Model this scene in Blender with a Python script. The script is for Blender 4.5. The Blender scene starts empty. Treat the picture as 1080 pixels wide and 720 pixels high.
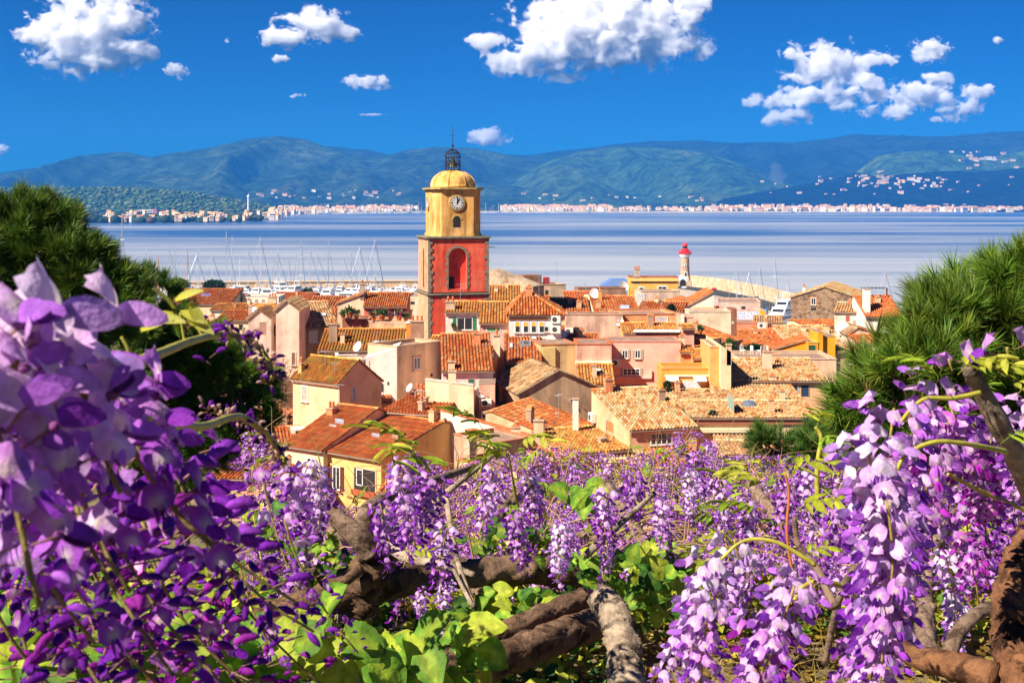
import bpy, math, random
import numpy as np
from mathutils import Vector, Matrix, noise
rnd = random.Random(7); rng = np.random.default_rng(7)
scene = bpy.context.scene; COL = scene.collection
# ------------------------------------------------------------------ camera, sky, sun, exposure
CZ, F, HY = 45.0, 1300.0, 214.0          # eye height above the sea, focal length in photo pixels, horizon row
cam_d = bpy.data.cameras.new('camera'); cam = bpy.data.objects.new('camera', cam_d); COL.objects.link(cam)
cam.location = (0, 0, CZ); cam.rotation_euler = (math.pi/2, 0, 0)
cam_d.sensor_width = 36.0; cam_d.lens = F/1080*36
cam_d.shift_y = -(360-HY)/1080; cam_d.clip_start = 0.05; cam_d.clip_end = 60000
cam_d.dof.use_dof = True; cam_d.dof.focus_distance = 14.0; cam_d.dof.aperture_fstop = cam_d.lens/1.3
scene.camera = cam
SUN_AZ = math.atan2(-0.80, -0.60); SUN_EL = math.radians(43)
sv = Vector((math.sin(SUN_AZ)*math.cos(SUN_EL), math.cos(SUN_AZ)*math.cos(SUN_EL), math.sin(SUN_EL)))
world = bpy.data.worlds.new('World'); scene.world = world; world.use_nodes = True
wt = world.node_tree; wt.nodes.clear()
wo = wt.nodes.new('ShaderNodeOutputWorld'); bg = wt.nodes.new('ShaderNodeBackground'); sky = wt.nodes.new('ShaderNodeTexSky')
sky.sky_type = 'NISHITA'; sky.sun_disc = False; sky.sun_elevation = SUN_EL; sky.sun_rotation = SUN_AZ
sky.altitude = 2500; sky.air_density = 1.0; sky.dust_density = 0.0; sky.ozone_density = 2.0
hs = wt.nodes.new('ShaderNodeHueSaturation'); hs.inputs['Saturation'].default_value = 1.45; hs.inputs['Value'].default_value = 1.0
tint = wt.nodes.new('ShaderNodeMix'); tint.data_type = 'RGBA'; tint.blend_type = 'MULTIPLY'; tint.inputs[0].default_value = 1.0
tint.inputs[7].default_value = (0.003, 0.145, 0.28, 1)
wt.links.new(sky.outputs[0], hs.inputs['Color']); wt.links.new(hs.outputs[0], tint.inputs[6])
wt.links.new(tint.outputs[2], bg.inputs[0]); bg.inputs[1].default_value = 0.11; wt.links.new(bg.outputs[0], wo.inputs[0])
sd = bpy.data.lights.new('sun', 'SUN'); so = bpy.data.objects.new('sun', sd); COL.objects.link(so)
sd.energy = 4.8; sd.angle = math.radians(0.55); sd.color = (1.0, 0.90, 0.77)
so.rotation_euler = sv.to_track_quat('Z', 'Y').to_euler()
scene.view_settings.view_transform = 'Standard'; scene.view_settings.look = 'None'
scene.view_settings.exposure = 1.12; scene.view_settings.gamma = 1.0; scene.view_settings.use_curve_mapping = False
scene.render.engine = 'CYCLES'
cy = scene.cycles; cy.max_bounces = 30; cy.diffuse_bounces = 3; cy.glossy_bounces = 2; cy.transmission_bounces = 3
cy.volume_bounces = 28; cy.transparent_max_bounces = 8; cy.caustics_reflective = False; cy.caustics_refractive = False
cy.use_denoising = True; cy.sample_clamp_indirect = 6.0

# ------------------------------------------------------------------ materials
MATS = {}
def N(t, kind, **kw):
    n = t.nodes.new(kind)
    for k, v in kw.items(): setattr(n, k, v)
    return n
def base(name, rough=0.8, spec=0.3):
    m = bpy.data.materials.new(name); m.use_nodes = True; t = m.node_tree
    b = t.nodes['Principled BSDF']; b.inputs['Roughness'].default_value = rough; b.inputs['Specular IOR Level'].default_value = spec
    return m, t, b
def mixc(t, fac, a, b_, mode='MIX'):
    x = N(t, 'ShaderNodeMix', data_type='RGBA', blend_type=mode)
    for sock, v in ((x.inputs[0], fac), (x.inputs[6], a), (x.inputs[7], b_)):
        if isinstance(v, bpy.types.NodeSocket): t.links.new(v, sock)
        elif isinstance(v, (int, float)): sock.default_value = v
        else: sock.default_value = (*v, 1) if len(v) == 3 else v
    return x.outputs[2]
def noise_n(t, scale, detail=4, rough=0.55, coord='Object', sc=None, seed=0):
    tc = N(t, 'ShaderNodeTexCoord'); mp = N(t, 'ShaderNodeMapping'); t.links.new(tc.outputs[coord], mp.inputs[0])
    if sc: mp.inputs['Scale'].default_value = sc
    mp.inputs['Location'].default_value = (seed*3.1, seed*1.7, seed)
    n = N(t, 'ShaderNodeTexNoise'); n.inputs['Scale'].default_value = scale; n.inputs['Detail'].default_value = detail
    n.inputs['Roughness'].default_value = rough; t.links.new(mp.outputs[0], n.inputs['Vector']); return n.outputs['Fac']
def ramp(t, fac, stops):
    r = N(t, 'ShaderNodeValToRGB'); e = r.color_ramp.elements
    while len(e) < len(stops): e.new(0.5)
    for q, (p, c) in zip(e, stops): q.position = p; q.color = (*c, 1) if len(c) == 3 else c
    t.links.new(fac, r.inputs[0]); return r.outputs[0]
def bump(t, b, h, strength=0.4, dist=0.02):
    n = N(t, 'ShaderNodeBump'); n.inputs['Strength'].default_value = strength; n.inputs['Distance'].default_value = dist
    t.links.new(h, n.inputs['Height']); t.links.new(n.outputs[0], b.inputs['Normal'])
def plaster(c, worn=0.5):
    key = ('pl', c, worn)
    if key in MATS: return MATS[key]
    m, t, b = base('plaster', 0.9, 0.15)
    n1 = noise_n(t, 0.55, 6, 0.65); n2 = noise_n(t, 1.2, 4, 0.6, sc=(1, 1, .12), seed=3)
    dark = tuple(x*(0.74-.16*worn) for x in c); light = tuple(min(.9, x*1.12+.03) for x in c)
    a = ramp(t, n1, [(.30, dark), (.48, c), (.70, light)])
    s = ramp(t, n2, [(.36, (1-.38*worn,)*3), (.60, (1, 1, 1))])
    a = mixc(t, 1.0, a, s, 'MULTIPLY')
    n3 = noise_n(t, 7, 3, .6, seed=5); a = mixc(t, ramp(t, n3, [(.6, (0, 0, 0)), (.75, (.35*worn,)*3)]), a, tuple(x*.55 for x in c))
    t.links.new(a, b.inputs['Base Color']); bump(t, b, noise_n(t, 9, 5), .5, .03)
    MATS[key] = m; return m
def stone(c1, c2, scale=1.6, mortar=(.5, .42, .32)):
    key = ('st', c1, c2, scale)
    if key in MATS: return MATS[key]
    m, t, b = base('stone_masonry', 0.9, 0.15)
    tc = N(t, 'ShaderNodeTexCoord'); mp = N(t, 'ShaderNodeMapping'); mp.inputs['Scale'].default_value = (1, 1, 1.5); t.links.new(tc.outputs['Object'], mp.inputs[0])
    nz = N(t, 'ShaderNodeTexNoise'); nz.inputs['Scale'].default_value = 2; t.links.new(mp.outputs[0], nz.inputs['Vector'])
    vm = mixc(t, .12, mp.outputs[0], nz.outputs['Color'])
    v = N(t, 'ShaderNodeTexVoronoi'); v.inputs['Scale'].default_value = scale; t.links.new(vm, v.inputs['Vector'])
    ve = N(t, 'ShaderNodeTexVoronoi', feature='DISTANCE_TO_EDGE'); ve.inputs['Scale'].default_value = scale; t.links.new(vm, ve.inputs['Vector'])
    sep = N(t, 'ShaderNodeSeparateColor'); t.links.new(v.outputs['Color'], sep.inputs[0])
    col = ramp(t, sep.outputs[0], [(0, c1), (.5, tuple((x+y)/2 for x, y in zip(c1, c2))), (1, c2)])
    col = mixc(t, ramp(t, ve.outputs['Distance'], [(.0, (1, 1, 1)), (.09, (0, 0, 0))]), col, mortar)
    n1 = noise_n(t, .5, 5); col = mixc(t, 1.0, col, ramp(t, n1, [(.3, (.6, .6, .6)), (.6, (1.1, 1.1, 1.1))]), 'MULTIPLY')
    t.links.new(col, b.inputs['Base Color']); bump(t, b, ve.outputs['Distance'], .8, .08)
    MATS[key] = m; return m
def plain(c, rough=0.6, spec=0.4, metal=0.0, var=0.15, emit=None, scale=6, name='paint'):
    key = ('p', c, rough, metal, var, scale)
    if key in MATS: return MATS[key]
    m, t, b = base(name, rough, spec); b.inputs['Metallic'].default_value = metal
    if var:
        n = noise_n(t, scale, 5, .6); col = mixc(t, 1.0, c, ramp(t, n, [(.25, (1-var*2,)*3), (.7, (1+var*.6,)*3)]), 'MULTIPLY')
        t.links.new(col, b.inputs['Base Color'])
    else: b.inputs['Base Color'].default_value = (*c, 1)
    MATS[key] = m; return m
def attr_mat(name, rough=.85, spec=.2, var=.2, scale=8, trans=0.0, bmp=0.0, sheen=0.0):
    key = ('a', name)
    if key in MATS: return MATS[key]
    m, t, b = base(name, rough, spec); at = N(t, 'ShaderNodeAttribute', attribute_name='tone')
    col = at.outputs['Color']
    if var:
        n = noise_n(t, scale, 4, .6); col = mixc(t, 1.0, col, ramp(t, n, [(.3, (1-var*1.6,)*3), (.68, (1+var,)*3)]), 'MULTIPLY')
    t.links.new(col, b.inputs['Base Color'])
    if bmp: bump(t, b, noise_n(t, scale*2, 4), bmp, .01)
    if trans:
        tr = N(t, 'ShaderNodeBsdfTranslucent'); t.links.new(col, tr.inputs[0]); mx = N(t, 'ShaderNodeMixShader'); mx.inputs[0].default_value = trans
        out = [n for n in t.nodes if n.type == 'OUTPUT_MATERIAL'][0]
        t.links.new(b.outputs[0], mx.inputs[1]); t.links.new(tr.outputs[0], mx.inputs[2]); t.links.new(mx.outputs[0], out.inputs[0])
    MATS[key] = m; return m
def bark(c1, c2, scale=22):
    key = ('bark', c1, c2, scale)
    if key in MATS: return MATS[key]
    m, t, b = base('bark', .9, .15); n1 = noise_n(t, scale, 8, .7, sc=(1, 1, 1)); n2 = noise_n(t, scale*.22, 4, .6, seed=4)
    n4 = noise_n(t, scale*1.1, 5, .6, sc=(.22, .8, .6), seed=8)
    c = ramp(t, n1, [(.32, c1), (.62, c2)]); c = mixc(t, ramp(t, n4, [(.40, (.85,)*3), (.47, (0, 0, 0))]), c, tuple(x*.4 for x in c1))
    c = mixc(t, ramp(t, n2, [(.5, (0, 0, 0)), (.66, (.5, .5, .5))]), c, tuple(min(.8, x*1.6+.04) for x in c2))
    t.links.new(c, b.inputs['Base Color'])
    ad = N(t, 'ShaderNodeMath', operation='ADD'); t.links.new(n1, ad.inputs[0]); t.links.new(n4, ad.inputs[1])
    bump(t, b, ad.outputs[0], 1.0, .012); MATS[key] = m; return m

# ------------------------------------------------------------------ mesh builder
class MB:
    def __init__(s): s.V = []; s.L = []; s.T = []; s.C = []; s.n = 0
    def raw(s, V, loops, totals, col=(.5, .5, .5)):
        V = np.asarray(V, float).reshape(-1, 3); loops = np.asarray(loops, np.int64); totals = np.asarray(totals, np.int64)
        c = np.asarray(col, float)
        if c.ndim == 1: c = np.tile(c, (len(totals), 1))
        s.V.append(V); s.L.append(loops+s.n); s.T.append(totals); s.C.append(c); s.n += len(V); return s
    def faces(s, V, faces, col=(.5, .5, .5)):
        return s.raw(V, [i for f in faces for i in f], [len(f) for f in faces], col)
    def box(s, x0, y0, z0, x1, y1, z1, col=(.5, .5, .5), M=None):
        V = np.array([(x, y, z) for z in (z0, z1) for x, y in ((x0, y0), (x1, y0), (x1, y1), (x0, y1))], float)
        if M is not None: V = V @ np.array(M.to_3x3()).T + np.array(M.translation)
        return s.faces(V, [(3, 2, 1, 0), (4, 5, 6, 7), (0, 1, 5, 4), (1, 2, 6, 5), (2, 3, 7, 6), (3, 0, 4, 7)], col)
    def tube(s, pts, radii, n=8, col=(.5, .5, .5), jitter=0.0, cap=True, ridges=0.0, twist=.22):
        P = [Vector(p) for p in pts]; k = len(P); V = []; prev = None
        if isinstance(radii, (int, float)): radii = [radii]*k
        for i in range(k):
            d = (P[min(i+1, k-1)]-P[max(i-1, 0)]).normalized()
            if prev is None:
                a = Vector((0, 0, 1)) if abs(d.z) < .9 else Vector((1, 0, 0)); prev = d.cross(a).normalized()
            prev = (prev-d*prev.dot(d)).normalized(); q = d.cross(prev)
            for j in range(n):
                th = 2*math.pi*j/n; r = radii[i]*(1+(rnd.uniform(-jitter, jitter) if jitter else 0)+(ridges*(noise.noise((math.cos(th+i*twist)*2.6, math.sin(th+i*twist)*2.6, i*.16))+.5*noise.noise((math.cos(th+i*twist)*7, math.sin(th+i*twist)*7, i*.3))) if ridges else 0))
                V.append(P[i]+(prev*math.cos(th)+q*math.sin(th))*r)
        Fs = [(i*n+j, i*n+(j+1) % n, (i+1)*n+(j+1) % n, (i+1)*n+j) for i in range(k-1) for j in range(n)]
        if cap: Fs += [tuple(range(n-1, -1, -1)), tuple((k-1)*n+j for j in range(n))]
        return s.faces(np.array([tuple(v) for v in V]), Fs, col)
    def cyl(s, x, y, z0, z1, r0, r1=None, n=16, col=(.5, .5, .5)):
        return s.tube([(x, y, z0), (x, y, z1)], [r0, r0 if r1 is None else r1], n, col)
    def lathe(s, prof, n=24, col=(.5, .5, .5), c=(0, 0)):
        V = [(c[0]+r*math.cos(2*math.pi*j/n), c[1]+r*math.sin(2*math.pi*j/n), z) for r, z in prof for j in range(n)]
        k = len(prof)
        return s.faces(V, [(i*n+j, i*n+(j+1) % n, (i+1)*n+(j+1) % n, (i+1)*n+j) for i in range(k-1) for j in range(n)]+[tuple(range(n-1, -1, -1)), tuple((k-1)*n+j for j in range(n))], col)
    def prism(s, poly, axis, a, b, col=(.5, .5, .5)):
        # poly: 2D outline; axis 'x': (y,z) swept in x; 'y': (x,z) swept in y; 'z': (x,y) swept in z
        k = len(poly); mk = {'x': lambda p, t: (t, p[0], p[1]), 'y': lambda p, t: (p[0], t, p[1]), 'z': lambda p, t: (p[0], p[1], t)}[axis]
        V = [mk(p, a) for p in poly]+[mk(p, b) for p in poly]
        return s.faces(V, [tuple(range(k)), tuple(range(2*k-1, k-1, -1))]+[(i, i+k, (i+1) % k+k, (i+1) % k) for i in range(k)], col)
    def inst(s, tpl, mats, cols=None, jit=0.0):
        # tpl = (V, loops, totals, C); mats = (n,3,4); cols = (n,3) multipliers
        V, Lp, Tt, C = tpl; M = np.asarray(mats, float); n = len(M)
        if n == 0: return s
        W_ = np.einsum('nij,kj->nki', M[:, :, :3], V)+M[:, None, :, 3]
        Ls = (np.asarray(Lp)[None]+(np.arange(n)*len(V))[:, None]).ravel()
        Cs = np.tile(C[None], (n, 1, 1))
        if cols is not None: Cs = Cs*np.asarray(cols)[:, None, :]
        return s.raw(W_.reshape(-1, 3), Ls, np.tile(Tt, n), Cs.reshape(-1, 3))
    def tpl(s):
        return (np.concatenate(s.V), np.concatenate(s.L), np.concatenate(s.T), np.concatenate(s.C))
    def build(s, name, mat, parent=None, smooth=False, fix=False):
        me = bpy.data.meshes.new(name); V, L, T, C = s.tpl()
        me.vertices.add(len(V)); me.vertices.foreach_set('co', V.ravel())
        me.loops.add(len(L)); me.loops.foreach_set('vertex_index', L)
        me.polygons.add(len(T)); me.polygons.foreach_set('loop_start', np.concatenate([[0], np.cumsum(T)[:-1]]))
        me.polygons.foreach_set('loop_total', T)
        me.polygons.foreach_set('use_smooth', np.full(len(T), bool(smooth)))
        if smooth:
            Cl = np.repeat(C, T, axis=0); A = np.zeros((len(V), 3)); np.add.at(A, L, Cl); A /= np.maximum(np.bincount(L, minlength=len(V)), 1)[:, None]
            a = me.attributes.new('tone', 'FLOAT_COLOR', 'POINT'); a.data.foreach_set('color', np.c_[A, np.ones(len(A))].ravel())
        else:
            a = me.attributes.new('tone', 'FLOAT_COLOR', 'FACE'); a.data.foreach_set('color', np.c_[C, np.ones(len(C))].ravel())
        me.update(calc_edges=True); me.validate(); me.materials.append(mat)
        if fix:
            import bmesh
            bm = bmesh.new(); bm.from_mesh(me); bmesh.ops.recalc_face_normals(bm, faces=bm.faces); bm.to_mesh(me); bm.free()
        o = bpy.data.objects.new(name, me); COL.objects.link(o)
        if parent is not None: o.parent = parent
        return o
def tag(o, label=None, cat=None, group=None, kind=None):
    for k, v in (('label', label), ('category', cat), ('group', group), ('kind', kind)):
        if v: o[k] = v
    return o
def thing(name, label, cat, loc=(0, 0, 0), rz=0.0, group=None):
    o = bpy.data.objects.new(name, None); COL.objects.link(o); o.location = loc; o.rotation_euler = (0, 0, rz)
    o.empty_display_size = .5
    return tag(o, label, cat, group)
KIDS = {}
def copy_tree(o, loc=None, rz=None, scale=None, label=None, group=None):
    r = o.copy(); COL.objects.link(r)
    if loc is not None: r.location = loc
    if rz is not None: r.rotation_euler = (0, 0, rz)
    if scale is not None: r.scale = scale if hasattr(scale, '__len__') else (scale,)*3
    if label: r['label'] = label
    if group: r['group'] = group
    def rec(src, dst):
        for ch in list(src.children):
            c = ch.copy(); COL.objects.link(c); c.parent = dst; rec(ch, c)
    rec(o, r); return r
def W(px, py, Y): return Vector(((px-540)/F*Y, Y, CZ-(py-HY)/F*Y))
def lerp(a, b, t): return a+(b-a)*t
def sm(t): t = max(0., min(1., t)); return t*t*(3-2*t)
def ground_z(x, y):
    if y < 5.4: z = 43.45-.02*y
    elif y < 60: z = 43.34-22.34*(1-(1-(y-5.4)/54.6)**2.2)
    elif y < 200: z = lerp(21, 16.5, (y-60)/140)
    elif y < 500: z = lerp(16.5, 1.7, (y-200)/300)
    else: z = 1.7
    return z
# ================================================================== THE SETTING
def interp(xs, ys, x): return float(np.interp(x, xs, ys))
# ---- sea
def sea():
    m, t, b = base('sea_water', .30, .35)
    tc = N(t, 'ShaderNodeTexCoord'); mp = N(t, 'ShaderNodeMapping'); mp.inputs['Scale'].default_value = (.00065, .0030, 1); t.links.new(tc.outputs['Object'], mp.inputs[0])
    n = N(t, 'ShaderNodeTexNoise'); n.inputs['Scale'].default_value = 1.0; n.inputs['Detail'].default_value = 4; n.inputs['Roughness'].default_value = .62; n.inputs['Distortion'].default_value = .6
    t.links.new(mp.outputs[0], n.inputs['Vector'])
    slick = ramp(t, n.outputs['Fac'], [(.42, (0, 0, 0)), (.56, (.55,)*3), (.70, (1, 1, 1))])
    # broad band before the harbour: calm water's silvery sheen put into the colour
    sp = N(t, 'ShaderNodeSeparateXYZ'); t.links.new(tc.outputs['Object'], sp.inputs[0])
    mr = N(t, 'ShaderNodeMapRange'); mr.inputs['From Min'].default_value = 1500; mr.inputs['From Max'].default_value = 650; t.links.new(sp.outputs[1], mr.inputs['Value'])
    k = N(t, 'ShaderNodeMath', operation='MULTIPLY_ADD'); t.links.new(mr.outputs[0], k.inputs[0]); k.inputs[1].default_value = .62; t.links.new(slick, k.inputs[2]); k.use_clamp = True
    sub = N(t, 'ShaderNodeMath', operation='MULTIPLY'); t.links.new(k.outputs[0], sub.inputs[0]); sub.inputs[1].default_value = .85
    col = mixc(t, sub.outputs[0], (.045, .115, .25), (.56, .56, .50))
    t.links.new(col, b.inputs['Base Color'])
    n2 = N(t, 'ShaderNodeTexNoise'); n2.inputs['Scale'].default_value = .35; n2.inputs['Detail'].default_value = 6; t.links.new(tc.outputs['Object'], n2.inputs['Vector'])
    bump(t, b, n2.outputs['Fac'], .55, .5)
    mb = MB(); xs = np.linspace(-9000, 9000, 19); ys = np.linspace(380, 8200, 24)
    V = [(x, y, 0) for y in ys for x in xs]; k_ = len(xs)
    mb.faces(V, [(j*k_+i, j*k_+i+1, (j+1)*k_+i+1, (j+1)*k_+i) for j in range(len(ys)-1) for i in range(k_-1)])
    tag(mb.build('sea', m), kind='structure')
sea()
# ---- ground from the hill to the quay
def ground():
    m, t, b = base('ground', .95, .1)
    n = noise_n(t, .8, 8, .65); c = ramp(t, n, [(.3, (.10, .075, .04)), (.5, (.22, .16, .09)), (.7, (.32, .26, .17))])
    n2 = noise_n(t, .05, 4, .5, seed=2); c = mixc(t, ramp(t, n2, [(.45, (0, 0, 0)), (.6, (.7,)*3)]), c, (.10, .12, .035))
    t.links.new(c, b.inputs['Base Color']); bump(t, b, noise_n(t, 14, 6), .8, .05)
    ys = np.concatenate([np.linspace(-4, 9, 40), np.linspace(9.6, 70, 50), np.linspace(73, 522, 90)])
    mb = MB(); V = []; nx = 61
    for y in ys:
        w = 12+abs(y)*1.15
        for i in range(nx):
            x = (i/(nx-1)*2-1)*w; z = ground_z(x, y)
            if y < 60: z += .05*noise.noise((x*1.3, y*1.3, 0))*min(1, 60/60)+(-.6*abs(noise.noise((x*.12, y*.12, 4))) if y > 9 else 0)
            if y > 395 and x > 74: z = -3
            V.append((x, y, z))
    mb.faces(V, [(j*nx+i, j*nx+i+1, (j+1)*nx+i+1, (j+1)*nx+i) for j in range(len(ys)-1) for i in range(nx-1)])
    tag(mb.build('ground', m, smooth=True), kind='structure')
ground()
# ---- far land: ridges of mountains, each a real range with spurs
def forest_mat(name, a, b_, c_, scale, bare=None, dots=None):
    m, t, b = base(name, 1.0, 0.0)
    n = noise_n(t, scale, 10, .68); col = ramp(t, n, [(.36, a), (.52, b_), (.68, c_)])
    if bare:
        n2 = noise_n(t, scale*.6, 7, .7, seed=7, sc=(1, 1, .5)); col = mixc(t, ramp(t, n2, [(.66, (0, 0, 0)), (.72, (.8,)*3)]), col, bare)
    if dots:
        tc = N(t, 'ShaderNodeTexCoord'); v = N(t, 'ShaderNodeTexVoronoi'); v.inputs['Scale'].default_value = dots; t.links.new(tc.outputs['Object'], v.inputs['Vector'])
        col = mixc(t, ramp(t, v.outputs['Distance'], [(.25, (0, 0, 0)), (.6, (.9,)*3)]), col, tuple(x*.35 for x in a))
        bump(t, b, v.outputs['Distance'], -1.0, 14)
    nb = noise_n(t, scale*5, 12, .72, seed=3); col = mixc(t, 1.0, col, ramp(t, nb, [(.40, (.30,)*3), (.60, (1.35,)*3)]), 'MULTIPLY')
    if not dots: bump(t, b, nb, 1.0, 90)
    t.links.new(col, b.inputs['Base Color']); return m
def ridge(name, sky_pts, Yc, Yf, Yb, mat, amp=.34, seed=0, nx=560, ny=80, x_ext=None, wl=900, dz=0):
    xs_p = [p[0] for p in sky_pts]; ys_p = [p[1] for p in sky_pts]
    x0, x1 = xs_p[0], xs_p[-1]; V = []; mb = MB()
    for j in range(ny):
        t = j/(ny-1); Y = Yf+(Yb-Yf)*t; tc = (Yc-Yf)/(Yb-Yf)
        prof = sm(t/tc)**.85 if t < tc else sm((1-t)/(1-tc))
        for i in range(nx):
            px = x0+(x1-x0)*i/(nx-1); X = (px-540)/F*Yc*(1+.0*t)
            H = max(0, CZ+(HY-interp(xs_p, ys_p, px))/F*Yc)
            wx = X+260*noise.noise((X/1500, Y/1100, seed+3)); q = .62*(1-abs(noise.noise((wx/(wl*.62)+seed*9.1, Y/3600, seed)))*2.2)+.38*noise.ridged_multi_fractal((wx/420+seed, Y/900, seed), 1.0, 2.1, 4, .9, 2.0)/2.2
            sp = abs(t-tc)/max(tc, .3)
            k = min(1, sp*3.2)
            z = H*prof*(1-amp*1.9*k*(1-min(1, q))) + (H*.05+3)*noise.fractal((X/170, Y/170, seed), 1.0, 2.0, 4)*min(1, .25+k)
            V.append((X, Y, max(z*(1 if t < 1 else 0), -4)+(0 if prof > 0 else -5)))
    mb.faces(V, [(j*nx+i, j*nx+i+1, (j+1)*nx+i+1, (j+1)*nx+i) for j in range(ny-1) for i in range(nx-1)])
    return tag(mb.build(name, mat, smooth=True), kind='structure')
MT = forest_mat('mountain_forest', (.030, .060, .030), (.060, .110, .040), (.13, .17, .06), .0016, bare=(.30, .24, .17))
MTd = forest_mat('shaded_range_forest', (.012, .030, .030), (.025, .050, .040), (.045, .07, .05), .0016)  # darker copy of the forest colours, the range's shade put into them
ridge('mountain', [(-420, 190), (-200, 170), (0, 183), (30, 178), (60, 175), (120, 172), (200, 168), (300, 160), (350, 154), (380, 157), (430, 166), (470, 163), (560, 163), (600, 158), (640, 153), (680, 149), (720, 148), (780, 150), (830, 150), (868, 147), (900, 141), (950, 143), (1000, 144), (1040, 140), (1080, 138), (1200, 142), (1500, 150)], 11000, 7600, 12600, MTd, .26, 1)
ridge('mountain', [(-420, 176), (-200, 170), (-60, 180), (0, 184), (40, 180), (70, 172), (95, 163), (130, 160), (160, 165), (205, 158), (225, 155), (260, 147), (295, 143), (325, 148), (350, 157), (400, 166), (430, 158), (460, 155), (500, 156), (530, 162), (570, 172), (620, 186), (680, 205)], 9600, 6300, 10800, MT, .42, 2)
ridge('mountain', [(500, 214), (530, 190), (570, 172), (610, 160), (650, 155), (700, 156), (740, 160), (770, 170), (800, 182), (850, 200), (900, 212)], 9200, 6400, 10200, forest_mat('green_range_forest', (.04, .10, .04), (.08, .16, .05), (.16, .22, .08), .002, bare=(.26, .2, .14)), .40, 3, nx=260)
ridge('mountain', [(880, 212), (905, 180), (925, 164), (950, 159), (980, 158), (1010, 162), (1040, 166), (1080, 158), (1160, 160), (1400, 172)], 8600, 6600, 9600, forest_mat('green_range_forest', (.04, .10, .04), (.08, .17, .05), (.16, .22, .08), .002), .3, 4, nx=240)
ridge('hill', [(90, 214), (160, 204), (240, 196), (310, 186), (360, 178), (420, 182), (480, 190), (540, 196), (600, 202), (680, 210), (740, 214)], 8200, 6200, 9000, forest_mat('foothill_forest', (.03, .07, .035), (.06, .11, .045), (.15, .17, .08), .0026, bare=(.30, .24, .16)), .5, 5, nx=300)
NAVY = ridge('hill', [(700, 216), (760, 210), (800, 203), (840, 196), (880, 188), (905, 182), (925, 186), (950, 184), (990, 180), (1030, 181), (1080, 177), (1150, 176), (1400, 182)], 7200, 6050, 8000, forest_mat('shaded_hill_forest', (.008, .018, .035), (.014, .028, .045), (.03, .05, .05), .004), .3, 6, nx=260)  # navy forest colours carry the hill's shade
PHILL = ridge('hill', [(-500, 198), (-200, 194), (0, 199), (40, 197), (80, 198), (120, 199), (160, 200), (200, 204), (235, 209), (262, 214), (285, 219), (305, 223)], 4700, 3900, 5200, forest_mat('pine_hill', (.05, .11, .04), (.09, .17, .05), (.20, .22, .09), .01, dots=.028), .3, 7, nx=300)
# ---- umbrella pines standing all over the near left hill
ICO0 = None
def hill_pines():
    import bmesh
    bm = bmesh.new(); bmesh.ops.create_icosphere(bm, subdivisions=1, radius=1.0); V = np.array([tuple(v.co) for v in bm.verts]); Fc = [[v.index for v in f.verts] for f in bm.faces]; bm.free()
    tp = (V, np.array([i for f in Fc for i in f]), np.array([3]*len(Fc)), np.ones((len(Fc), 3)))
    vs = [v.co for v in PHILL.data.vertices if v.co.z > 14 and v.co.y < 4780]; gg = np.random.default_rng(8); Ms = []; Cs = []
    for i in range(9000):
        v = vs[gg.integers(len(vs))]; s = gg.uniform(3.5, 9); M = np.zeros((3, 4)); M[0, 0] = s*gg.uniform(1, 1.5); M[1, 1] = s; M[2, 2] = s*gg.uniform(.5, .8); M[:, 3] = (v.x+gg.normal(0, 14), v.y+gg.normal(0, 9), v.z+s*.35); Ms.append(M); Cs.append((np.array((.075, .13, .04)) if gg.random() < .8 else np.array((.15, .16, .07)))*gg.uniform(.45, 1.5))
    mb = MB(); mb.inst(tp, Ms, Cs); tag(mb.build('pine_woods', attr_mat('hill_crowns', 1, 0, .3, .3), smooth=True), 'dotted umbrella pine woods on the low left hill', 'woods', kind='stuff')
hill_pines()
# ---- the low shore of the gulf
def shore():
    m, t, b = base('shore_land', .95, .1)
    n = noise_n(t, .006, 8, .7); col = ramp(t, n, [(.35, (.05, .09, .04)), (.5, (.16, .15, .07)), (.65, (.34, .26, .16))])
    t.links.new(col, b.inputs['Base Color'])
    mb = MB(); pts = [(-500, 236), (-200, 236), (60, 234.5), (110, 233), (150, 231), (215, 229), (270, 227), (330, 225.5), (430, 224.5), (640, 224), (760, 224.2), (900, 223.8), (1080, 223.6), (1400, 223.6), (1900, 223.5)]
    fr = []; sand = MB()
    for x, y in pts:
        Y = CZ*F/(y-HY); fr.append(((x-540)/F*Y, Y))
    xs = np.linspace(fr[0][0], fr[-1][0], 240); Yf = [interp([p[0] for p in fr], [p[1] for p in fr], x)+18*noise.noise((x/160, 3, 0)) for x in xs]
    V = []; n_ = len(xs)
    for x, y in zip(xs, Yf): V += [(x, y, -.5), (x, y+12, 1.6), (x, y+60, 4.5), (x, y+160, 9), (x*1.15, 9500, 16)]
    mb.faces(V, [(i*5+j, (i+1)*5+j, (i+1)*5+j+1, i*5+j+1) for i in range(n_-1) for j in (2, 3)])
    tag(mb.build('shore', m, smooth=True), kind='structure')
    sand.faces(V, [(i*5+j, (i+1)*5+j, (i+1)*5+j+1, i*5+j+1) for i in range(n_-1) for j in (0, 1)])
    tag(sand.build('beach', plain((.62, .50, .33), .9, .1, name='sand', scale=.05)), kind='structure')
    return fr
SHORE = shore()
def shore_y(x): return interp([p[0] for p in SHORE], [p[1] for p in SHORE], x)

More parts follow.
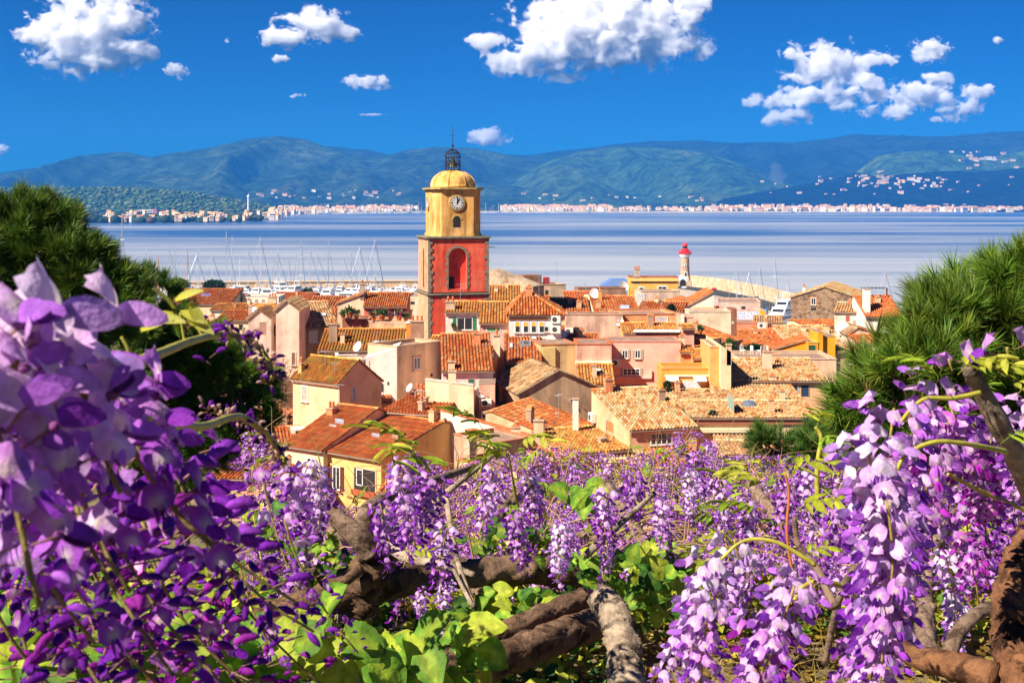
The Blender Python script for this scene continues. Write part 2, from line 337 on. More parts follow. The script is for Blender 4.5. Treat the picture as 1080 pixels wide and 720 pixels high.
# ---- haze over the gulf
def haze():
    m = bpy.data.materials.new('haze_air'); m.use_nodes = True; t = m.node_tree; t.nodes.clear()
    o = N(t, 'ShaderNodeOutputMaterial'); v = N(t, 'ShaderNodeVolumePrincipled'); v.inputs['Color'].default_value = (.05, .34, .95, 1)
    v.inputs['Density'].default_value = 7.5e-5; v.inputs['Anisotropy'].default_value = 0.0
    t.links.new(v.outputs[0], o.inputs['Volume'])
    mb = MB(); mb.box(-12500, -60, -8, 12500, 13200, 790)
    tag(mb.build('haze', m), 'thin blue haze over the gulf', 'haze', kind='stuff')
haze()

# ---- clouds: real volumes of vapour far beyond the mountains
def ico(sub=1):
    import bmesh
    bm = bmesh.new(); bmesh.ops.create_icosphere(bm, subdivisions=sub, radius=1.0)
    V = np.array([tuple(v.co) for v in bm.verts]); Fc = [[v.index for v in f.verts] for f in bm.faces]; bm.free()
    return V, np.array([i for f in Fc for i in f]), np.array([3]*len(Fc)), np.ones((len(Fc), 3))
ICO1 = ico(1)
def cloud(label, blobs, seed, thr=.0, n=0, r=None, Y=15000., freq=1.0):
    k = Y/F; cx = sum(b[0] for b in blobs)/len(blobs); cy_ = sum(b[1] for b in blobs)/len(blobs); c = W(cx, cy_, Y)
    m = bpy.data.materials.new('cloud_vapour'); m.use_nodes = True; t = m.node_tree; t.nodes.clear(); out = N(t, 'ShaderNodeOutputMaterial'); vol = N(t, 'ShaderNodeVolumePrincipled')
    vol.inputs['Color'].default_value = (1, 1, 1, 1); vol.inputs['Anisotropy'].default_value = -.2
    tc = N(t, 'ShaderNodeTexCoord'); acc = None
    def math_(op, a, b=None, c_=None, clamp=False):
        q = N(t, 'ShaderNodeMath', operation=op); q.use_clamp = clamp
        for i_, v in enumerate((a, b, c_)):
            if v is None: continue
            if isinstance(v, (int, float)): q.inputs[i_].default_value = v
            else: t.links.new(v, q.inputs[i_])
        return q.outputs[0]
    X0 = Z0 = 1e9; X1 = Z1 = -1e9; D = 0
    for bx, by, rx, ry in blobs:
        lx, lz, ax, az = (bx-cx)*k, -(by-cy_)*k, rx*k*1.12, ry*k*1.12; ay = (ax*az)**.5*.55
        X0 = min(X0, lx-ax*1.3); X1 = max(X1, lx+ax*1.3); Z0 = min(Z0, lz-az*1.35); Z1 = max(Z1, lz+az*1.35); D = max(D, ay*1.25)
        mp = N(t, 'ShaderNodeMapping'); mp.inputs['Scale'].default_value = (1/ax, 1/ay, 1/az); mp.inputs['Location'].default_value = (-lx/ax, 0, -lz/az); t.links.new(tc.outputs['Object'], mp.inputs[0])
        dt = N(t, 'ShaderNodeVectorMath', operation='DOT_PRODUCT'); t.links.new(mp.outputs[0], dt.inputs[0]); t.links.new(mp.outputs[0], dt.inputs[1])
        sh = math_('SUBTRACT', 1.0, dt.outputs['Value']); acc = sh if acc is None else math_('SMOOTH_MAX', acc, sh, .35)
    mpn = N(t, 'ShaderNodeMapping'); mpn.inputs['Scale'].default_value = (1.0, 1.0, 1.3); mpn.inputs['Location'].default_value = (seed*7.3*100, seed*311., seed*170.); t.links.new(tc.outputs['Object'], mpn.inputs[0])
    nz = N(t, 'ShaderNodeTexNoise'); nz.inputs['Scale'].default_value = .0042*freq*(1.0 if X1-X0 > 700 else 2.2); nz.inputs['Detail'].default_value = 7; nz.inputs['Roughness'].default_value = .66; nz.inputs['Distortion'].default_value = .3; t.links.new(mpn.outputs[0], nz.inputs['Vector'])
    f = math_('MULTIPLY_ADD', nz.outputs['Fac'], 7.0, -3.5-.16-thr*3); f = math_('ADD', acc, f); f = math_('MULTIPLY', f, 2.0, clamp=True)
    small = .05 if X1-X0 < 350 else .030
    t.links.new(math_('MULTIPLY', f, small), vol.inputs['Density']); t.links.new(vol.outputs[0], out.inputs['Volume'])
    mb = MB(); mb.box(X0, -D, Z0, X1, D, Z1); o = mb.build('cloud', m); o.location = c
    m.cycles.volume_step_rate = CLOUD_STEP
    return tag(o, label, 'cloud', 'white clouds over the mountains', 'thing')
CLOUD_STEP = .5
cloud('large white cloud at the upper left with a ragged flat underside', [(90, 38, 52, 34), (120, 52, 38, 24), (72, 5, 22, 14), (132, 22, 26, 26), (42, 38, 26, 9), (162, 62, 9, 8)], 1, n=15000)
cloud('small cloud puff trailing right of the large left cloud', [(186, 75, 12, 7)], 2, n=1400, r=(.8, 3))
cloud('ragged medium cloud between the large left cloud and the central cloud', [(330, 26, 34, 15), (300, 38, 24, 9), (355, 36, 24, 8), (305, 48, 10, 5)], 3, n=7000, r=(.9, 4))
cloud('tiny cloud scrap just below the ragged medium cloud', [(295, 62, 9, 4)], 4, n=700, r=(.7, 2))
cloud('small flat cloud above the ridge left of the tower', [(388, 86, 20, 7), (375, 84, 9, 5), (402, 91, 10, 4)], 5, n=3000, r=(.8, 3))
cloud('thin cloud streak left of centre above the highest peak', [(313, 101, 8, 2.5)], 6, n=500, r=(.6, 1.5))
cloud('tiny low cloud streak under the small flat cloud', [(392, 121, 12, 1.5)], 16, n=260, r=(.5, 1.1))
cloud('lone cloud floating just right of the bell cage', [(513, 145, 22, 7.5), (523, 144, 10, 8), (500, 147, 11, 4)], 7, n=3600, r=(.8, 3.4))
cloud('huge bright cloud above centre cut by the top of the picture', [(640, 30, 78, 36), (585, 52, 50, 22), (550, 66, 34, 14), (690, 40, 40, 28), (610, 5, 34, 14), (512, 44, 18, 8), (716, 8, 36, 18), (600, 82, 20, 6), (745, 55, 12, 9)], 8, n=26000)
cloud('broad fluffy cloud mass at the right over the long ridge', [(868, 68, 42, 20), (840, 102, 32, 11), (835, 124, 26, 9), (900, 90, 34, 14), (810, 106, 20, 7), (880, 108, 24, 9), (925, 62, 20, 10), (915, 100, 26, 9)], 9, n=16000, thr=.05)
cloud('long trailing cloud at the far right below its small companion', [(975, 100, 44, 13), (940, 118, 34, 9), (1010, 112, 26, 12), (1030, 96, 22, 9), (990, 84, 20, 9), (1002, 126, 20, 6)], 10, n=13000, thr=.08)
cloud('small round cloud above the far right trailing cloud', [(981, 54, 18, 11), (972, 60, 9, 6)], 11, n=2600, r=(.8, 3.4))
cloud('cloud fleck in the corner at the far right', [(1053, 43, 5, 4)], 12, n=300, r=(.6, 1.8))
cloud('wisp of cloud touching the left border above the mountains', [(2, 158, 8, 6)], 13, n=500, r=(.7, 2))
cloud('tiny cloud fleck alone in the blue left of centre', [(240, 43, 3, 3)], 14, n=200, r=(.6, 1.4))
# ================================================================== THE TOWN
PAL = {
 'orange': [(.80,.23,.055),(.84,.32,.09),(.68,.15,.035),(.86,.44,.18),(.74,.19,.05),(.82,.27,.06)],
 'red':    [(.88,.24,.065),(.90,.29,.08),(.84,.19,.05),(.90,.36,.12),(.88,.25,.07)],
 'tan':    [(.82,.56,.28),(.76,.42,.18),(.86,.64,.36),(.64,.28,.11),(.80,.50,.24),(.52,.22,.09),(.84,.58,.26)],
 'cream':  [(.86,.66,.34),(.82,.56,.24),(.78,.40,.15),(.86,.70,.42),(.70,.24,.07),(.85,.58,.24)],
 'mossy':  [(.74,.30,.05),(.70,.36,.06),(.80,.24,.05),(.66,.40,.08),(.78,.32,.07),(.64,.26,.05)],
 'gold':   [(.86,.44,.10),(.82,.33,.07),(.86,.54,.16),(.70,.22,.05),(.84,.40,.10)],
 'brown':  [(.40,.18,.09),(.46,.24,.12),(.34,.14,.07),(.52,.28,.15)],
}
M_TILE = attr_mat('roof_tile', .85, .2, .16, 1.6, bmp=.3)
def tile_tpl(pitch, row):
    w = pitch*.33; mb = MB(); a = [math.pi*(1-i/4) for i in range(5)]; h = pitch*.36; e = .035
    lo = [(pitch*.5+w*math.cos(t)*1.05, 0, h*math.sin(t)+e+.005) for t in a]; hi = [(pitch*.5+w*.92*math.cos(t), row*1.06, h*.9*math.sin(t)) for t in a]
    mb.faces(lo+hi, [(i, i+1, i+6, i+5) for i in range(4)])
    mb.faces(lo, [(4, 3, 2, 1, 0)], (.78, .72, .70))
    x0 = pitch*.5-w; x1 = pitch*.5+w-pitch
    mb.faces([(x1, 0, e+.004), (x0, 0, e+.004), (x0, row*1.06, 0), (x1, row*1.06, 0), ((x0+x1)/2, 0, e-.055), ((x0+x1)/2, row*1.06, -.09)], [(1, 0, 3, 5, 4), (1, 4, 5, 2)][0:0]+[(0, 4, 5, 3), (4, 1, 2, 5)], (.62, .56, .52))  # channel tinted darker: the shadow between cover tiles put into its colour
    return mb.tpl()
TT = {}
def tiles(mb, O, U, V, L, H, pal, pitch=.30, row=.42, keep=None, seed=0, moss=0):
    U = Vector(U).normalized(); V = Vector(V).normalized(); Nn = U.cross(V).normalized()
    nc = max(1, round(L/pitch)); p = L/nc; nr = max(1, round(H/row)); rr = H/nr
    tp = tile_tpl(p, rr); g = np.random.default_rng(seed+int(L*100)); O = Vector(O); P = PAL[pal]
    Ms = []; Cs = []; R = np.array([U, V, Nn]).T
    for i in range(nc):
        for j in range(nr):
            u = i*p; v = j*rr
            if keep and not keep(u+p/2, v+rr/2): continue
            o = O+U*(u+g.uniform(-.012, .012))+V*(v+g.uniform(-.02, .02))+Nn*g.uniform(0, .018)
            M = np.zeros((3, 4)); M[:, :3] = R; M[:, 3] = o; Ms.append(M)
            c = np.array(P[g.integers(len(P))]); f = noise.noise((u*.5+seed, v*.5, 1.3))
            c = c*(1+.22*f)*g.uniform(.82, 1.12)
            if f > .22 and moss: c = c*.6+np.array((.34, .30, .06))*.5
            Cs.append(c)
    if Ms: mb.inst(tp, Ms, Cs)
    return mb
M_GUT = plain((.30, .20, .15), .6, .4, .3, .2, name='gutter'); M_GLASS = plain((.025, .03, .035), .08, .8, 0, 0, name='window_glass')
M_WHITE = plain((.78, .76, .72), .5, .4, 0, .06, name='white_paint'); M_DARK = plain((.035, .03, .028), .7, .2, 0, .2, name='dark_opening')
M_CAP = attr_mat('ridge_tile', .85, .2, .25, 2.5)
M_METAL = plain((.55, .55, .56), .4, .5, .6, .1, name='grey_metal'); M_POT = plain((.60, .18, .06), .8, .2, 0, .25, name='terracotta')
M_AC = plain((.74, .72, .66), .45, .4, 0, .06, name='enamel'); M_DISH = plain((.72, .72, .70), .5, .3, 0, .05, name='dish_paint')
def wood(c): return plain(c, .65, .3, 0, .18, scale=5, name='painted_wood')

ALLH = []
class House:
    def __init__(s, label, p0, p1, Y0, name='house', group=None, tall=None):
        P0 = W(p0[0], p0[1], Y0); z = P0.z; Y1 = (CZ-z)*F/(p1[1]-HY); P1 = W(p1[0], p1[1], Y1)
        s.L = math.hypot(P1.x-P0.x, P1.y-P0.y); s.ang = math.atan2(P1.y-P0.y, P1.x-P0.x)
        gz = min(ground_z(P0.x, P0.y), ground_z(P1.x, P1.y+8))-.6
        if tall: gz = max(gz, z-tall)
        gz = min(gz, z-2.2); s.he = z-gz; s.root = thing(name, label, 'house' if name == 'house' else name.replace('_', ' '), (P0.x, P0.y, gz), s.ang, group)
        ALLH.append(s); s.O = Vector((P0.x, P0.y, gz)); s.R = Matrix.Rotation(-s.ang, 3, 'Z'); s.t = 0; s.rise = 0; s.seed = rnd.random()*50
    def ray(s, px, py):
        o = s.R @ (Vector((0, 0, CZ))-s.O); d = s.R @ Vector(((px-540)/F, 1, -(py-HY)/F)); return o, d
    def at(s, px, py, face='front'):
        o, d = s.ray(px, py)
        if face == 'front': k = -o.y/d.y
        elif face == 'left': k = -o.x/d.x
        elif face == 'right': k = (s.L-o.x)/d.x
        elif face == 'slope':
            n = Vector((0, -s.rise, s.t)); k = n.dot(Vector((0, 0, s.he))-o)/n.dot(d)
        elif face == 'flat': k = (s.he-o.z)/d.z
        return o+d*k
    def ridge_at(s, end, px, py):
        o, d = s.ray(px, py); x = 0 if end == 'L' else s.L; k = (x-o.x)/d.x; q = o+d*k; return q.y, q.z-s.he
    def ridge_t(s, t, py):
        # the ridge lies t metres behind the eave and shows at row py
        o, d = s.ray(540, py); mid = s.R.inverted() @ Vector((s.L/2, t, 0))+s.O
        z = CZ-(py-HY)/F*mid.y; return t, z-s.O.z-s.he
    # ---- bodies
    def front_roof(s, wallm, ridge, d, pal='orange', hb=None, over=.28, pitch=.30, row=.42, moss=0, cornice=True, side=.12, trim=None):
        t, rise = s.ridge_at(*ridge) if ridge[0] in ('L', 'R') else s.ridge_t(*ridge)
        t = max(t, 1.0); d = max(d+t if d <= 1.5 else d, t+.02); s.t, s.rise = t, rise; L, he = s.L, s.he
        hb = (he+rise-(d-t)*abs(rise)/t) if hb is None else hb; s.d = d; s.hb = hb
        mb = MB(); mb.prism([(0, 0), (0, he), (t, he+rise), (d, hb), (d, 0)], 'x', 0, L); mb.build('wall', wallm, s.root, fix=True)
        r = MB(); sl = math.hypot(t, rise); V = Vector((0, t, rise)).normalized(); up = Vector((0, -V.z, V.y))
        O = Vector((-side, 0, he))-V*over+up*.10
        tiles(r, O, (1, 0, 0), V, L+2*side, sl+over, pal, pitch, row, seed=int(s.seed*10), moss=moss)
        def slab(A, Vd, ln, upv):
            q = [A+upv*-.08, A+Vd*ln-upv*.08, A+Vd*ln-upv*.02, A-upv*.02]
            r.prism([(p.y, p.z) for p in q], 'x', -side+.02, L+side-.02, (.30, .16, .09))
        slab(O, V, sl+over, up)
        if d > t+.3:
            Vb = Vector((0, -(d-t), he+rise-hb)).normalized(); upb = Vector((0, Vb.z, -Vb.y)); upb = upb if upb.z > 0 else -upb
            Ob = Vector((L+side, d, hb))-Vb*.2+upb*.10; lb = math.hypot(d-t, he+rise-hb)+.2
            tiles(r, Ob, (-1, 0, 0), Vb, L+2*side, lb, pal, pitch, row, seed=int(s.seed*7), moss=moss); slab(Ob, Vb, lb, upb)
        ro = r.build('roof', M_TILE, s.root); s.roof = ro
        n = max(2, int((L+2*side)/.42)); c = MB()
        for i in range(n):
            x0 = -side+(L+2*side)*i/n; x1 = -side+(L+2*side)*(i+1.08)/n; k = Vector(PAL[pal][rnd.randrange(len(PAL[pal]))])*rnd.uniform(.85, 1.15)
            V_ = [(x, t+.14*math.cos(a)*sc, he+rise+.13+.11*math.sin(a)*sc) for x, sc in ((x0, 1.08), (x1, .95)) for a in [math.pi*j/5 for j in range(6)]]
            c.faces(V_, [(j, j+1, j+7, j+6) for j in range(5)]+[(0, 1, 2, 3, 4, 5)], tuple(k))
        c.build('ridge_tiles', M_CAP, ro)
        if cornice:
            g = MB(); g.tube([(-side, -over*.9-.06, he-over*rise/t*.9-.02), (L+side, -over*.9-.06, he-over*rise/t*.9-.02)], .055, 7); g.build('gutter', M_GUT, ro)
            m = MB(); m.box(-.05, -.14, he-.26, L+.05, -.003, he-.10); m.box(-.03, -.08, he-.36, L+.03, -.003, he-.262); m.build('cornice', trim or wallm, s.root)
        return s
    def gable_front(s, wallm, u, yap, d, pal='orange', hr=None, over=.22, pitch=.30, coping=(.62, .46, .30), roof=True):
        L, he = s.L, s.he; xa = u*L; o, dd = s.ray(540, yap)
        wpt = s.R.inverted() @ Vector((xa, 0, 0))+s.O; za = CZ-(yap-HY)/F*wpt.y-s.O.z
        hr = he if hr is None else hr; s.d = d
        prof = [(0, 0), (L, 0), (L, hr), (xa, za), (0, he)]
        if u >= .999: prof = [(0, 0), (L, 0), (L, za), (0, he)]
        if u <= .001: prof = [(0, 0), (L, 0), (L, hr), (0, za)]
        mb = MB(); mb.prism(prof, 'y', 0, d); mb.build('wall', wallm, s.root, fix=True)
        if roof:
            r = MB()
            for (xe, ze, sgn) in ([(0, he, 1)] if xa > .05 else [])+([(L, hr, -1)] if xa < L-.05 else []):
                V = Vector((xa-xe, 0, za-ze)); ln = V.length; V.normalize(); up = Vector((-V.z*1, 0, V.x)); up = up if up.z > 0 else -up
                U = Vector((0, -1, 0)) if sgn > 0 else Vector((0, 1, 0)); O = Vector((xe, d+.05 if sgn > 0 else -over, ze))-V*.22+up*.10
                tiles(r, O, U, V, d+.05+over, ln+.22, pal, pitch, seed=int(s.seed*9)+sgn)
                q = [O-up*.08, O+V*(ln+.22)-up*.08, O+V*(ln+.22)-up*.02, O-up*.02]
                r.prism([(p.x, p.z) for p in q], 'y', -over+.02, d+.03, coping)
            s.roof = r.build('roof', M_TILE, s.root)
        return s
    def flat(s, wallm, d, par=.0, coping=None, roofc=(.34, .22, .16), tilecap=None):
        L, he = s.L, s.he; s.d = d; mb = MB(); mb.box(0, 0, 0, L, d, he-par-.01); 
        if par:
            for b in ((0, 0, L, .22), (0, d-.22, L, d), (0, .22, .22, d-.22), (L-.22, .22, L, d-.22)): mb.box(b[0], b[1], he-par-.01, b[2], b[3], he)
        mb.build('wall', wallm, s.root)
        r = MB(); z = he-par; r.box(.23 if par else -.02, .23 if par else -.02, z-.008, L-.23 if par else L+.02, d-.23 if par else d+.02, z+.04); s.roof = r.build('roof', plain(roofc, .9, .2, 0, .25, scale=.8, name='roof_deck'), s.root)
        if coping is not None:
            c = MB()
            for b in ((-.06, -.06, L+.06, .26), (-.06, d-.26, L+.06, d+.06), (-.06, .26, .26, d-.26), (L-.26, .26, L+.06, d-.26)): c.box(b[0], b[1], he+.003, b[2], b[3], he+.09)
            c.build('coping', plain(coping, .8, .2, 0, .2, name='coping'), s.root)
        return s
    def hip(s, wallm, d, yap, inset, pal='orange', over=.35):
        L, he = s.L, s.he; s.d = d; t = d/2; _, rise = s.ridge_t(t, yap); s.t, s.rise = t, rise
        mb = MB(); mb.box(0, 0, 0, L, d, he-.02); mb.build('wall', wallm, s.root); r = MB(); i0, i1 = inset
        A = [Vector((-over, -over, he)), Vector((L+over, -over, he)), Vector((L+over, d+over, he)), Vector((-over, d+over, he))]; R0 = Vector((i0, t, he+rise)); R1 = Vector((L-i1, t, he+rise))
        for (a, b, c, e) in ((A[0], A[1], R1, R0), (A[1], A[2], R1, R1), (A[2], A[3], R0, R1), (A[3], A[0], R0, R0)):
            U = (b-a).normalized(); mid = (c+e)/2; V = (mid-a); V = (V-U*V.dot(U)); H = V.length; V.normalize(); Lb = (b-a).length; ue = (e-a).dot(U); uc = (c-a).dot(U)
            tiles(r, a+Vector((0, 0, .08)), U, V, Lb, H, pal, .3, .42, keep=lambda u, v, ue=ue, uc=uc, Lb=Lb, H=H: ue*v/H-.1 <= u <= Lb-(Lb-uc)*v/H+.1, seed=int(s.seed*5))
            r.faces([a, b, c+Vector((0, 0, .0)), e] if (c-e).length > .01 else [a, b, c], [(0, 1, 2, 3)] if (c-e).length > .01 else [(0, 1, 2)], (.3, .16, .09))
        r.faces([v-Vector((0, 0, .03)) for v in A], [(3, 2, 1, 0)], (.3, .2, .12)); s.roof = r.build('roof', M_TILE, s.root)
        c = MB()
        for a, b in ((A[0], R0), (A[1], R1), (A[2], R1), (A[3], R0), (R0, R1)):
            n = max(2, int((b-a).length/.42))
            for i in range(n): c.tube([a.lerp(b, i/n)+Vector((0, 0, .12)), a.lerp(b, (i+1.05)/n)+Vector((0, 0, .10))], [.15, .12], 7, tuple(Vector(PAL[pal][rnd.randrange(5)])*rnd.uniform(.85, 1.15)))
        c.build('ridge_tiles', M_CAP, s.roof); return s
    # ---- parts
    def _frame(s, face):
        if face == 'front': return Matrix.Identity(4)
        if face == 'left': return Matrix.Translation((0, 0, 0)) @ Matrix.Rotation(-math.pi/2, 4, 'Z')
        return Matrix.Translation((s.L, 0, 0)) @ Matrix.Rotation(math.pi/2, 4, 'Z')
    def rect(s, face, x0, y0, x1, y1):
        a = s.at(x0, y0, face); b = s.at(x1, y1, face); c = s.at(x0, y1, face); Fm = s._frame(face); Fi = Fm.inverted()
        a, b, c = Fi @ a, Fi @ b, Fi @ c
        return min(a.x, b.x), max(a.x, b.x), min(c.z, b.z), max(a.z, b.z), Fm
    def window(s, x0, y0, x1, y1, face='front', n=2, rows=1, frame=(.78, .76, .72), shutters=None, sw=1.0, closed=False, sill=True, blind=None, name='window', surround=None):
        u0, u1, z0, z1, M = s.rect(face, x0, y0, x1, y1)
        fm = MB(); t = min(.07, (u1-u0)*.12); fc = plain(frame, .55, .3, 0, .06, name='frame_paint')
        if surround:
            sr = MB(); e = .16; sr.box(u0-e, -.03, z0-e, u1+e, .0-.002, z0, M=M); sr.box(u0-e, -.03, z1, u1+e, -.002, z1+e, M=M); sr.box(u0-e, -.03, z0, u0, -.002, z1, M=M); sr.box(u1, -.03, z0, u1+e, -.002, z1, M=M)
        fm.box(u0, -.055, z0, u0+t, -.002, z1, M=M); fm.box(u1-t, -.055, z0, u1, -.002, z1, M=M); fm.box(u0+t, -.055, z1-t, u1-t, -.002, z1, M=M); fm.box(u0+t, -.055, z0, u1-t, -.002, z0+t, M=M)
        for i in range(1, n):
            u = u0+(u1-u0)*i/n; fm.box(u-t*.5, -.05, z0+t, u+t*.5, -.004, z1-t, M=M)
        for i in range(1, rows):
            z = z0+(z1-z0)*i/rows; fm.box(u0+t, -.047, z-t*.3, u1-t, -.006, z+t*.3, M=M)
        w = fm.build(name, fc, s.root)
        if closed:
            p = MB()
            k = max(3, int((z1-z0)/.09))
            for i in range(k): p.box(u0+t, -.045, z0+t+(z1-z0-2*t)*i/k, u1-t, -.01, z0+t+(z1-z0-2*t)*(i+.72)/k, M=M)
            p.box(u0+t, -.012, z0+t, u1-t, -.008, z1-t, M=M)
            p.build('shutter', wood(closed), w)
        else:
            p = MB(); p.box(u0+t, -.018, z0+t, u1-t, -.009, z1-t, M=M); p.build('pane', M_GLASS, w)
            if blind:
                b = MB(); zb = z1-(z1-z0)*blind[1]; b.box(u0+t, -.03, zb, u1-t, -.02, z1-t, M=M); b.build('blind', wood(blind[0]), w)
        if shutters:
            ww = (u1-u0)/2*sw
            for sd in (-1, 1):
                q = MB(); a, b = (u0-ww-.03, u0-.03) if sd < 0 else (u1+.03, u1+ww+.03)
                q.box(a, -.06, z0-.03, a+.05, -.01, z1+.03, M=M); q.box(b-.05, -.06, z0-.03, b, -.01, z1+.03, M=M); q.box(a+.05, -.06, z0-.03, b-.05, -.01, z0+.04, M=M); q.box(a+.05, -.06, z1-.04, b-.05, -.01, z1+.03, M=M)
                k = max(3, int((z1-z0)/.09))
                for i in range(k): q.box(a+.05, -.05, z0+.04+(z1-z0-.08)*i/k, b-.05, -.015, z0+.04+(z1-z0-.08)*(i+.7)/k, M=M)
                q.box(a+.05, -.016, z0+.04, b-.05, -.012, z1-.04, M=M)
                q.build('shutter', wood(shutters), w)
        if sill:
            q = MB(); q.box(u0-.08, -.16, z0-.07, u1+.08, -.003, z0-.004, M=M); q.build('sill', plaster((.66, .52, .38), .3), w)
        if surround: sr.build('surround', plain(surround, .8, .2, 0, .1, name='surround'), w)
        return w
    def opening(s, x0, y0, x1, y1, face='front', arch=False, deep=.0, name='opening', col=None):
        u0, u1, z0, z1, M = s.rect(face, x0, y0, x1, y1); r = (u1-u0)/2; c = (u0+u1)/2
        P = [(u0, z0), (u1, z0)]+([(c+r*math.cos(a), z1-r+r*math.sin(a)) for a in [math.pi*i/8 for i in range(9)]] if arch else [(u1, z1), (u0, z1)])
        mb = MB(); k = len(P); V = [tuple(M @ Vector((p[0], y, p[1]))) for y in (-.012, -.003) for p in P]
        mb.faces(V, [tuple(range(k)), tuple(range(2*k-1, k-1, -1))]+[(i, i+k, (i+1) % k+k, (i+1) % k) for i in range(k)])
        o = mb.build(name, M_DARK if col is None else wood(col), s.root)  # default dark panel: the uncut opening's inner shade put into its colour
        Q = [(c+(p[0]-c)*1.12, z0+(p[1]-z0)*1.05) for p in P]
        f = MB(); V = [tuple(M @ Vector((p[0], y, p[1]))) for y in (-.05, -.003) for p in P+Q]
        f.faces(V, [(i, i+1, k+i+1, k+i) for i in range(1, k-1)]+[(k-1, 0, k, 2*k-1)]+[(i, 2*k+i, 2*k+i+1, i+1) for i in range(1, k-1)]+[(k+i, k+i+1, 3*k+i+1, 3*k+i) for i in range(1, k-1)])
        f.build('surround', plaster((.5, .38, .26), .5), o); return o
    def chimney(s, px, py, w, h, face='slope', mat=None, d=None, pot=True, cap=(.5, .35, .24)):
        q = s.at(px, py, face); ww = w/F*(s.O.y); hh = h/F*s.O.y; d = d or min(ww, .7); x, y, z = q; m = MB(); m.box(x-ww/2, y, z-1.0, x+ww/2, y+d, z+hh)
        c = m.build('chimney', mat or plaster((.60, .40, .26), .8), s.roof if hasattr(s, 'roof') else s.root)
        e = MB(); e.box(x-ww/2-.07, y-.07, z+hh+.003, x+ww/2+.07, y+d+.07, z+hh+.10, cap)
        if pot:
            n = max(1, int(ww/.35))
            for i in range(n):
                cx = x-ww/2+ww*(i+.5)/n; e.tube([(cx, y+d/2, z+hh+.10), (cx, y+d/2, z+hh+.48)], [.12, .10], 9, (.58, .17, .06)); e.lathe([(.17, z+hh+.50), (.13, z+hh+.56), (.02, z+hh+.66)], 9, (.55, .18, .07), (cx, y+d/2))
        e.build('chimney_pot', M_CAP, s.root); return c
    def skylight(s, x0, y0, x1, y1, col=(.35, .5, .62)):
        a = s.at((x0+x1)/2, y1, 'slope'); b = s.at((x0+x1)/2, y0, 'slope'); l = s.at(x0, (y0+y1)/2, 'slope'); r = s.at(x1, (y0+y1)/2, 'slope')
        V = (b-a); H = max(V.length, .25); V.normalize(); w = abs(r.x-l.x); up = Vector((1, 0, 0)).cross(V); M = Matrix((( 1, V.x, up.x, a.x), (0, V.y, up.y, a.y), (0, V.z, up.z, a.z), (0, 0, 0, 1)))
        f = MB()
        for q in ((-w/2, 0, w/2, .08), (-w/2, H-.08, w/2, H), (-w/2, .08, -w/2+.08, H-.08), (w/2-.08, .08, w/2, H-.08)): f.box(q[0], q[1], .06, q[2], q[3], .30, M=M)
        o = f.build('skylight', M_METAL, s.roof); p = MB(); p.box(-w/2+.08, .08, .10, w/2-.08, H-.08, .26, M=M); p.build('pane', plain(col, .08, .8, 0, 0, name='skylight_glass'), o)
    def ac(s, px, py, face='front', w=.85, h=.62, out=.36, col=None):
        q = s._frame(face).inverted() @ s.at(px, py, face); M = s._frame(face) @ Matrix.Translation((q.x, 0, q.z)); m = MB(); m.box(-w/2, -out-.06, -h/2, w/2, -.06, h/2, M=M); o = m.build('air_conditioner', M_AC, s.root)
        g = MB(); V = []
        for rr in (.24, .05):
            V += [tuple(M @ Vector((-.12+rr*math.cos(a), -out-.075, rr*math.sin(a)))) for a in [2*math.pi*i/16 for i in range(16)]]
        V += [tuple(M @ Vector((-.12+.24*math.cos(a), -out-.061, .24*math.sin(a)))) for a in [2*math.pi*i/16 for i in range(16)]]
        g.faces(V, [(i, (i+1) % 16, 16+(i+1) % 16, 16+i) for i in range(16)]+[(i, 32+i, 32+(i+1) % 16, (i+1) % 16) for i in range(16)]); g.build('fan_grille', M_DARK, o)
        b = MB(); b.box(-w*.4, -out, -h/2-.05, -w*.4+.04, -.003, -h/2-.004, M=M); b.box(w*.4-.04, -out, -h/2-.05, w*.4, -.003, -h/2-.004, M=M); b.build('bracket', M_METAL, o)
    def dish(s, px, py, face='slope', r=.42, yaw=-.6):
        q = s.at(px, py, face); m = MB(); c = q+Vector((0, 0, .75)); ax = Vector((math.sin(yaw), -math.cos(yaw), .55)).normalized(); a = ax.orthogonal().normalized(); b = ax.cross(a); V = []
        for k in (0, .5, 1): V += [c+ax*(.16*k*k)+(a*math.cos(t)+b*math.sin(t))*r*max(k, .02) for t in [2*math.pi*i/16 for i in range(16)]]
        V += [v-ax*.02 for v in V]
        m.faces(V, [(i+16*k, (i+1) % 16+16*k, (i+1) % 16+16*k+16, i+16*k+16) for k in (0, 1) for i in range(16)]+[(48+i+16*k, 48+i+16*k+16, 48+(i+1) % 16+16*k+16, 48+(i+1) % 16+16*k) for k in (0, 1) for i in range(16)]+[(32+i, 32+(i+1) % 16, 80+(i+1) % 16, 80+i) for i in range(16)])
        o = m.build('satellite_dish', M_DISH, s.root); k = MB(); k.tube([q-Vector((0, 0, .2)), c-ax*.03], .03, 6); k.tube([c-b*.3, c+ax*.5], .015, 5); k.tube([c+ax*.5, c+ax*.56], .05, 6); k.build('mast', M_METAL, o)
    def antenna(s, px, py, h=22, face='slope'):
        q = s.at(px, py, face); hh = h/F*s.O.y; m = MB(); m.tube([q-Vector((0, 0, .3)), q+Vector((0, 0, hh))], .022, 5); o = m.build('antenna', M_METAL, s.root)
        k = MB(); k.tube([q+Vector((-.6, -.15, hh-.1)), q+Vector((.6, .15, hh-.1))], .014, 4)
        for i in range(7): x = -.55+i*.18; k.tube([q+Vector((x, -.25+x*.25, hh-.1)), q+Vector((x, .25+x*.25, hh-.1))], .009, 4)
        k.build('crossbar', M_METAL, o)
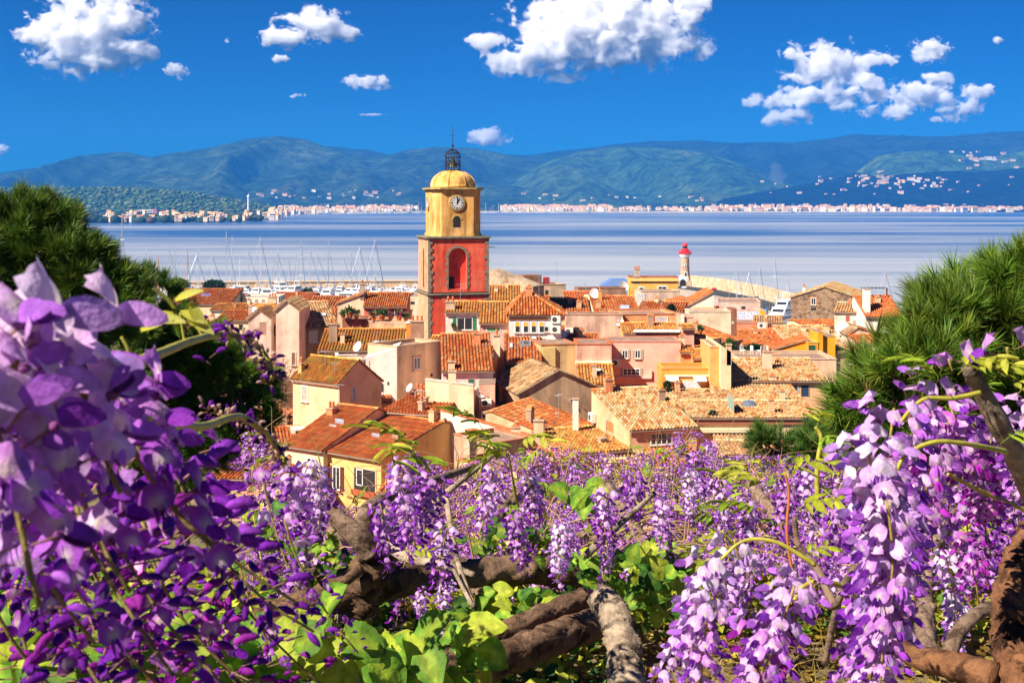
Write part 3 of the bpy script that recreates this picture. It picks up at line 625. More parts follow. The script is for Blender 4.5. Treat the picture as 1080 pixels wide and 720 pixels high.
    def band(s, x0, y0, x1, y1, col, face='front', out=.05, name='band', mat=None):
        u0, u1, z0, z1, M = s.rect(face, x0, y0, x1, y1); m = MB(); m.box(u0, -out, z0, u1, -.003, z1, M=M); return m.build(name, mat or plain(col, .8, .2, 0, .15, name='band'), s.root)

P = plaster; ST_B = stone((.30, .20, .12), (.52, .37, .22), 2.0); ST_D = stone((.16, .09, .055), (.36, .22, .13), 1.5, (.36, .27, .18)); ST_O = stone((.28, .23, .14), (.42, .34, .20), 3.2, (.40, .32, .20))
def H(*a, **k): return House(*a, **k)
# colours of rendered walls
PEACH = (.84, .46, .25); PINK = (.86, .44, .30); PALE = (.88, .62, .38); BEIGE = (.76, .54, .32); BROWN = (.48, .31, .19); WHITE = (.88, .76, .60); YEL = (.82, .46, .16); OCH = (.82, .31, .06); TERRA = (.74, .26, .11); OLIVE = (.58, .44, .21); MAUVE = (.78, .48, .36)

# ---- nearest row
h = H('yellow house with brown shutters and a dark loggia, red roofed', (341, 475), (402, 485), 100)
h.front_roof(P(YEL, .4), ('R', 468, 446), 9.3, 'red', pitch=.27, row=.8); h.window(351, 491, 359, 515, n=2, shutters=(.16, .045, .025), sw=.9); h.opening(374, 493, 396, 516); h.window(376, 494, 383, 511, n=1, sill=False); h.band(373, 515, 397, 520, (.45, .1, .04), out=.35, name='balcony_box')
h.skylight(391, 459, 402, 463); h.chimney(443, 438, 6, 14); h.skylight(382, 446, 385, 452, (.8, .78, .72)); b1 = h
q = MB(); q.box(.3, -.03, h.he-9, .38, -.004, h.he-.3); q.build('drain_pipe', M_METAL, h.root)
h = H('narrow house left of the yellow loggia house with a smooth red roof and two skylights', (300, 469), (341, 475), 101.5)
h.front_roof(P(PALE, .5), ('R', 398, 432), 9.2, 'red', pitch=.27, row=.8); h.skylight(353, 444, 364, 449); h.skylight(347, 450, 356, 452, (.75, .72, .66)); h.chimney(347, 440, 9, 9, mat=P(TERRA, .6)); h.window(324, 482, 333, 497, n=2)
h = H('low orange roofed house with a white box dormer beside the nearest wisteria', (262, 479), (322, 476), 104)
h.front_roof(P(PALE), (6, 452), 7.5, 'orange'); q = h.at(323, 458, 'slope'); m = MB(); m.box(q.x-1.3, q.y-.2, q.z-.5, q.x-.1, q.y+1.3, q.z+.55); o = m.build('dormer', P(WHITE, .2), h.root); m = MB(); m.box(q.x-.95, q.y-.215, q.z-.15, q.x-.4, q.y-.203, q.z+.4); m.build('opening', M_DARK, o)
h = H('low house with a brown patched roof behind the white box dormer', (262, 455), (306, 454), 110); h.front_roof(P(PALE), (5, 440), 6, 'brown'); h.chimney(300, 450, 5, 12)
h = H('pale garden outhouse with a red tile edge below the bare tree', (266, 439), (302, 439), 114); h.flat(P(PALE), 4, .2, (.6, .2, .08)); h.chimney(292, 440, 7, 17, 'flat', P(YEL, .5)); h.chimney(281, 440, 4, 9, 'flat', P(WHITE, .5))
h = H('low house with a shallow red roof and curved flue pipe behind the yellow loggia house', (404, 434), (462, 438), 106); h.front_roof(P(BROWN), ('R', 500, 413), 8.2, 'red', row=.7); h.chimney(446, 430, 7, 10); h.chimney(441, 418, 10, 6, mat=P(BROWN)); h.dish(433, 418)
g_ = MB(); a = h.at(455, 409, 'slope'); b = h.at(478, 412, 'slope'); g_.tube([(a.x, a.y+.1, a.z+.2), (h.L*.7, a.y, a.z+.25), (h.L+.2, a.y-.1, a.z+.2)], .14, 8); g_.build('flue_pipe', plain((.42, .38, .33), .6, .3, .3, name='zinc'), h.root)
h = H('ochre plastered house end with a red tile edge behind the wisteria sprays', (481, 485), (545, 497), 92); h.flat(P((.80, .50, .24), .5), 6, .25, (.62, .2, .08)); h.window(507, 508, 519, 524, n=1, closed=(.03, .30, .28))
h = H('small flat roofed annex with round terracotta pipes right of the olive gable', (479, 458), (520, 468), 97); h.flat(P(BROWN), 4, .2, (.5, .2, .1)); 
q = h.at(486, 462, 'front'); m = MB()
for i in range(6): m.tube([(q.x+.28*i, .5, h.he+.35), (q.x+.28*i, 1.4, h.he+.35)], .13, 10, cap=False)
m.build('clay_pipes', M_POT, h.root); h.chimney(492, 470, 10, 8, 'flat')
# long garden wall with red coping
def coping_wall(label, p, Ys, hgt, th, wm, cc, name='garden_wall'):
    pts = [W(x, y, Y) for (x, y), Y in zip(p, Ys)]; o = thing(name, label, 'wall', (pts[0].x, pts[0].y, pts[0].z-hgt)); mb = MB(); c = MB()
    for a, b in zip(pts[:-1], pts[1:]):
        d = (b-a); n = Vector((-d.y, d.x, 0)).normalized()*th/2; a = a-o.location; b = b-o.location
        def seg(m, z0, z1, k, col): V = [a-n*k, b-n*k, b+n*k, a+n*k]; m.faces([v+Vector((0, 0, z0)) for v in V]+[v+Vector((0, 0, z1)) for v in V], [(3, 2, 1, 0), (4, 5, 6, 7), (0, 1, 5, 4), (1, 2, 6, 5), (2, 3, 7, 6), (3, 0, 4, 7)], col)
        seg(mb, -hgt, -.03, 1, (.5,)*3); seg(c, -.027, .10, 1.35, cc)
    mb.build('wall', wm, o); c.build('coping', M_CAP, o); return o
coping_wall('long white and grey wall with a red tile coping running down to the right', [(466, 432), (530, 451), (597, 470)], [104, 101, 98], 4.0, .35, P(WHITE, .8), (.55, .15, .05))
coping_wall('short cream wall with a pale coping below the red shallow roof', [(449, 400), (500, 406)], [108, 107], 5.0, .3, P(PALE, .6), (.66, .58, .46))
def chim(label, x, yb, w, h_, Y, mat, pot=True, base=6):
    a = W(x, yb, Y); o = thing('chimney_stack', label, 'chimney', (a.x, a.y, a.z-base)); ww = w/F*Y; hh = h_/F*Y; m = MB(); m.box(-ww/2, -ww*.35, 0, ww/2, ww*.35, base+hh); m.build('shaft', mat, o)
    c = MB(); c.box(-ww/2-.06, -ww*.35-.06, base+hh+.003, ww/2+.06, ww*.35+.06, base+hh+.1, (.5, .34, .24))
    if pot: c.prism([(-ww*.45, base+hh+.104), (ww*.45, base+hh+.104), (0, base+hh+.104+ww*.45)], 'y', -ww*.3, ww*.3, (.62, .2, .07))
    c.build('cap', M_CAP, o)
chim('cream chimney with a small red gable cap on the long coping wall', 544, 467, 10, 16, 98, P((.78, .58, .36), .4))
chim('grey plastered chimney at the end of the low orange roof', 568, 458, 10, 14, 99, P(BEIGE, .8), False)
chim('white chimney standing against the brown stone gable', 607, 435, 6, 14, 101, P(WHITE, .3), False)
chim('small pale chimney just above the white-edged terrace wall', 477, 402, 8, 10, 107.5, P(PALE, .4), False)
# brown stone gable
h = H('brown rough gable house with a dark green shutter and pinkish side wall', (547, 415), (634, 411), 110)
h.gable_front(P((.52, .34, .20), 1.0), .47, 391, 8.5, 'tan', hr=None); h.window(551, 424, 565, 435, n=2, closed=(.012, .06, .045), surround=(.45, .2, .12)); h.ac(575, 446, w=.5, h=.45)
h.dish(556, 452, 'front', .5, -.9); h.dish(603, 432, 'front', .35, .5); h.window(538, 428, 543, 443, 'left', n=1, frame=(.4, .16, .08), surround=(.6, .36, .24)); h.chimney(530, 412, 7, 8, 'left', P(OCH, .3))
h = H('narrow pink wall house with stacked air conditioners left of the brown gable', (505, 405), (522, 405), 109); h.flat(P(PINK, .9), 6, 0, None); h.ac(513, 424, w=.9); h.ac(513, 437, w=.9, h=.75); h.dish(506, 424, 'front', .45, .7)
# yellow house with cream roof
h = H('peach house under a wide cream and red tiled roof, white four pane window', (664, 454), (735, 450), 100)
h.front_roof(P(PEACH, .35), ('L', 625, 412), 8.9, 'cream'); h.window(686, 457, 709, 468, n=4, rows=2); h.ac(627, 440, 'left', w=1.0, h=.8); h.opening(640, 443, 647, 453, 'left', col=(.55, .22, .07)); h.chimney(643, 414, 8, 14, mat=P(PEACH, .3)); h.band(692, 472, 722, 474, (.8, .74, .64), out=.5, name='awning_box'); h.opening(695, 476, 713, 490)
h = H('low lean-to with a cream orange roof below the peach house side wall', (598, 480), (664, 474), 94.5); h.front_roof(P(PEACH), (6.5, 453), 7, 'gold'); h.window(628, 488, 640, 497, n=2); h.chimney(637, 469, 8, 6, pot=False)
h = H('orange roofed lean-to sloping up behind the low cream lean-to', (582, 462), (620, 446), 99.5); h.front_roof(P(PEACH, .6), (5.5, 428), 6, 'orange', side=.05)
# right nearest
h = H('long low house at the right with a cream striped roof and dark eave gallery', (728, 441), (856, 441), 104); h.front_roof(P((.72, .5, .3)), (7, 424), 8, 'cream'); h.band(728, 443, 858, 447, (.34, .12, .07), out=.2, name='eave_gallery'); h.band(738, 451, 790, 455, (.78, .62, .40), out=.5, name='awning'); h.window(765, 458, 785, 467, n=3, frame=(.3, .38, .34)); h.window(800, 458, 820, 467, n=3, frame=(.3, .38, .34))
h = H('cream roofed house with a dark glass dome skylight box', (768, 438), (860, 438), 108); h.front_roof(P(WHITE, .3), (11, 403), 12, 'cream'); q = h.at(792, 438, 'slope'); m = MB(); m.box(q.x-.9, q.y-.1, q.z-.6, q.x+.9, q.y+1.8, q.z+.45); o = m.build('skylight_box', P(PEACH, .3), h.root); m = MB(); m.lathe([(.72, q.z+.45), (.66, q.z+.85), (.42, q.z+1.15), (.03, q.z+1.25)], 14, c=(q.x, q.y+.85)); m.build('glass_dome', plain((.12, .15, .2), .15, .7, 0, 0, name='dome_glass'), o)
h.opening(768, 415, 774, 432, 'left', col=(.3, .42, .36))
h = H('cream tiled house with a tall pale chimney in front of the ochre terrace', (770, 402), (872, 402), 118); h.front_roof(P(PEACH, .5), (7.5, 379), 8, 'cream'); h.chimney(810, 391, 9, 20, mat=P((.78, .5, .34), .4)); h.opening(845, 405, 853, 418, col=(.03, .05, .1)); h.window(836, 405, 842, 416, n=1)
# ---- middle row
h = H('peach house with a grey closed shutter and mottled orange roof', (309, 398), (358, 404), 112)
h.front_roof(P((.84, .48, .27), .15), ('R', 378, 381), 5.4, 'mossy'); h.window(318, 406, 325, 423, n=1, closed=(.52, .50, .42)); h.window(371, 408, 375, 422, 'right', n=1, closed=(.5, .5, .55)); h.chimney(316, 396, 5, 12, mat=P(YEL, .5))
h = H('slim brown plastered pier at the right end of the mottled orange roof', (376, 381), (384, 381), 111, tall=8); h.flat(P((.46, .28, .18)), 1.2, 0, None)
h = H('white lit wall block with a small arched window', (384, 378), (418.5, 378), 117); h.gable_front(P((.86, .70, .60), .12), 1, 366.5, 5, roof=False); h.opening(398, 403, 404, 413, arch=True); h.opening(408.5, 402.5, 410, 406)
m = MB(); m.box(-.05, -.05, h.he-4, .5, -.003, h.he-.2); m.build('pilaster', P((.86, .70, .60), .2), h.root)
h = H('white flat roofed block behind the mottled orange roof', (355, 375), (394, 374), 121); h.flat(P((.84, .68, .58), .2), 4, .15, (.8, .7, .6)); h.dish(378, 374, 'front', .55, -1)
h = H('beige stained wall house with one small barred window beside the white block', (418, 366), (467, 360), 117.5); h.flat(P((.74, .52, .30), .7), 4, .3, (.6, .38, .22)); h.window(436, 377, 443, 389, n=2, surround=(.5, .2, .13)); h.opening(454, 394, 456, 397)
h = H('house with a mossy orange roof and a brown stone chimney at its left end', (336, 370), (424, 369.5), 123); h.front_roof(P(BROWN), (7, 348), 8, 'mossy', moss=1); h.chimney(351, 362, 9, 20, mat=P((.42, .28, .18), 1), d=1.0); h.chimney(440, 361, 14, 22, mat=P((.50, .27, .17), 1), d=1.2); h.skylight(393, 362, 400, 366, (.75, .75, .72)); h.skylight(401, 362, 408, 366, (.75, .75, .72)); h.opening(339, 376, 345, 388)
h = H('brown walled house with white shuttered windows and a tan tiled roof', (316, 345), (357, 343.5), 135); h.front_roof(P((.42, .27, .16)), ('L', 305, 320), 9, 'tan'); h.window(326, 349, 335, 361, n=2, closed=(.72, .68, .66)); h.window(326, 376, 335, 386, n=2, closed=(.66, .64, .66)); h.window(339, 351, 343, 357, n=1, closed=(.6, .6, .6)); h.skylight(317, 324, 324, 327, (.3, .45, .7)); h.skylight(338, 332, 344, 335, (.8, .78, .75))
h = H('tall pale pink gable wall with one brown shutter left of the tan roof', (291, 327), (315.5, 327), 131); h.gable_front(P((.84, .56, .42), .5), .45, 317.5, 7, 'tan', hr=None); h.window(307, 371, 312, 385, n=1, closed=(.35, .16, .10)); h.antenna(296, 318, 20, 'front')
h = H('small white walled house with a striped golden roof left of the pale pink gable', (278, 330), (299, 329), 142); h.front_roof(P(WHITE, .2), (3, 322), 4, 'gold')
h = H('pinkish house with a dark doorway half hidden by the drooping wisteria spray', (262, 336), (286, 336), 137); h.gable_front(P((.72, .50, .40), .6), .45, 327, 5, 'brown', hr=None); h.opening(274, 340, 280, 353, col=(.42, .22, .15)); 
h = H('pink house with dark green shutters and planted window boxes below an orange roof', (384, 323.5), (429, 323.5), 165); h.front_roof(P((.66, .16, .12), .4), (4.5, 309.5), 5.5, 'orange')
for x in (393, 416): h.window(x, 325, x+7, 334, n=2, shutters=(.02, .07, .055), sw=1.1)
h.window(404.5, 326, 410, 337, n=1, frame=(.5, .3, .15)); m = MB(); u0, u1, z0, z1, M_ = h.rect('front', 385, 334, 428, 337.5); m.box(u0, -1.1, z0, u1, -.003, z1); h_pl = m.build('terrace_ledge', P(TERRA, .6), h.root)
h = H('pale side building with a sloping tiled edge left of the green shuttered pink house', (356, 320), (384, 320), 167); h.gable_front(P((.80, .60, .38), .35), 1, 310, 6, 'orange'); h.opening(371, 328, 373, 335); h.chimney(382, 309, 4, 9, 'front')
h = H('brick terrace building with planter boxes below the pale side building', (361, 337), (388.5, 337), 150); h.flat(P((.44, .16, .09), .8), 5, .3, (.5, .25, .14)); h.antenna(366, 337, 12, 'flat')
h = H('low terrace building with round pots along its edge below the green shutters', (389, 339), (432, 342), 148); h.flat(P((.60, .34, .2), .8), 4, .3, (.7, .5, .34))
h = H('small yellow lean-to and white rail at the foot of the left tower wall', (428, 341), (446, 341), 143); h.flat(P(OCH, .5), 2, .1, (.8, .75, .68))
h = H('house with a bright green shuttered wide window and golden roof before the tower', (470, 329.5), (506, 329.5), 131); h.front_roof(P((.76, .68, .62), .25), (3.6, 319), 5, 'gold'); h.window(481.5, 334.5, 498.5, 348, n=2, shutters=(.02, .26, .11), sw=.42, frame=(.74, .74, .72)); h.chimney(475, 328, 10, 9, mat=P((.56, .40, .26), .8)); h.antenna(472, 326, 12)
h = H('pink house with one closed green shutter and a steep golden roof', (506.5, 341), (535, 341), 128); h.front_roof(P((.80, .46, .36), .4), (6, 319.5), 7, 'gold'); h.window(513, 345, 528, 350, n=1, closed=(.10, .28, .06), sill=False)
h = H('white house with four yellow blinds in a row under an orange hipped roof', (537, 333), (592, 333), 126); h.hip(P((.84, .74, .66), .2), 8.5, 308.5, (1.6, 3.2))
h.band(537, 335, 578, 337, (.74, .30, .05), out=.12, name='blind_box')
for x in (543, 551.7, 560, 568.4): h.window(x, 339, x+6, 351, n=1, blind=((.85, .48, .08), .42))
h.ac(586, 336.5, w=.95, h=.8); h.ac(586, 347, w=.95, h=.8); h.window(574, 344, 579, 350, n=1)
h = H('rough pinkish plaster block with one small dark window behind the air conditioner stack', (597, 332), (657, 332), 138); h.flat(P((.72, .46, .33), 1.0), 3, .25, (.5, .3, .2)); h.opening(605, 345, 612, 352); h.ac(600, 349, w=.9, h=.8); h.dish(654, 347, 'front', .5)
h = H('steep striped orange roofed house with a pale pink gable wall facing right', (467, 391.5), (520, 391), 112); h.front_roof(P((.76, .55, .50), .2), (8, 353), 8.6, 'orange'); h.chimney(524, 366, 7, 12, mat=P(PALE, .3)); h.chimney(476, 390, 7, 8, 'front', P(PALE, .3)); h.opening(494, 400, 500, 405, col=(.02, .16, .12))
h = H('orange striped roof house with two small skylights and a dark brown wall below', (533, 382), (571, 382), 119); h.front_roof(P((.22, .12, .07)), (8, 353), 9, 'orange'); h.skylight(548, 362, 560, 367, (.06, .08, .1)); h.skylight(560, 357, 566, 360, (.5, .7, .8)); h.skylight(537, 364, 541, 369, (.5, .65, .8)); h.band(534, 384, 570, 386, (.14, .06, .03), out=.4, name='timber_beam'); h.antenna(549, 378, 14)
h = H('long narrow tiled roof strip between the orange striped roof and the plaster block', (571, 363), (632, 363), 129); h.front_roof(P((.58, .34, .2)), (4, 353), 5, 'orange'); h.dish(593, 360, 'slope', .5, .5); h.skylight(577, 358, 584, 361, (.3, .3, .3)); h.skylight(617, 360, 623, 362, (.6, .7, .75))
h = H('yellow pier house with a stained tan wall below the narrow tiled strip', (571, 364), (608, 363), 121); h.flat(P((.70, .48, .22), .9), 5, .0, (.55, .2, .08)); h.band(572, 366, 585, 390, (.82, .56, .22), out=.25, name='pilaster')
h = H('salmon plastered wall house above the small golden lean-to roof', (608, 363.5), (645, 363.5), 120.5); h.flat(P((.80, .44, .30), .8), 5, .0, (.6, .16, .06))
h = H('small golden lean-to roof in front of the salmon wall with a white band above', (611, 405), (648, 405), 117); h.front_roof(P(YEL), (3.2, 385), 3.4, 'gold'); h.skylight(627, 391, 634, 394, (.8, .76, .7)); m = MB(); m.box(-.2, h.t+.05, h.he+h.rise+.05, h.L, h.t+.5, h.he+h.rise+.35); m.build('white_band', P(WHITE, .2), h.root)
h = H('large salmon pink house with two rows of white windows and beige shutters', (640, 360.5), (718, 360.5), 124.5); h.flat(P((.88, .44, .32), .12), 4.5, .0, (.72, .30, .2))
for x in (656, 669.5): h.window(x, 369, x+6, 378, n=2, shutters=(.55, .45, .34), sw=.75, surround=(.7, .5, .4))
h.window(657, 388.5, 675, 395.5, n=4, rows=2, shutters=(.55, .45, .34), sw=.25, frame=(.85, .85, .88)); h.ac(649.5, 382, w=.9, h=.75); h.band(650, 397, 687, 399, (.84, .5, .42), out=.25, name='ledge'); h.band(686, 390, 687.5, 397, (.84, .5, .42), out=.2, name='post'); h.band(640, 406, 700, 408, (.35, .2, .15), out=.2, name='gutter')
h = H('orange terraced block with a white shutter window red panel and striped lean-to', (658, 332), (717, 331), 140); h.flat(P((.84, .38, .15), .2), 7, .25, (.6, .25, .12)); h.window(691, 334, 704.5, 345, n=1, closed=(.8, .78, .76)); h.band(685, 333, 690, 345, (.6, .08, .04), out=.06, name='red_panel'); h.ac(709, 342, w=.9, h=.7)
h = H('orange walled flat with two brown windows under a long white awning', (658, 352), (717, 352), 132); h.front_roof(P((.84, .42, .16), .3), (4.2, 341.5), 4.6, 'gold'); h.window(673, 353, 681, 359.5, n=1, frame=(.4, .3, .22)); h.window(684, 353, 692, 359.5, n=1, frame=(.4, .3, .22)); h.band(668, 347.5, 716, 349.5, (.8, .78, .74), out=.9, name='awning'); h.band(703, 352, 717, 357, (.66, .16, .06), out=.05, name='red_panel')
h = H('narrow salmon tower-like annex with a white edge right of the awning flat', (718, 335), (731, 335), 136); h.flat(P((.84, .44, .30), .2), 4, .2, (.75, .4, .25)); m = MB(); m.box(.0, -.25, h.he-3.2, .35, -.003, h.he+.4); m.build('pilaster', P(WHITE, .2), h.root)
h = H('stepped salmon annex with a small golden roof edge', (720, 347), (732, 347), 130); h.front_roof(P((.84, .42, .28), .3), (1.6, 343), 3, 'gold')
h = H('house with a large striped orange roof and a white double door dormer', (731, 366), (781, 359), 136); h.front_roof(P((.84, .44, .20), .3), (10, 335), 11, 'orange'); q = h.at(754, 366, 'slope'); m = MB(); m.box(q.x-.8, q.y-.3, q.z-1.2, q.x+.8, q.y+2.2, q.z+1.0); o = m.build('dormer', P((.84, .36, .10), .2), h.root); m = MB(); m.box(q.x-.62, q.y-.34, q.z-1.0, q.x+.62, q.y-.303, q.z+.7); m.build('door', M_WHITE, o); h.chimney(737, 350, 5, 7); h.skylight(771, 340, 774, 343, (.7, .7, .7))
h = H('cream parapet building on top of the large striped orange roof', (727, 329), (771, 329), 152); h.flat(P((.80, .62, .42), .4), 4, .2, (.78, .62, .44)); m = MB(); m.box(h.L+.02, 0, 0, h.L+.7, 3, h.he+.4); m.build('brick_pier', P((.3, .12, .07), .6), h.root)
h = H('terracotta walled annex with small tiled roof over a dark arched recess', (718, 372), (731, 372), 124); h.front_roof(P((.78, .30, .12), .3), (2, 366), 4, 'gold'); h.opening(719, 383, 725, 386, arch=False)
h = H('terracotta annex with a wider tiled canopy left of the tall ochre pier', (731, 378), (749, 378), 122.5); h.front_roof(P((.82, .36, .12), .3), (3, 369), 5, 'gold'); h.band(731, 378.5, 749, 382, (.5, .18, .1), out=.08, name='painted_shadow', mat=P(BROWN))  # brown strip below the canopy edge: the canopy's shadow painted as a band
h = H('ochre terrace house with a white garage door and small white awnings', (698, 389), (749, 389), 118); h.flat(P((.84, .34, .06), .15), 4, .35, (.86, .38, .08)); h.band(701, 395, 748, 397, (.8, .7, .5), out=.12, name='cornice'); h.window(720, 401, 739, 419, n=1, closed=(.82, .82, .84), sill=False, name='garage_door')
for x in (702, 731): 
    u0, u1, z0, z1, M_ = h.rect('front', x, 396.5, x+13, 400); m = MB(); m.prism([(-.003, z1), (-1.0, z0), (-1.0, z0-.06), (-.003, z1-.06)], 'x', u0, u1); m.build('awning', plain((.82, .78, .70), .7, .2, 0, .05, name='canvas'), h.root)
h = H('tall narrow ochre pier house beside the sunlit cream side wall', (749, 366), (760, 366), 117); h.flat(P((.84, .38, .12), .2), 6, 0, (.8, .5, .25)); h.antenna(753, 366, 8, 'flat')
h = H('tall cream stepped wall house between the ochre pier and the cream tiled roofs', (760.5, 371), (771, 371), 116); h.gable_front(P((.84, .62, .38), .2), 0, 364, 9, hr=None, roof=False); h.chimney(769, 374, 5, 10, 'front', P((.78, .46, .3), .4), pot=False)
# ---- right middle
h = H('long flat cream terrace building under the white chairs', (778, 379), (882, 379), 128); h.flat(P((.78, .50, .32), .5), 7, .25, (.70, .46, .32))
TERR = h
h = H('bright ochre building with a sloping red edge and a notched parapet', (815, 369), (853, 369), 150); h.gable_front(P((.84, .34, .02), .12), 1, 358, 4, 'red'); h.opening(852, 362, 852.6, 368)
h = H('bright ochre notched tower block with a small dark green opening', (852, 361.5), (864, 361.5), 149); h.flat(P((.84, .34, .02), .1), 4, 0, (.88, .5, .08)); h.opening(853, 364, 860, 371, col=(.02, .10, .04))
h = H('bright ochre taller corner block touching the pine branches', (863, 350.5), (868, 350.5), 149); h.flat(P((.86, .36, .02), .1), 4, 0, None)
h = H('bright ochre low corner block with a dotted wall left of the pine', (868, 355), (881, 355), 149.5); h.flat(P((.86, .36, .02), .1), 4, 0, None); h.opening(870, 357, 871, 358)
h = H('cream striped roof house under the brown stone gable', (831, 361), (890, 361), 168); h.front_roof(P(PALE, .5), (9, 344), 10, 'cream', pitch=.42, row=.5); h.ac(889, 364, w=1.1, h=.9); h.dish(889, 353, 'front', 1.0, -.4)
h = H('orange roof house behind the dark green hedge', (784, 364), (830, 364), 160); h.front_roof(P(PALE), (8, 349), 9, 'orange', pitch=.36)
h = H('terracotta flat box below the painted hoarding', (776, 341), (799, 341), 190); h.flat(P((.74, .24, .13), .2), 5, 0, (.6, .2, .12)); h.band(777, 349, 802, 353, (.40, .48, .66), out=1.4, name='blue_canopy')
h = H('orange roof row right of the terracotta box', (800, 352), (832, 352), 185); h.front_roof(P(PALE), (5, 345), 6, 'red', pitch=.4); h.ac(803, 343, w=1.2, h=.9)
h = H('large old stone gable house standing before the moored white yacht', (834, 314), (907, 316), 205); h.gable_front(ST_D, .49, 303, 14, 'cream', pitch=.4); h.window(855.5, 314, 860.5, 321.5, n=2, surround=(.5, .26, .14)); h.opening(889, 321, 896, 325, col=(.7, .55, .38)); h.opening(855, 324, 861, 327); h.chimney(848, 311, 3, 8, 'front', P(WHITE, .2))
h = H('cream house cluster with stepped roofs right of the old stone gable', (880, 329), (913, 330), 182); h.front_roof(P((.80, .64, .46), .5), (5, 320), 6, 'cream', pitch=.4); h.opening(892, 333, 896, 339, col=(.4, .08, .05)); h.opening(900, 338, 905, 343, col=(.6, .25, .12))
h = H('white chimney house with an orange roof at the edge of the right pine', (913, 334), (952, 334), 176); h.front_roof(P((.84, .74, .62), .4), (6, 312.5), 7, 'red', pitch=.4); h.chimney(915, 331, 6, 26, mat=P((.84, .76, .66), .2), d=1.2, pot=False)
m = MB(); z = h.he+h.rise+.3
for i in range(7): m.box(1.2+i*.55, h.t-1.2, z+.9, 1.35+i*.55, h.t+1.2, z+1.0)
for x in (1.2, 4.8): m.box(x, h.t, z-1, x+.15, h.t+.15, z+.9)
m.build('pergola', plain((.05, .09, .1), .7, name='pergola_paint'), h.root)
h = H('pale lean-to with loose tiles between the cream cluster and the pine', (893, 353), (930, 353), 165); h.gable_front(P((.80, .60, .42), .6), .3, 346, 6, 'tan', hr=None, pitch=.4)
# ---- behind the tower and upper right
h = H('orange roofed building touching the right side of the tower', (515, 318), (548, 318), 158); h.front_roof(P((.62, .36, .22)), (8, 302), 9, 'gold', pitch=.36)
h = H('old stone church nave with a bare sloping gable right of the tower', (514, 300), (562, 302), 172); h.gable_front(ST_B, .02, 284, 3, 'brown', hr=None, roof=False)
h = H('pale flat roofed block with small windows and crowded antennas', (548, 301), (597, 300), 205); h.flat(P((.68, .50, .34), .7), 5, .3, (.55, .4, .26)); h.window(563, 305, 567, 309, n=1); h.antenna(587, 300, 24, 'flat'); h.antenna(556, 301, 6, 'flat'); h.opening(575, 306, 578, 311); m = MB(); m.box(1, 1, h.he, 4.2, 4, h.he+1.6); m.build('roof_hut', P((.3, .16, .1), .5), h.root); m = MB(); m.box(4.8, 1, h.he, 5.6, 2, h.he+1.2); m.build('water_tank', plain((.5, .06, .05), .6, name='tank'), h.root)
h = H('orange roof behind the hipped roof left of the yellow rake line', (583, 332), (623, 332), 148); h.front_roof(P(PALE), (8, 315), 9, 'orange', pitch=.34)
h = H('orange roof with a white framed skylight below the yellow flat house', (624, 331), (676, 331), 150); h.front_roof(P(PALE), (10, 313), 11, 'orange', pitch=.34); h.skylight(653, 324, 664, 330, (.55, .62, .68)); m = MB(); a = h.at(624, 331, 'slope'); m.prism([(0, h.he+.02), (h.t, h.he+h.rise+.02), (h.t, h.he+h.rise+.3), (0, h.he+.3)], 'x', -.35, .25); m.build('rake_wall', P((.80, .62, .34), .3), h.root); h.chimney(633, 318, 4, 12, mat=P(OCH, .4)); h.dish(627, 316, 'slope', .7, .2)
h = H('small orange roofed house between the antenna block and the yellow flat house', (596, 316), (625, 316), 195); h.front_roof(P(PALE), (7, 308), 8, 'red', pitch=.4); h.antenna(608, 312, 12)
h = H('brown roof terrace building with a dark railing left of the yellow flat house', (610, 304.5), (660, 304), 222); h.flat(P((.40, .22, .14), .8), 4, .4, (.35, .16, .1))
h = H('tall yellow flat roofed house with two white framed windows near the mole', (664.5, 292.5), (715, 292.5), 232); h.flat(P((.86, .42, .09), .1), 5, .0, (.32, .05, .06)); h.window(674, 303, 679, 308, n=1, surround=(.8, .76, .7)); h.window(694, 302, 703, 306.5, n=2, surround=(.8, .76, .7)); h.chimney(672, 294, 6, 10, 'front', P((.5, .42, .34), .6)); h.band(664.5, 293.6, 715, 296.5, (.88, .6, .2), out=.3, name='cornice'); h.dish(658, 306, 'front', 1.0, .6)
h = H('pale rough wall house with thin antennas in front of the yellow flat house', (676, 307.5), (717, 307), 205); h.flat(P((.78, .58, .42), .7), 4, .2, (.7, .54, .4)); h.antenna(696, 320, 16, 'front'); h.band(671, 309, 680, 319, (.84, .8, .74), out=.06, name='white_patch')
h = H('orange roof jumble below the pale rough wall', (672, 328), (720, 329), 165); h.front_roof(P((.74, .46, .32)), (6, 319), 7, 'orange', pitch=.36); h.antenna(697, 325, 12)
h = H('white gable with a long sloping red roof edge below the mole road', (725, 323), (753, 323), 178); h.gable_front(P((.86, .72, .60), .15), 1, 308, 7, 'red', pitch=.4); h.band(731, 324, 751, 327, (.7, .42, .15), out=.5, name='tiled_canopy')
h = H('low orange lean-to left of the white sloping gable', (700, 323), (726, 323), 182); h.gable_front(P((.80, .5, .34), .3), 1, 316, 6, 'red', pitch=.4)
h = H('long pink stone warehouse below the mole road', (757, 318.5), (802, 319), 262); h.flat(stone((.60, .34, .27), (.72, .52, .42), .9, (.7, .55, .45)), 12, .3, (.6, .44, .36)); h.opening(782, 323, 786, 326)
m_, t_, b_ = base('painted_hoarding', .7, .2); n_ = noise_n(t_, 2.4, 2, .5, sc=(1, 1, 1.6)); t_.links.new(ramp(t_, n_, [(.46, (.80, .80, .84)), (.50, (.05, .10, .50)), (.54, (.80, .80, .84))]), b_.inputs['Base Color'])
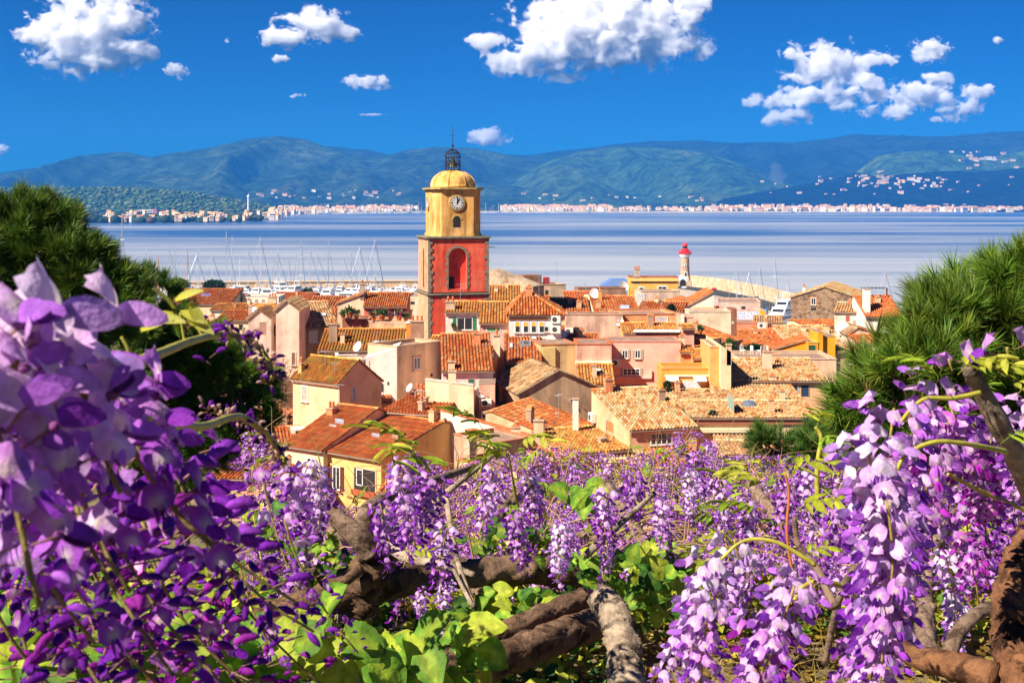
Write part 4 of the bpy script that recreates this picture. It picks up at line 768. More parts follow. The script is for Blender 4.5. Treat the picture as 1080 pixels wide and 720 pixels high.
a = W(778, 340, 225); o = thing('painted_hoarding', 'white hoarding with illegible blue scrawl and a yellow and blue end panel', 'hoarding', (a.x, a.y, a.z)); m = MB(); m.box(0, 0, 0, 4.0, .2, 2.0); m.build('board', m_, o); m = MB(); m.box(4.02, 0, -.4, 5.2, .2, 2.2); m.build('yellow_panel', plain((.8, .48, .03), .6, name='yellow_paint'), o); m = MB(); m.prism([(5.22, -.6), (5.7, -.6), (5.5, 3.0), (5.22, 2.2)], 'y', 0, .2); m.build('blue_edge', plain((.03, .2, .6), .6, name='blue_paint'), o); m = MB(); [m.box(x, .2, -8, x+.15, .35, 2) for x in (.3, 2.2, 4.3)]; m.build('post', M_METAL, o)
# ---- far left rows by the harbour
h = H('big striped orange roof with a blue tarpaulin patch by the harbour', (172, 321), (243, 321), 265); h.front_roof(P(PALE), (12, 305), 13, 'orange', pitch=.6, row=.7); q = h.at(217, 312, 'slope'); h.skylight(212, 310.5, 222, 313.5, (.05, .25, .75)); h.chimney(197, 318, 3, 8)
h = H('golden tiled roof strip with a white gable below the blue tarpaulin roof', (222, 327), (263, 327), 225); h.front_roof(P(WHITE), (5, 320.5), 6, 'gold', pitch=.5, row=.6)
h = H('pale house with an orange roof just above the yellow young leaves', (228, 338), (271, 338), 205); h.front_roof(P(PALE, .4), (7, 328), 8, 'orange', pitch=.5, row=.6); h.opening(252, 342, 256, 348)
h = H('white flat roofed terrace with slim columns by the harbour', (254, 313), (294, 313), 275); h.flat(P(WHITE, .2), 8, .4, (.84, .76, .68)); 
for x in (262, 269, 276, 283): h.opening(x, 316, x+3, 321, col=(.5, .36, .26))
h.chimney(252, 313, 7, 4, 'front', pot=False)
h = H('orange sloped roof behind the tan tiled roof near the harbour', (276, 322), (319, 323), 300); h.front_roof(P((.60, .2, .1)), (9, 309), 10, 'red', pitch=.7, row=.8)
h = H('low orange roof beside the white terrace', (237, 314), (256, 314), 300); h.front_roof(P(PALE), (5, 310), 6, 'red', pitch=.6, row=.7)
h = H('orange tiled roof wedge between the tan roof and the pale side building', (322, 329), (357, 329), 215); h.front_roof(P((.55, .2, .1)), (9, 313), 10, 'orange', pitch=.45, row=.6)
h = H('small square pinkish building with a flat top behind the small golden roof', (262, 323), (290, 323), 190); h.flat(P((.72, .48, .38), .6), 6, .3, (.66, .44, .34)); h.opening(266, 327, 270, 331, col=(.5, .34, .28)); h.antenna(283, 322, 14, 'front'); h.chimney(287, 323, 8, 9, 'front', P(PALE, .5))
h = H('salmon house at the foot of the blue tarpaulin roof', (185, 351), (232, 351), 175); h.front_roof(P((.76, .5, .38), .4), (7, 338), 8, 'orange', pitch=.4)
h = H('pale yellow house between the green shuttered pink house and the tower', (430, 312), (446, 312), 215); h.flat(P((.78, .62, .44), .5), 8, .2, (.7, .5, .36)); h.opening(433, 318, 437, 321)
# ---- quiet fillers: low houses that close the view between the named ones
fill = [(203,398,40,160,'orange'),(240,372,44,150,'tan'),(262,392,40,128,'brown'),(310,360,34,150,'orange'),(440,352,40,150,'orange'),(470,366,44,126,'gold'),(500,375,40,124,'orange'),(560,402,30,118,'orange'),(600,386,36,124,'tan'),(640,424,30,112,'orange'),
 (700,432,40,107,'cream'),(740,424,40,112,'tan'),(660,345,40,155,'orange'),(600,350,50,145,'orange'),(690,340,40,150,'gold'),(755,345,30,165,'orange'),(810,340,30,200,'tan'),(870,345,40,190,'orange'),(900,372,40,150,'tan'),(925,362,40,160,'orange'),(480,470,30,104,'orange'),(540,478,40,100,'tan'),(590,492,60,92,'orange'),
 (660,500,60,90,'cream'),(720,492,50,94,'orange'),(800,480,70,96,'tan'),(250,505,60,98,'orange'),(300,505,50,96,'red'),(430,520,60,92,'orange'),(350,455,30,112,'red'),(400,425,26,114,'orange'),(520,425,20,116,'orange'),(700,330,30,190,'orange'),(740,330,24,200,'red'),(640,336,40,160,'red'),(340,333,30,200,'orange'),(415,335,30,172,'gold'),(560,320,40,180,'orange')]
walln = {'orange': 'orange', 'tan': 'tan', 'gold': 'golden', 'cream': 'cream', 'red': 'red', 'brown': 'brown'}
spot = ['behind the taller roofs', 'in the gap between larger houses', 'under the shade of its neighbours']
for i, (x, y, w, Y, pal) in enumerate(fill):
    c = [PEACH, PINK, PALE, BEIGE, MAUVE][i % 5]
    tn = ['peach', 'pink', 'pale', 'beige', 'mauve'][i % 5]
    h = H(f'low {tn} walled house with a {walln[pal]} roof squeezed among its taller neighbours', (x-w/2, y), (x+w/2, y+rnd.choice([-1, 0, 1])*.6), Y, group='low houses squeezed between larger ones')
    h.front_roof(P(c, .6), (5, y-12*110/Y), 8, pal, pitch=.4 if Y > 140 else .32)
    h.window(x-4, y+6, x+1, y+12, n=2)

# ---- aerials, flues and dishes that stand all over the roofs
gq = random.Random(77)
for h in ALLH:
    if h.t <= 0: continue
    Yh = h.O.y; k = 2 if h.L > 3.5 else 1
    for _ in range(k):
        x = gq.uniform(.1, .9)*h.L; y = gq.uniform(.25, .95)*h.t; z = h.he+h.rise*y/h.t; a = gq.random()
        if a < .45:
            m = MB(); w = gq.uniform(.2, .36); hh = gq.uniform(.6, 1.2); m.box(x-w, y-.2, z-.6, x+w, y+.25, z+hh); m.build('chimney', P(gq.choice([PEACH, PALE, BEIGE, BROWN, TERRA]), .7), h.roof)
            e = MB(); e.box(x-w-.06, y-.26, z+hh+.003, x+w+.06, y+.31, z+hh+.09, (.5, .34, .22)); e.prism([(x-w, z+hh+.094), (x+w, z+hh+.094), (x, z+hh+.094+w*.9)], 'y', y-.2, y+.25, (.66, .2, .06)); e.build('chimney_pot', M_CAP, h.roof)
        elif a < .75:
            hh = gq.uniform(1.2, 2.8); m = MB(); m.tube([(x, y, z-.3), (x, y, z+hh)], .022, 5); o = m.build('antenna', M_METAL, h.roof); m = MB(); m.tube([(x-.5, y-.1, z+hh-.1), (x+.5, y+.1, z+hh-.1)], .014, 4)
            for i in range(6): q = -.45+i*.18; m.tube([(x+q, y-.22, z+hh-.1), (x+q, y+.22, z+hh-.1)], .009, 4)
            m.build('crossbar', M_METAL, o)
        elif a < .86:
            m = MB(); m.tube([(x, y, z-.2), (x, y, z+gq.uniform(.5, .9))], .07, 8); m.build('flue', M_METAL, h.roof)
# ================================================================== BELL TOWER
def bell_tower():
    psi = math.radians(14); w = 7.0; P0 = W(452, 350, 140); zb = 16.5
    T = thing('bell_tower', 'red and ochre church bell tower with a clock, dome and wrought iron bell cage', 'tower', (P0.x, P0.y, zb), psi)
    def z_(py): return CZ-(py-HY)/F*140-zb
    zs, zt = z_(310), z_(250)
    m, t, b = base('red_render', .9, .15); n1 = noise_n(t, .45, 6, .65); n2 = noise_n(t, 1.5, 4, .6, sc=(1, 1, .15), seed=3)
    c = ramp(t, n1, [(.3, (.66, .07, .04)), (.5, (.80, .115, .06)), (.68, (.86, .20, .11))]); c = mixc(t, 1, c, ramp(t, n2, [(.35, (.62,)*3), (.55, (1, 1, 1))]), 'MULTIPLY')
    n3 = noise_n(t, .8, 6, .7, seed=9)
    sx = N(t, 'ShaderNodeTexCoord'); sp = N(t, 'ShaderNodeSeparateXYZ'); t.links.new(sx.outputs['Object'], sp.inputs[0]); mr = N(t, 'ShaderNodeMapRange'); mr.inputs['From Min'].default_value = .35; mr.inputs['From Max'].default_value = -.02; t.links.new(sp.outputs[0], mr.inputs['Value'])
    c = mixc(t, mr.outputs[0], c, ramp(t, n3, [(.3, (.80, .24, .11)), (.6, (.84, .42, .24))]))   # left face paler: a faded coat, with its stronger sunlight put into the colour
    t.links.new(c, b.inputs['Base Color']); bump(t, b, noise_n(t, 6, 5), .4, .03)
    mb = MB(); mb.box(0, 0, 0, w, w, zs-.15); mb.box(.04, .04, zs+.15, w-.04, w-.04, zt-.003)
    # niche: the red shaft is built as panels round a real recess
    mb = MB(); a0, a1, az = 2.32, 4.42, zs+.5; top = z_(262); r = (a1-a0)/2; cx = (a0+a1)/2
    mb.box(0, 0, 0, w, w, zs-.15); mb.box(.04, .6, zs+.15, w-.04, w-.04, zt-.003); mb.box(.04, .04, zs+.15, a0, .597, zt-.003); mb.box(a1, .04, zs+.15, w-.04, .597, zt-.003); mb.box(a0, .04, zs+.15, a1, .597, az)
    arc = [(cx+r*math.cos(th), top-r+r*math.sin(th)) for th in [math.pi*i/12 for i in range(13)]]
    mb.prism([(a1, zt-.003)]+[(x, z) for x, z in [(a1, top-r)]+arc[1:-1]+[(a0, top-r)]]+[(a0, zt-.003)], 'y', .04, .597)
    mb.build('shaft', m, T)
    GR = plain((.30, .25, .18), .9, .2, 0, .3, scale=3, name='grey_stone')
    q = MB(); g = random.Random(3)
    for zz0, zz1 in ((5, zs-.16), (zs+.16, zt-.05)):
        z = zz0; k = 0
        while z < zz1-.3:
            h = min(.42, zz1-z-.01); l = .42 if k % 2 else .24; l *= g.uniform(.8, 1.3); l2 = .36 if k % 2 else .22
            q.box(-.05, -.05, z, l, .0, z+h-.02); q.box(-.05, .003, z, -.003, l2, z+h-.02); q.box(w-l, -.05, z, w+.05, .0, z+h-.02)
            if zz0 > 6: 
                pass
            z += h; k += 1
    z = az; k = 0
    while z < top-r-.1:
        l = .34 if k % 2 else .2; q.box(a0-l, -.02, z, a0-.003, .039, z+.36); q.box(a1+.003, -.02, z, a1+l, .039, z+.36); z += .38; k += 1
    for i in range(13):
        th = math.pi*(i+.5)/13; l = .36 if i % 2 else .24
        P_ = [(cx+(r+e)*math.cos(a), top-r+(r+e)*math.sin(a)) for e, a in ((.01, th-.115), (l, th-.115), (l, th+.115), (.01, th+.115))]
        q.prism(P_, 'y', -.02, .039)
    q.build('quoins', GR, T)
    s_ = MB()
    for z, e, hh in ((zs, .2, .14), (zt, .22, .15)):
        s_.box(-e, -e, z-hh, w+e, w+e, z+.04); s_.box(-e*.5, -e*.5, z-hh-.14, w+e*.5, w+e*.5, z-hh-.003)
    s_.build('string_course', plain((.24, .22, .15), .9, .2, 0, .3, scale=2.5, name='weathered_stone'), T)
    d = MB(); d.box(a0+.15, .56, az, a0+.75, .597, az+1.4); d.build('niche_door', M_DARK, T)
    sl = MB(); pr = [(3.0, zs+.6), (3.7, zs+.6), (3.7, z_(266)), (3.35, z_(262)), (3.0, z_(266))]; sl.prism([(y, z) for y, z in pr], 'x', .0, .036); sl.build('slit_window', M_DARK, T)
    sf = MB(); sf.box(-.02, 2.75, zs+.4, .037, 2.99, z_(263)); sf.box(-.02, 3.71, zs+.4, .037, 3.95, z_(263)); sf.build('slit_surround', plaster((.62, .36, .2), .4), T)
    # belfry: chamfered square
    c0 = w/2; zb2, zt2 = zt+.04, z_(201)
    def octo(e, ch): return [(c0-e+ch, c0-e), (c0+e-ch, c0-e), (c0+e, c0-e+ch), (c0+e, c0+e-ch), (c0+e-ch, c0+e), (c0-e+ch, c0+e), (c0-e, c0+e-ch), (c0-e, c0-e+ch)]
    ym, t, b = base('ochre_render', .9, .15); n1 = noise_n(t, .5, 6, .65); n2 = noise_n(t, 1.5, 4, .6, sc=(1, 1, .12), seed=6)
    c = ramp(t, n1, [(.3, (.66, .34, .08)), (.5, (.80, .44, .13)), (.7, (.86, .54, .23))]); c = mixc(t, 1, c, ramp(t, n2, [(.38, (.55, .5, .42)), (.56, (1, 1, 1))]), 'MULTIPLY'); t.links.new(c, b.inputs['Base Color']); bump(t, b, noise_n(t, 6, 5), .4, .03)
    B = MB(); B.prism(octo(2.88, 1.0), 'z', zb2, zt2); B.prism(octo(3.0, 1.05), 'z', zb2+.003, zb2+.35); B.build('belfry', ym, T)
    C = MB(); C.prism(octo(3.05, 1.05), 'z', zt2+.003, zt2+.16); C.prism(octo(3.25, 1.12), 'z', zt2+.163, zt2+.34); C.build('cornice', plain((.52, .38, .14), .9, .2, 0, .3, scale=2.5, name='ochre_stone'), T)
    D = MB(); zd = zt2+.34; hd = z_(179)-zd; D.lathe([(2.62, zd+.003), (2.62, zd+.3)]+[(2.6*math.cos(a)**.85, zd+.3+(hd-.3)*math.sin(a)) for a in [math.pi/2*i/12 for i in range(12)]]+[(.3, zd+hd)], 28, c=(c0, c0))
    D.build('dome', ym, T, smooth=True)
    R_ = MB()
    for k in range(8):
        a = math.pi/8+k*math.pi/4
        R_.tube([(c0+2.64*math.cos(e)**.85*math.cos(a), c0+2.64*math.cos(e)**.85*math.sin(a), zd+.3+(hd-.28)*math.sin(e)) for e in [math.pi/2*i/10*.93 for i in range(11)]], .05, 5)
    R_.build('dome_rib', ym, T)
    # arched bell opening, front and left
    O_ = MB(); ox0, ox1, oz0, oz1 = c0-.52, c0+.34, z_(240), z_(228); rr = .43
    def arch(cxx): return [(cxx-rr, oz0), (cxx+rr, oz0)]+[(cxx+rr*math.cos(a), oz1-rr+rr*math.sin(a)) for a in [math.pi*i/8 for i in range(9)]]
    O_.prism(arch(c0-.1), 'y', c0-2.895, c0-2.883); O_.build('bell_opening', M_DARK, T)
    A_ = MB()
    for i in range(9):
        a = math.pi*(i+.5)/9; A_.prism([(c0-.1+e*math.cos(x), oz1-rr+e*math.sin(x)) for e, x in ((rr+.01, a-.17), (rr+.2, a-.17), (rr+.2, a+.17), (rr+.01, a+.17))], 'y', c0-2.93, c0-2.884)
    A_.build('arch_surround', plain((.6, .42, .14), .9, .2, 0, .2, name='ochre_surround'), T)
    # clocks
    def clock(M):
        r0 = .76; zc = z_(214)
        q = MB(); q.tube([M @ Vector((0, -.14, zc)), M @ Vector((0, -.003, zc))], [r0+.16, r0+.24], 32); o = q.build('clock', plain((.50, .30, .09), .7, .3, 0, .15, name='clock_rim'), T)
        f = MB(); f.tube([M @ Vector((0, -.165, zc)), M @ Vector((0, -.143, zc))], r0, 32); f.build('clock_face', plain((.66, .66, .62), .5, .3, 0, .08, name='clock_enamel'), o)
        n = MB()
        for i in range(12):
            a = math.pi*2*i/12; R2 = M @ Matrix.Translation((0, -.168, zc)) @ Matrix.Rotation(a, 4, 'Y'); k = 3 if i % 3 == 0 else 2
            for j in range(k): x = (j-(k-1)/2)*.06; n.box(x-.018, -.012, r0*.66, x+.018, 0, r0*.92, M=R2)
        for i in range(48):
            R2 = M @ Matrix.Translation((0, -.168, zc)) @ Matrix.Rotation(math.pi*2*i/48, 4, 'Y'); n.box(-.012, -.01, r0*.955, .012, 0, r0*.99, M=R2)
        n.build('numerals', plain((.015, .015, .02), .6, var=0, name='black_enamel'), o)
        h = MB()
        for a, l, wd in ((math.radians(28), .50, .055), (math.radians(2), .72, .038)):
            R2 = M @ Matrix.Translation((0, -.188, zc)) @ Matrix.Rotation(a, 4, 'Y'); h.box(-wd, -.012, -.14, wd, 0, l, M=R2)
        h.build('hands', plain((.01, .01, .015), .5, var=0, name='black_enamel2'), o)
    clock(Matrix.Translation((c0-.1, c0-2.88, 0))); clock(Matrix.Translation((c0-2.88, c0, 0)) @ Matrix.Rotation(-math.pi/2, 4, 'Z'))
    # bell cage
    I = MB(); zc = zd+hd; rc = .88; hc = 2.5
    for k in range(8):
        a = math.pi/8+k*math.pi/4; ca, sa = math.cos(a), math.sin(a)
        I.tube([(c0+rc*ca, c0+rc*sa, zc-.15), (c0+rc*ca, c0+rc*sa, zc+1.55)]+[(c0+rc*math.cos(e)*ca, c0+rc*math.cos(e)*sa, zc+1.55+.95*math.sin(e)) for e in [math.pi/2*i/5 for i in range(1, 6)]], .045, 5)
        for q0, q1 in ((.25, .75), (.75, 1.25)):
            b2 = a+math.pi/4; I.tube([(c0+rc*ca, c0+rc*sa, zc+q0), (c0+rc*math.cos(b2), c0+rc*math.sin(b2), zc+q1)], .018, 4); I.tube([(c0+rc*ca, c0+rc*sa, zc+q1), (c0+rc*math.cos(b2), c0+rc*math.sin(b2), zc+q0)], .018, 4)
    for z, r in ((.06, rc), (.75, rc), (1.55, rc), (2.05, rc*.86)): I.tube([(c0+r*math.cos(x), c0+r*math.sin(x), zc+z) for x in [2*math.pi*i/20 for i in range(21)]], .045, 5)
    I.tube([(c0, c0, zc+2.3), (c0, c0, zc+3.3), (c0, c0, z_(129))], [.06, .045, .02], 6); I.lathe([(.03, zc+2.75), (.16, zc+2.85), (.16, zc+2.95), (.03, zc+3.05)], 10, c=(c0, c0))
    I.tube([(c0-.35, c0, z_(141)), (c0+.35, c0, z_(141))], .02, 4)
    cage = I.build('bell_cage', plain((.05, .035, .03), .6, .4, .5, .2, name='wrought_iron'), T)
    bl = MB(); bl.lathe([(.55, zc+.45), (.5, zc+.55), (.36, zc+.9), (.30, zc+1.25), (.12, zc+1.42), (.04, zc+1.6)], 18, c=(c0, c0)); bl.build('bell', plain((.10, .10, .06), .5, .5, .7, .2, name='bronze'), cage)
    st = MB(); st.tube([(w+.05, 1, zt-1.2), (w+.9, .6, zt-1.25)], .04, 5); st.build('bracket', M_METAL, T)
bell_tower()

# ================================================================== LIGHTHOUSE AND MOLE
def lighthouse():
    Y = 640; P0 = W(722.5, 296, Y); k = Y/F; zb = 2; L = thing('lighthouse', 'stone lighthouse with a bright red lantern at the end of the mole', 'lighthouse', (P0.x, Y, zb)); z = lambda py: CZ-(py-HY)/F*Y-zb
    m = MB(); m.lathe([(2.45, z(291)), (2.1, z(272))], 24); m.build('tower', stone((.42, .24, .14), (.60, .40, .26), .9, (.5, .36, .26)), L)
    m = MB(); m.lathe([(2.15, z(272)+.003), (2.7, z(270.5)), (2.9, z(269)), (2.9, z(267.6))], 24); m.lathe([(3.1, z(296)), (3.0, z(291)-.003)], 24); m.box(-.9, -2.65, z(291), .9, -2.3, z(286.5)); m.box(-.7, -2.42, z(281), .5, -2.1, z(278)); m.build('white_trim', M_WHITE, L)
    m = MB(); m.box(-.5, -2.70, z(291), .5, -2.653, z(287.2)); m.box(-.3, -2.46, z(280.3), .2, -2.423, z(278.6)); m.build('door', M_DARK, L)
    red = plain((.78, .02, .025), .45, .5, 0, .06, name='red_paint')
    m = MB(); m.lathe([(3.4, z(267.6)+.003), (3.4, z(266.2)), (2.0, z(265.6)), (1.8, z(262.5)), (1.3, z(262))], 24); o = m.build('gallery', red, L)
    m = MB()
    for i in range(20):
        a = 2*math.pi*i/20; m.tube([(3.3*math.cos(a), 3.3*math.sin(a), z(266.2)), (3.3*math.cos(a), 3.3*math.sin(a), z(264.2))], .09, 4)
    m.tube([(3.3*math.cos(a), 3.3*math.sin(a), z(264.2)) for a in [2*math.pi*i/20 for i in range(21)]], .12, 4); m.build('railing', red, o)
    m = MB(); m.lathe([(1.25, z(262)+.003), (1.25, z(259.4))], 12); m.build('lantern_glass', M_GLASS, L)
    m = MB(); m.lathe([(1.6, z(259.4)+.003), (1.5, z(258.6)), (.9, z(256.8)), (.15, z(256.2)), (.1, z(253.5))], 16); m.build('lantern_roof', red, L)
    m = MB(); m.box(-8, -4, -.5, 7, 6, z(296)-.003); m.box(-9.5, -3, z(296), -4, 5, z(294.6)); m.box(4.2, -3, z(296), 5.6, 5, z(294.2)); m.build('base_building', stone((.40, .28, .18), (.6, .46, .3), .8), L)
    m = MB(); m.prism([(-3.2, 0), (-.2, 0)]+[(-1.7+1.5*math.cos(a), 2.2+1.5*math.sin(a)) for a in [math.pi*i/8 for i in range(9)]], 'y', -4.1, -4.003); m.prism([(2.6, 0), (4, 0), (4, 2.6), (2.6, 2.6)], 'y', -4.1, -4.003); m.build('arch_door', M_DARK, L)
    m = MB(); m.prism([(6.0, -.4), (12.5, -.4), (6.0, z(294.5))], 'y', -3.9, -2.2); m.build('stair', plaster((.74, .52, .34), .5), L)
lighthouse()
def mole():
    top = [(728, 290.5), (760, 294), (800, 301), (835, 309.5), (868, 317)]
    o = thing('harbour_mole', 'long curving sand coloured stone sea wall running from the lighthouse', 'sea wall'); m = MB(); qy = MB(); rd = MB(); zt = 7.5; pts = []
    for x, y in top: Y = (CZ-zt)*F/(y-HY); pts.append(Vector(((x-540)/F*Y, Y, 0)))
    lp = []
    for i in range(len(pts)-1):
        for k in range(6): lp.append(pts[i].lerp(pts[i+1], k/6))
    lp.append(pts[-1]); n = len(lp)
    def sweep(mb, prof):
        V = []
        for i in range(n):
            d = (lp[min(i+1, n-1)]-lp[max(i-1, 0)]).normalized(); s = Vector((-d.y, d.x, 0))
            if s.y < 0: s = -s
            for a, z in prof: V.append(lp[i]+s*a+Vector((0, 0, z)))
        k = len(prof); mb.faces(V, [(i*k+j, i*k+(j+1) % k, (i+1)*k+(j+1) % k, (i+1)*k+j) for i in range(n-1) for j in range(k)]+[tuple(range(k)), tuple((n-1)*k+j for j in range(k-1, -1, -1))])
    sweep(m, [(0, -2), (0, zt), (1.6, zt), (4, -2)]); m.build('sea_wall', stone((.60, .42, .24), (.76, .56, .34), .35, (.62, .46, .3)), o, fix=True)
    sweep(qy, [(-17, -2), (-17, 2.0), (-.05, 2.0), (-.05, -2)]); tag(qy.build('quay', plain((.42, .34, .26), .9, .2, 0, .2, scale=.3, name='quay_stone'), fix=True), kind='structure')
    sweep(rd, [(-14.5, 2.004), (-14.5, 2.01), (-1.5, 2.01), (-1.5, 2.004)]); tag(rd.build('road', plain((.055, .06, .065), .9, .2, 0, .2, scale=.2, name='asphalt'), fix=True), kind='structure')
    return lp
LP = mole()
def land_wall(label, p, Y0, Y1, z0, zt, th, mt, name='jetty'):
    # a straight wall between two columns of the picture at known distances
    a = Vector(((p[0]-540)/F*Y0, Y0, 0)); b = Vector(((p[1]-540)/F*Y1, Y1, 0)); o = thing(name, label, 'jetty', (a.x, a.y, z0), math.atan2(b.y-a.y, b.x-a.x)); L = (b-a).length
    m = MB(); m.box(0, 0, 0, L, th, zt-z0); m.build('wall', mt, o); m = MB(); m.box(-.1, -.6, zt-z0+.003, L+.1, th+.3, zt-z0+.3); m.build('coping', plaster((.66, .48, .30), .4), o); return o
land_wall('long low tan jetty wall behind the moored boats left of the tower', (150, 452), 640, 655, -1, 3.6, 5, plaster((.60, .40, .22), .6))
q = MB(); q.box(-230, 486, -1, 60, 522, 1.75); q.box(50, 400, -1, 76, 470, 1.72); tag(q.build('quay', plain((.42, .34, .26), .9, .2, 0, .2, scale=.3, name='quay_stone')), kind='structure')
# ================================================================== BOATS
HUL = plain((.80, .80, .80), .3, .5, 0, .04, name='gelcoat'); NAV = plain((.02, .05, .16), .3, .5, 0, .05, name='navy_gelcoat'); MAST = plain((.62, .62, .62), .35, .5, .4, .05, name='mast_alloy')
def hull(mb, L, B, fb, n=12, z0=-.3, sheer=.35):
    V = []
    for i in range(n+1):
        t = i/n; w = B/2*(math.sin(math.pi*min(1, .18+t*.82)*.5)**.6)*(1-max(0, (t-.45)/.55)**2.2) if t < 1 else 0; w = max(w, .02); x = -L/2+L*t; zt = fb+sheer*max(0, t-.3)**2*3
        V += [(x, -w, zt), (x, -w*.82, (zt+z0)/2), (x, -w*.35, z0), (x, w*.35, z0), (x, w*.82, (zt+z0)/2), (x, w, zt)]
    mb.faces(V, [(i*6+j, (i+1)*6+j, (i+1)*6+j+1, i*6+j+1) for i in range(n) for j in range(5)]+[(i*6+5, (i+1)*6+5, (i+1)*6, i*6) for i in range(n)]+[tuple(range(6)), tuple(n*6+j for j in range(5, -1, -1))])
def sailboat(label, cover=(.03, .08, .3), wood_=False):
    o = thing('sailing_boat', label, 'sailing boat', group='sailing boats moored in the harbour'); m = MB(); hull(m, 13, 3.9, 1.2); h = m.build('hull', HUL, o, fix=True)
    m = MB(); m.prism([(-2.6, 1.2), (2.6, 1.25), (1.9, 1.75), (-2.4, 1.8)], 'y', -1.1, 1.1); c = m.build('cabin', HUL, o); m = MB(); m.box(-2.0, -1.12, 1.4, 1.7, -1.103, 1.6); m.box(-2.0, 1.103, 1.4, 1.7, 1.12, 1.6); m.build('cabin_window', M_GLASS, c)
    m = MB(); m.tube([(.8, 0, 1.2), (.8, 0, 18)], [.17, .11], 6); m.tube([(.8, -1.1, 7), (.8, 1.1, 7)], .05, 4); m.tube([(.8, -.9, 12.5), (.8, .9, 12.5)], .05, 4); m.build('mast', plain((.62, .22, .04), .5, name='varnished_wood') if wood_ else MAST, o)
    m = MB(); m.tube([(.8, 0, 2.4), (-4.6, 0, 2.5)], .09, 5); m.build('boom', MAST, o); m = MB(); m.tube([(.6, 0, 2.65), (-4.3, 0, 2.7)], [.28, .16], 7); m.build('sail_cover', plain(cover, .8, .2, name='sail_cover'), o)
    m = MB()
    for a, b in (((.8, 0, 17.8), (6.3, 0, 1.7)), ((.8, 0, 17.8), (-6.3, 0, 1.3)), ((.8, 0, 15), (.6, -1.8, 1.3)), ((.8, 0, 15), (.6, 1.8, 1.3))): m.tube([a, b], .035, 3)
    m.build('rigging', MAST, o); m = MB(); m.tube([(.9, 0, 16.6), (6.1, 0, 1.9)], [.07, .13], 5); m.build('furled_sail', plain((.10, .25, .45), .7, .2, name='furled_cloth'), o); return o
def motorboat(label, L=16., navy=False, decks=2):
    o = thing('motor_yacht', label, 'motor yacht', group='motor yachts moored along the quay'); s = L/16; m = MB(); hull(m, L, 4.6*s, 1.9*s, sheer=.7); m.build('hull', NAV if navy else HUL, o, fix=True)
    z = 1.9*s; x0, x1 = -L*.36, L*.22; B = 1.75*s
    for k in range(decks):
        hh = 1.25*s; m = MB(); m.prism([(x0, z), (x1+.9*s, z), (x1-.3*s, z+hh), (x0+.1, z+hh)], 'y', -B, B); m.box(x0-.8*s, -B-.1, z+hh+.003, x1-.1*s, B+.1, z+hh+.14*s); d = m.build('deckhouse', HUL, o)
        m = MB(); m.box(x0+.5*s, -B-.02, z+.45*s, x1-.2*s, -B-.003, z+1.0*s); m.box(x0+.5*s, B+.003, z+.45*s, x1-.2*s, B+.02, z+1.0*s); m.build('window_band', M_GLASS, d)
        m = MB(); q = [(x1+.47*s, z+.47*s), (x1-.03*s, z+1.02*s)]; m.faces([(q[0][0]+.03, -B*.85, q[0][1]), (q[0][0]+.03, B*.85, q[0][1]), (q[1][0]+.03, B*.85, q[1][1]), (q[1][0]+.03, -B*.85, q[1][1])]+[(q[0][0]-.05, -B*.85, q[0][1]), (q[0][0]-.05, B*.85, q[0][1]), (q[1][0]-.05, B*.85, q[1][1]), (q[1][0]-.05, -B*.85, q[1][1])], [(0, 1, 2, 3), (7, 6, 5, 4), (0, 4, 5, 1), (2, 6, 7, 3), (1, 5, 6, 2), (0, 3, 7, 4)]); m.build('windscreen', M_GLASS, d)
        z += hh+.14*s; x0 += .9*s; x1 -= 2.0*s; B *= .85
    m = MB(); m.prism([(x0+.4, z), (x0+.9, z), (x0+.5, z+1.5*s), (x0+.2, z+1.5*s)], 'y', -B*.8, -B*.7); m.prism([(x0+.4, z), (x0+.9, z), (x0+.5, z+1.5*s), (x0+.2, z+1.5*s)], 'y', B*.7, B*.8); m.box(x0+.1, -B*.8, z+1.5*s+.003, x0+.6, B*.8, z+1.5*s+.15); m.tube([(x0+.35, 0, z+1.5*s), (x0+.35, 0, z+3.2*s)], .04, 4); m.build('radar_arch', HUL, o)
    m = MB(); pts = [(L*.47, 0, 3.2*s), (L*.3, -1.5*s, 2.9*s), (L*.1, -2.1*s, 2.6*s)]; m.tube(pts, .04, 4); m.tube([(p[0], -p[1], p[2]) for p in pts], .04, 4); m.build('handrail', M_METAL, o); return o
sb = sailboat('tall white masted sailing boat moored left of the tower'); sb_w = sailboat('sailing boat with an orange varnished wooden mast', (.6, .5, .4), True)
words = ['blue', 'grey', 'pale']
masts = [(176, 259, 610), (184, 262, 600), (193, 270, 625), (237, 244, 590), (245, 249, 620), (273, 249, 585), (260, 262, 615), (253, 271, 630), (287, 264, 610), (291, 266, 600), (295, 262, 620), (317, 252, 580), (314, 265, 622), (345, 254, 590), (333, 267, 618), (361, 271, 624), (369, 264, 600), (378, 260, 612), (394, 252, 584), (401, 274, 626), (222, 268, 612), (212, 262, 604), (206, 268, 618), (156, 262, 606), (140, 268, 618), (128, 225, 575), (440, 276, 625), (304, 270, 630), (325, 262, 598), (386, 268, 630)]
first = True; g = random.Random(5)
for i, (x, y, Y) in enumerate(masts):
    p = W(x, y, Y); s = (p.z)/18.0; a = g.choice([-.5, .5, 1.57, -1.57, 0, 3.14])+g.uniform(-.3, .3)
    lab = 'very tall white masted yacht rising beside the left pine' if x == 128 else f'{words[i % 3]} rigged sailing boat moored in the marina left of the tower'
    o = sb if first else copy_tree(sb); first = False; o.location = (p.x, Y, 0); o.rotation_euler = (0, 0, a); o.scale = (min(s, 1.1), min(s, 1.1), s); o['label'] = lab
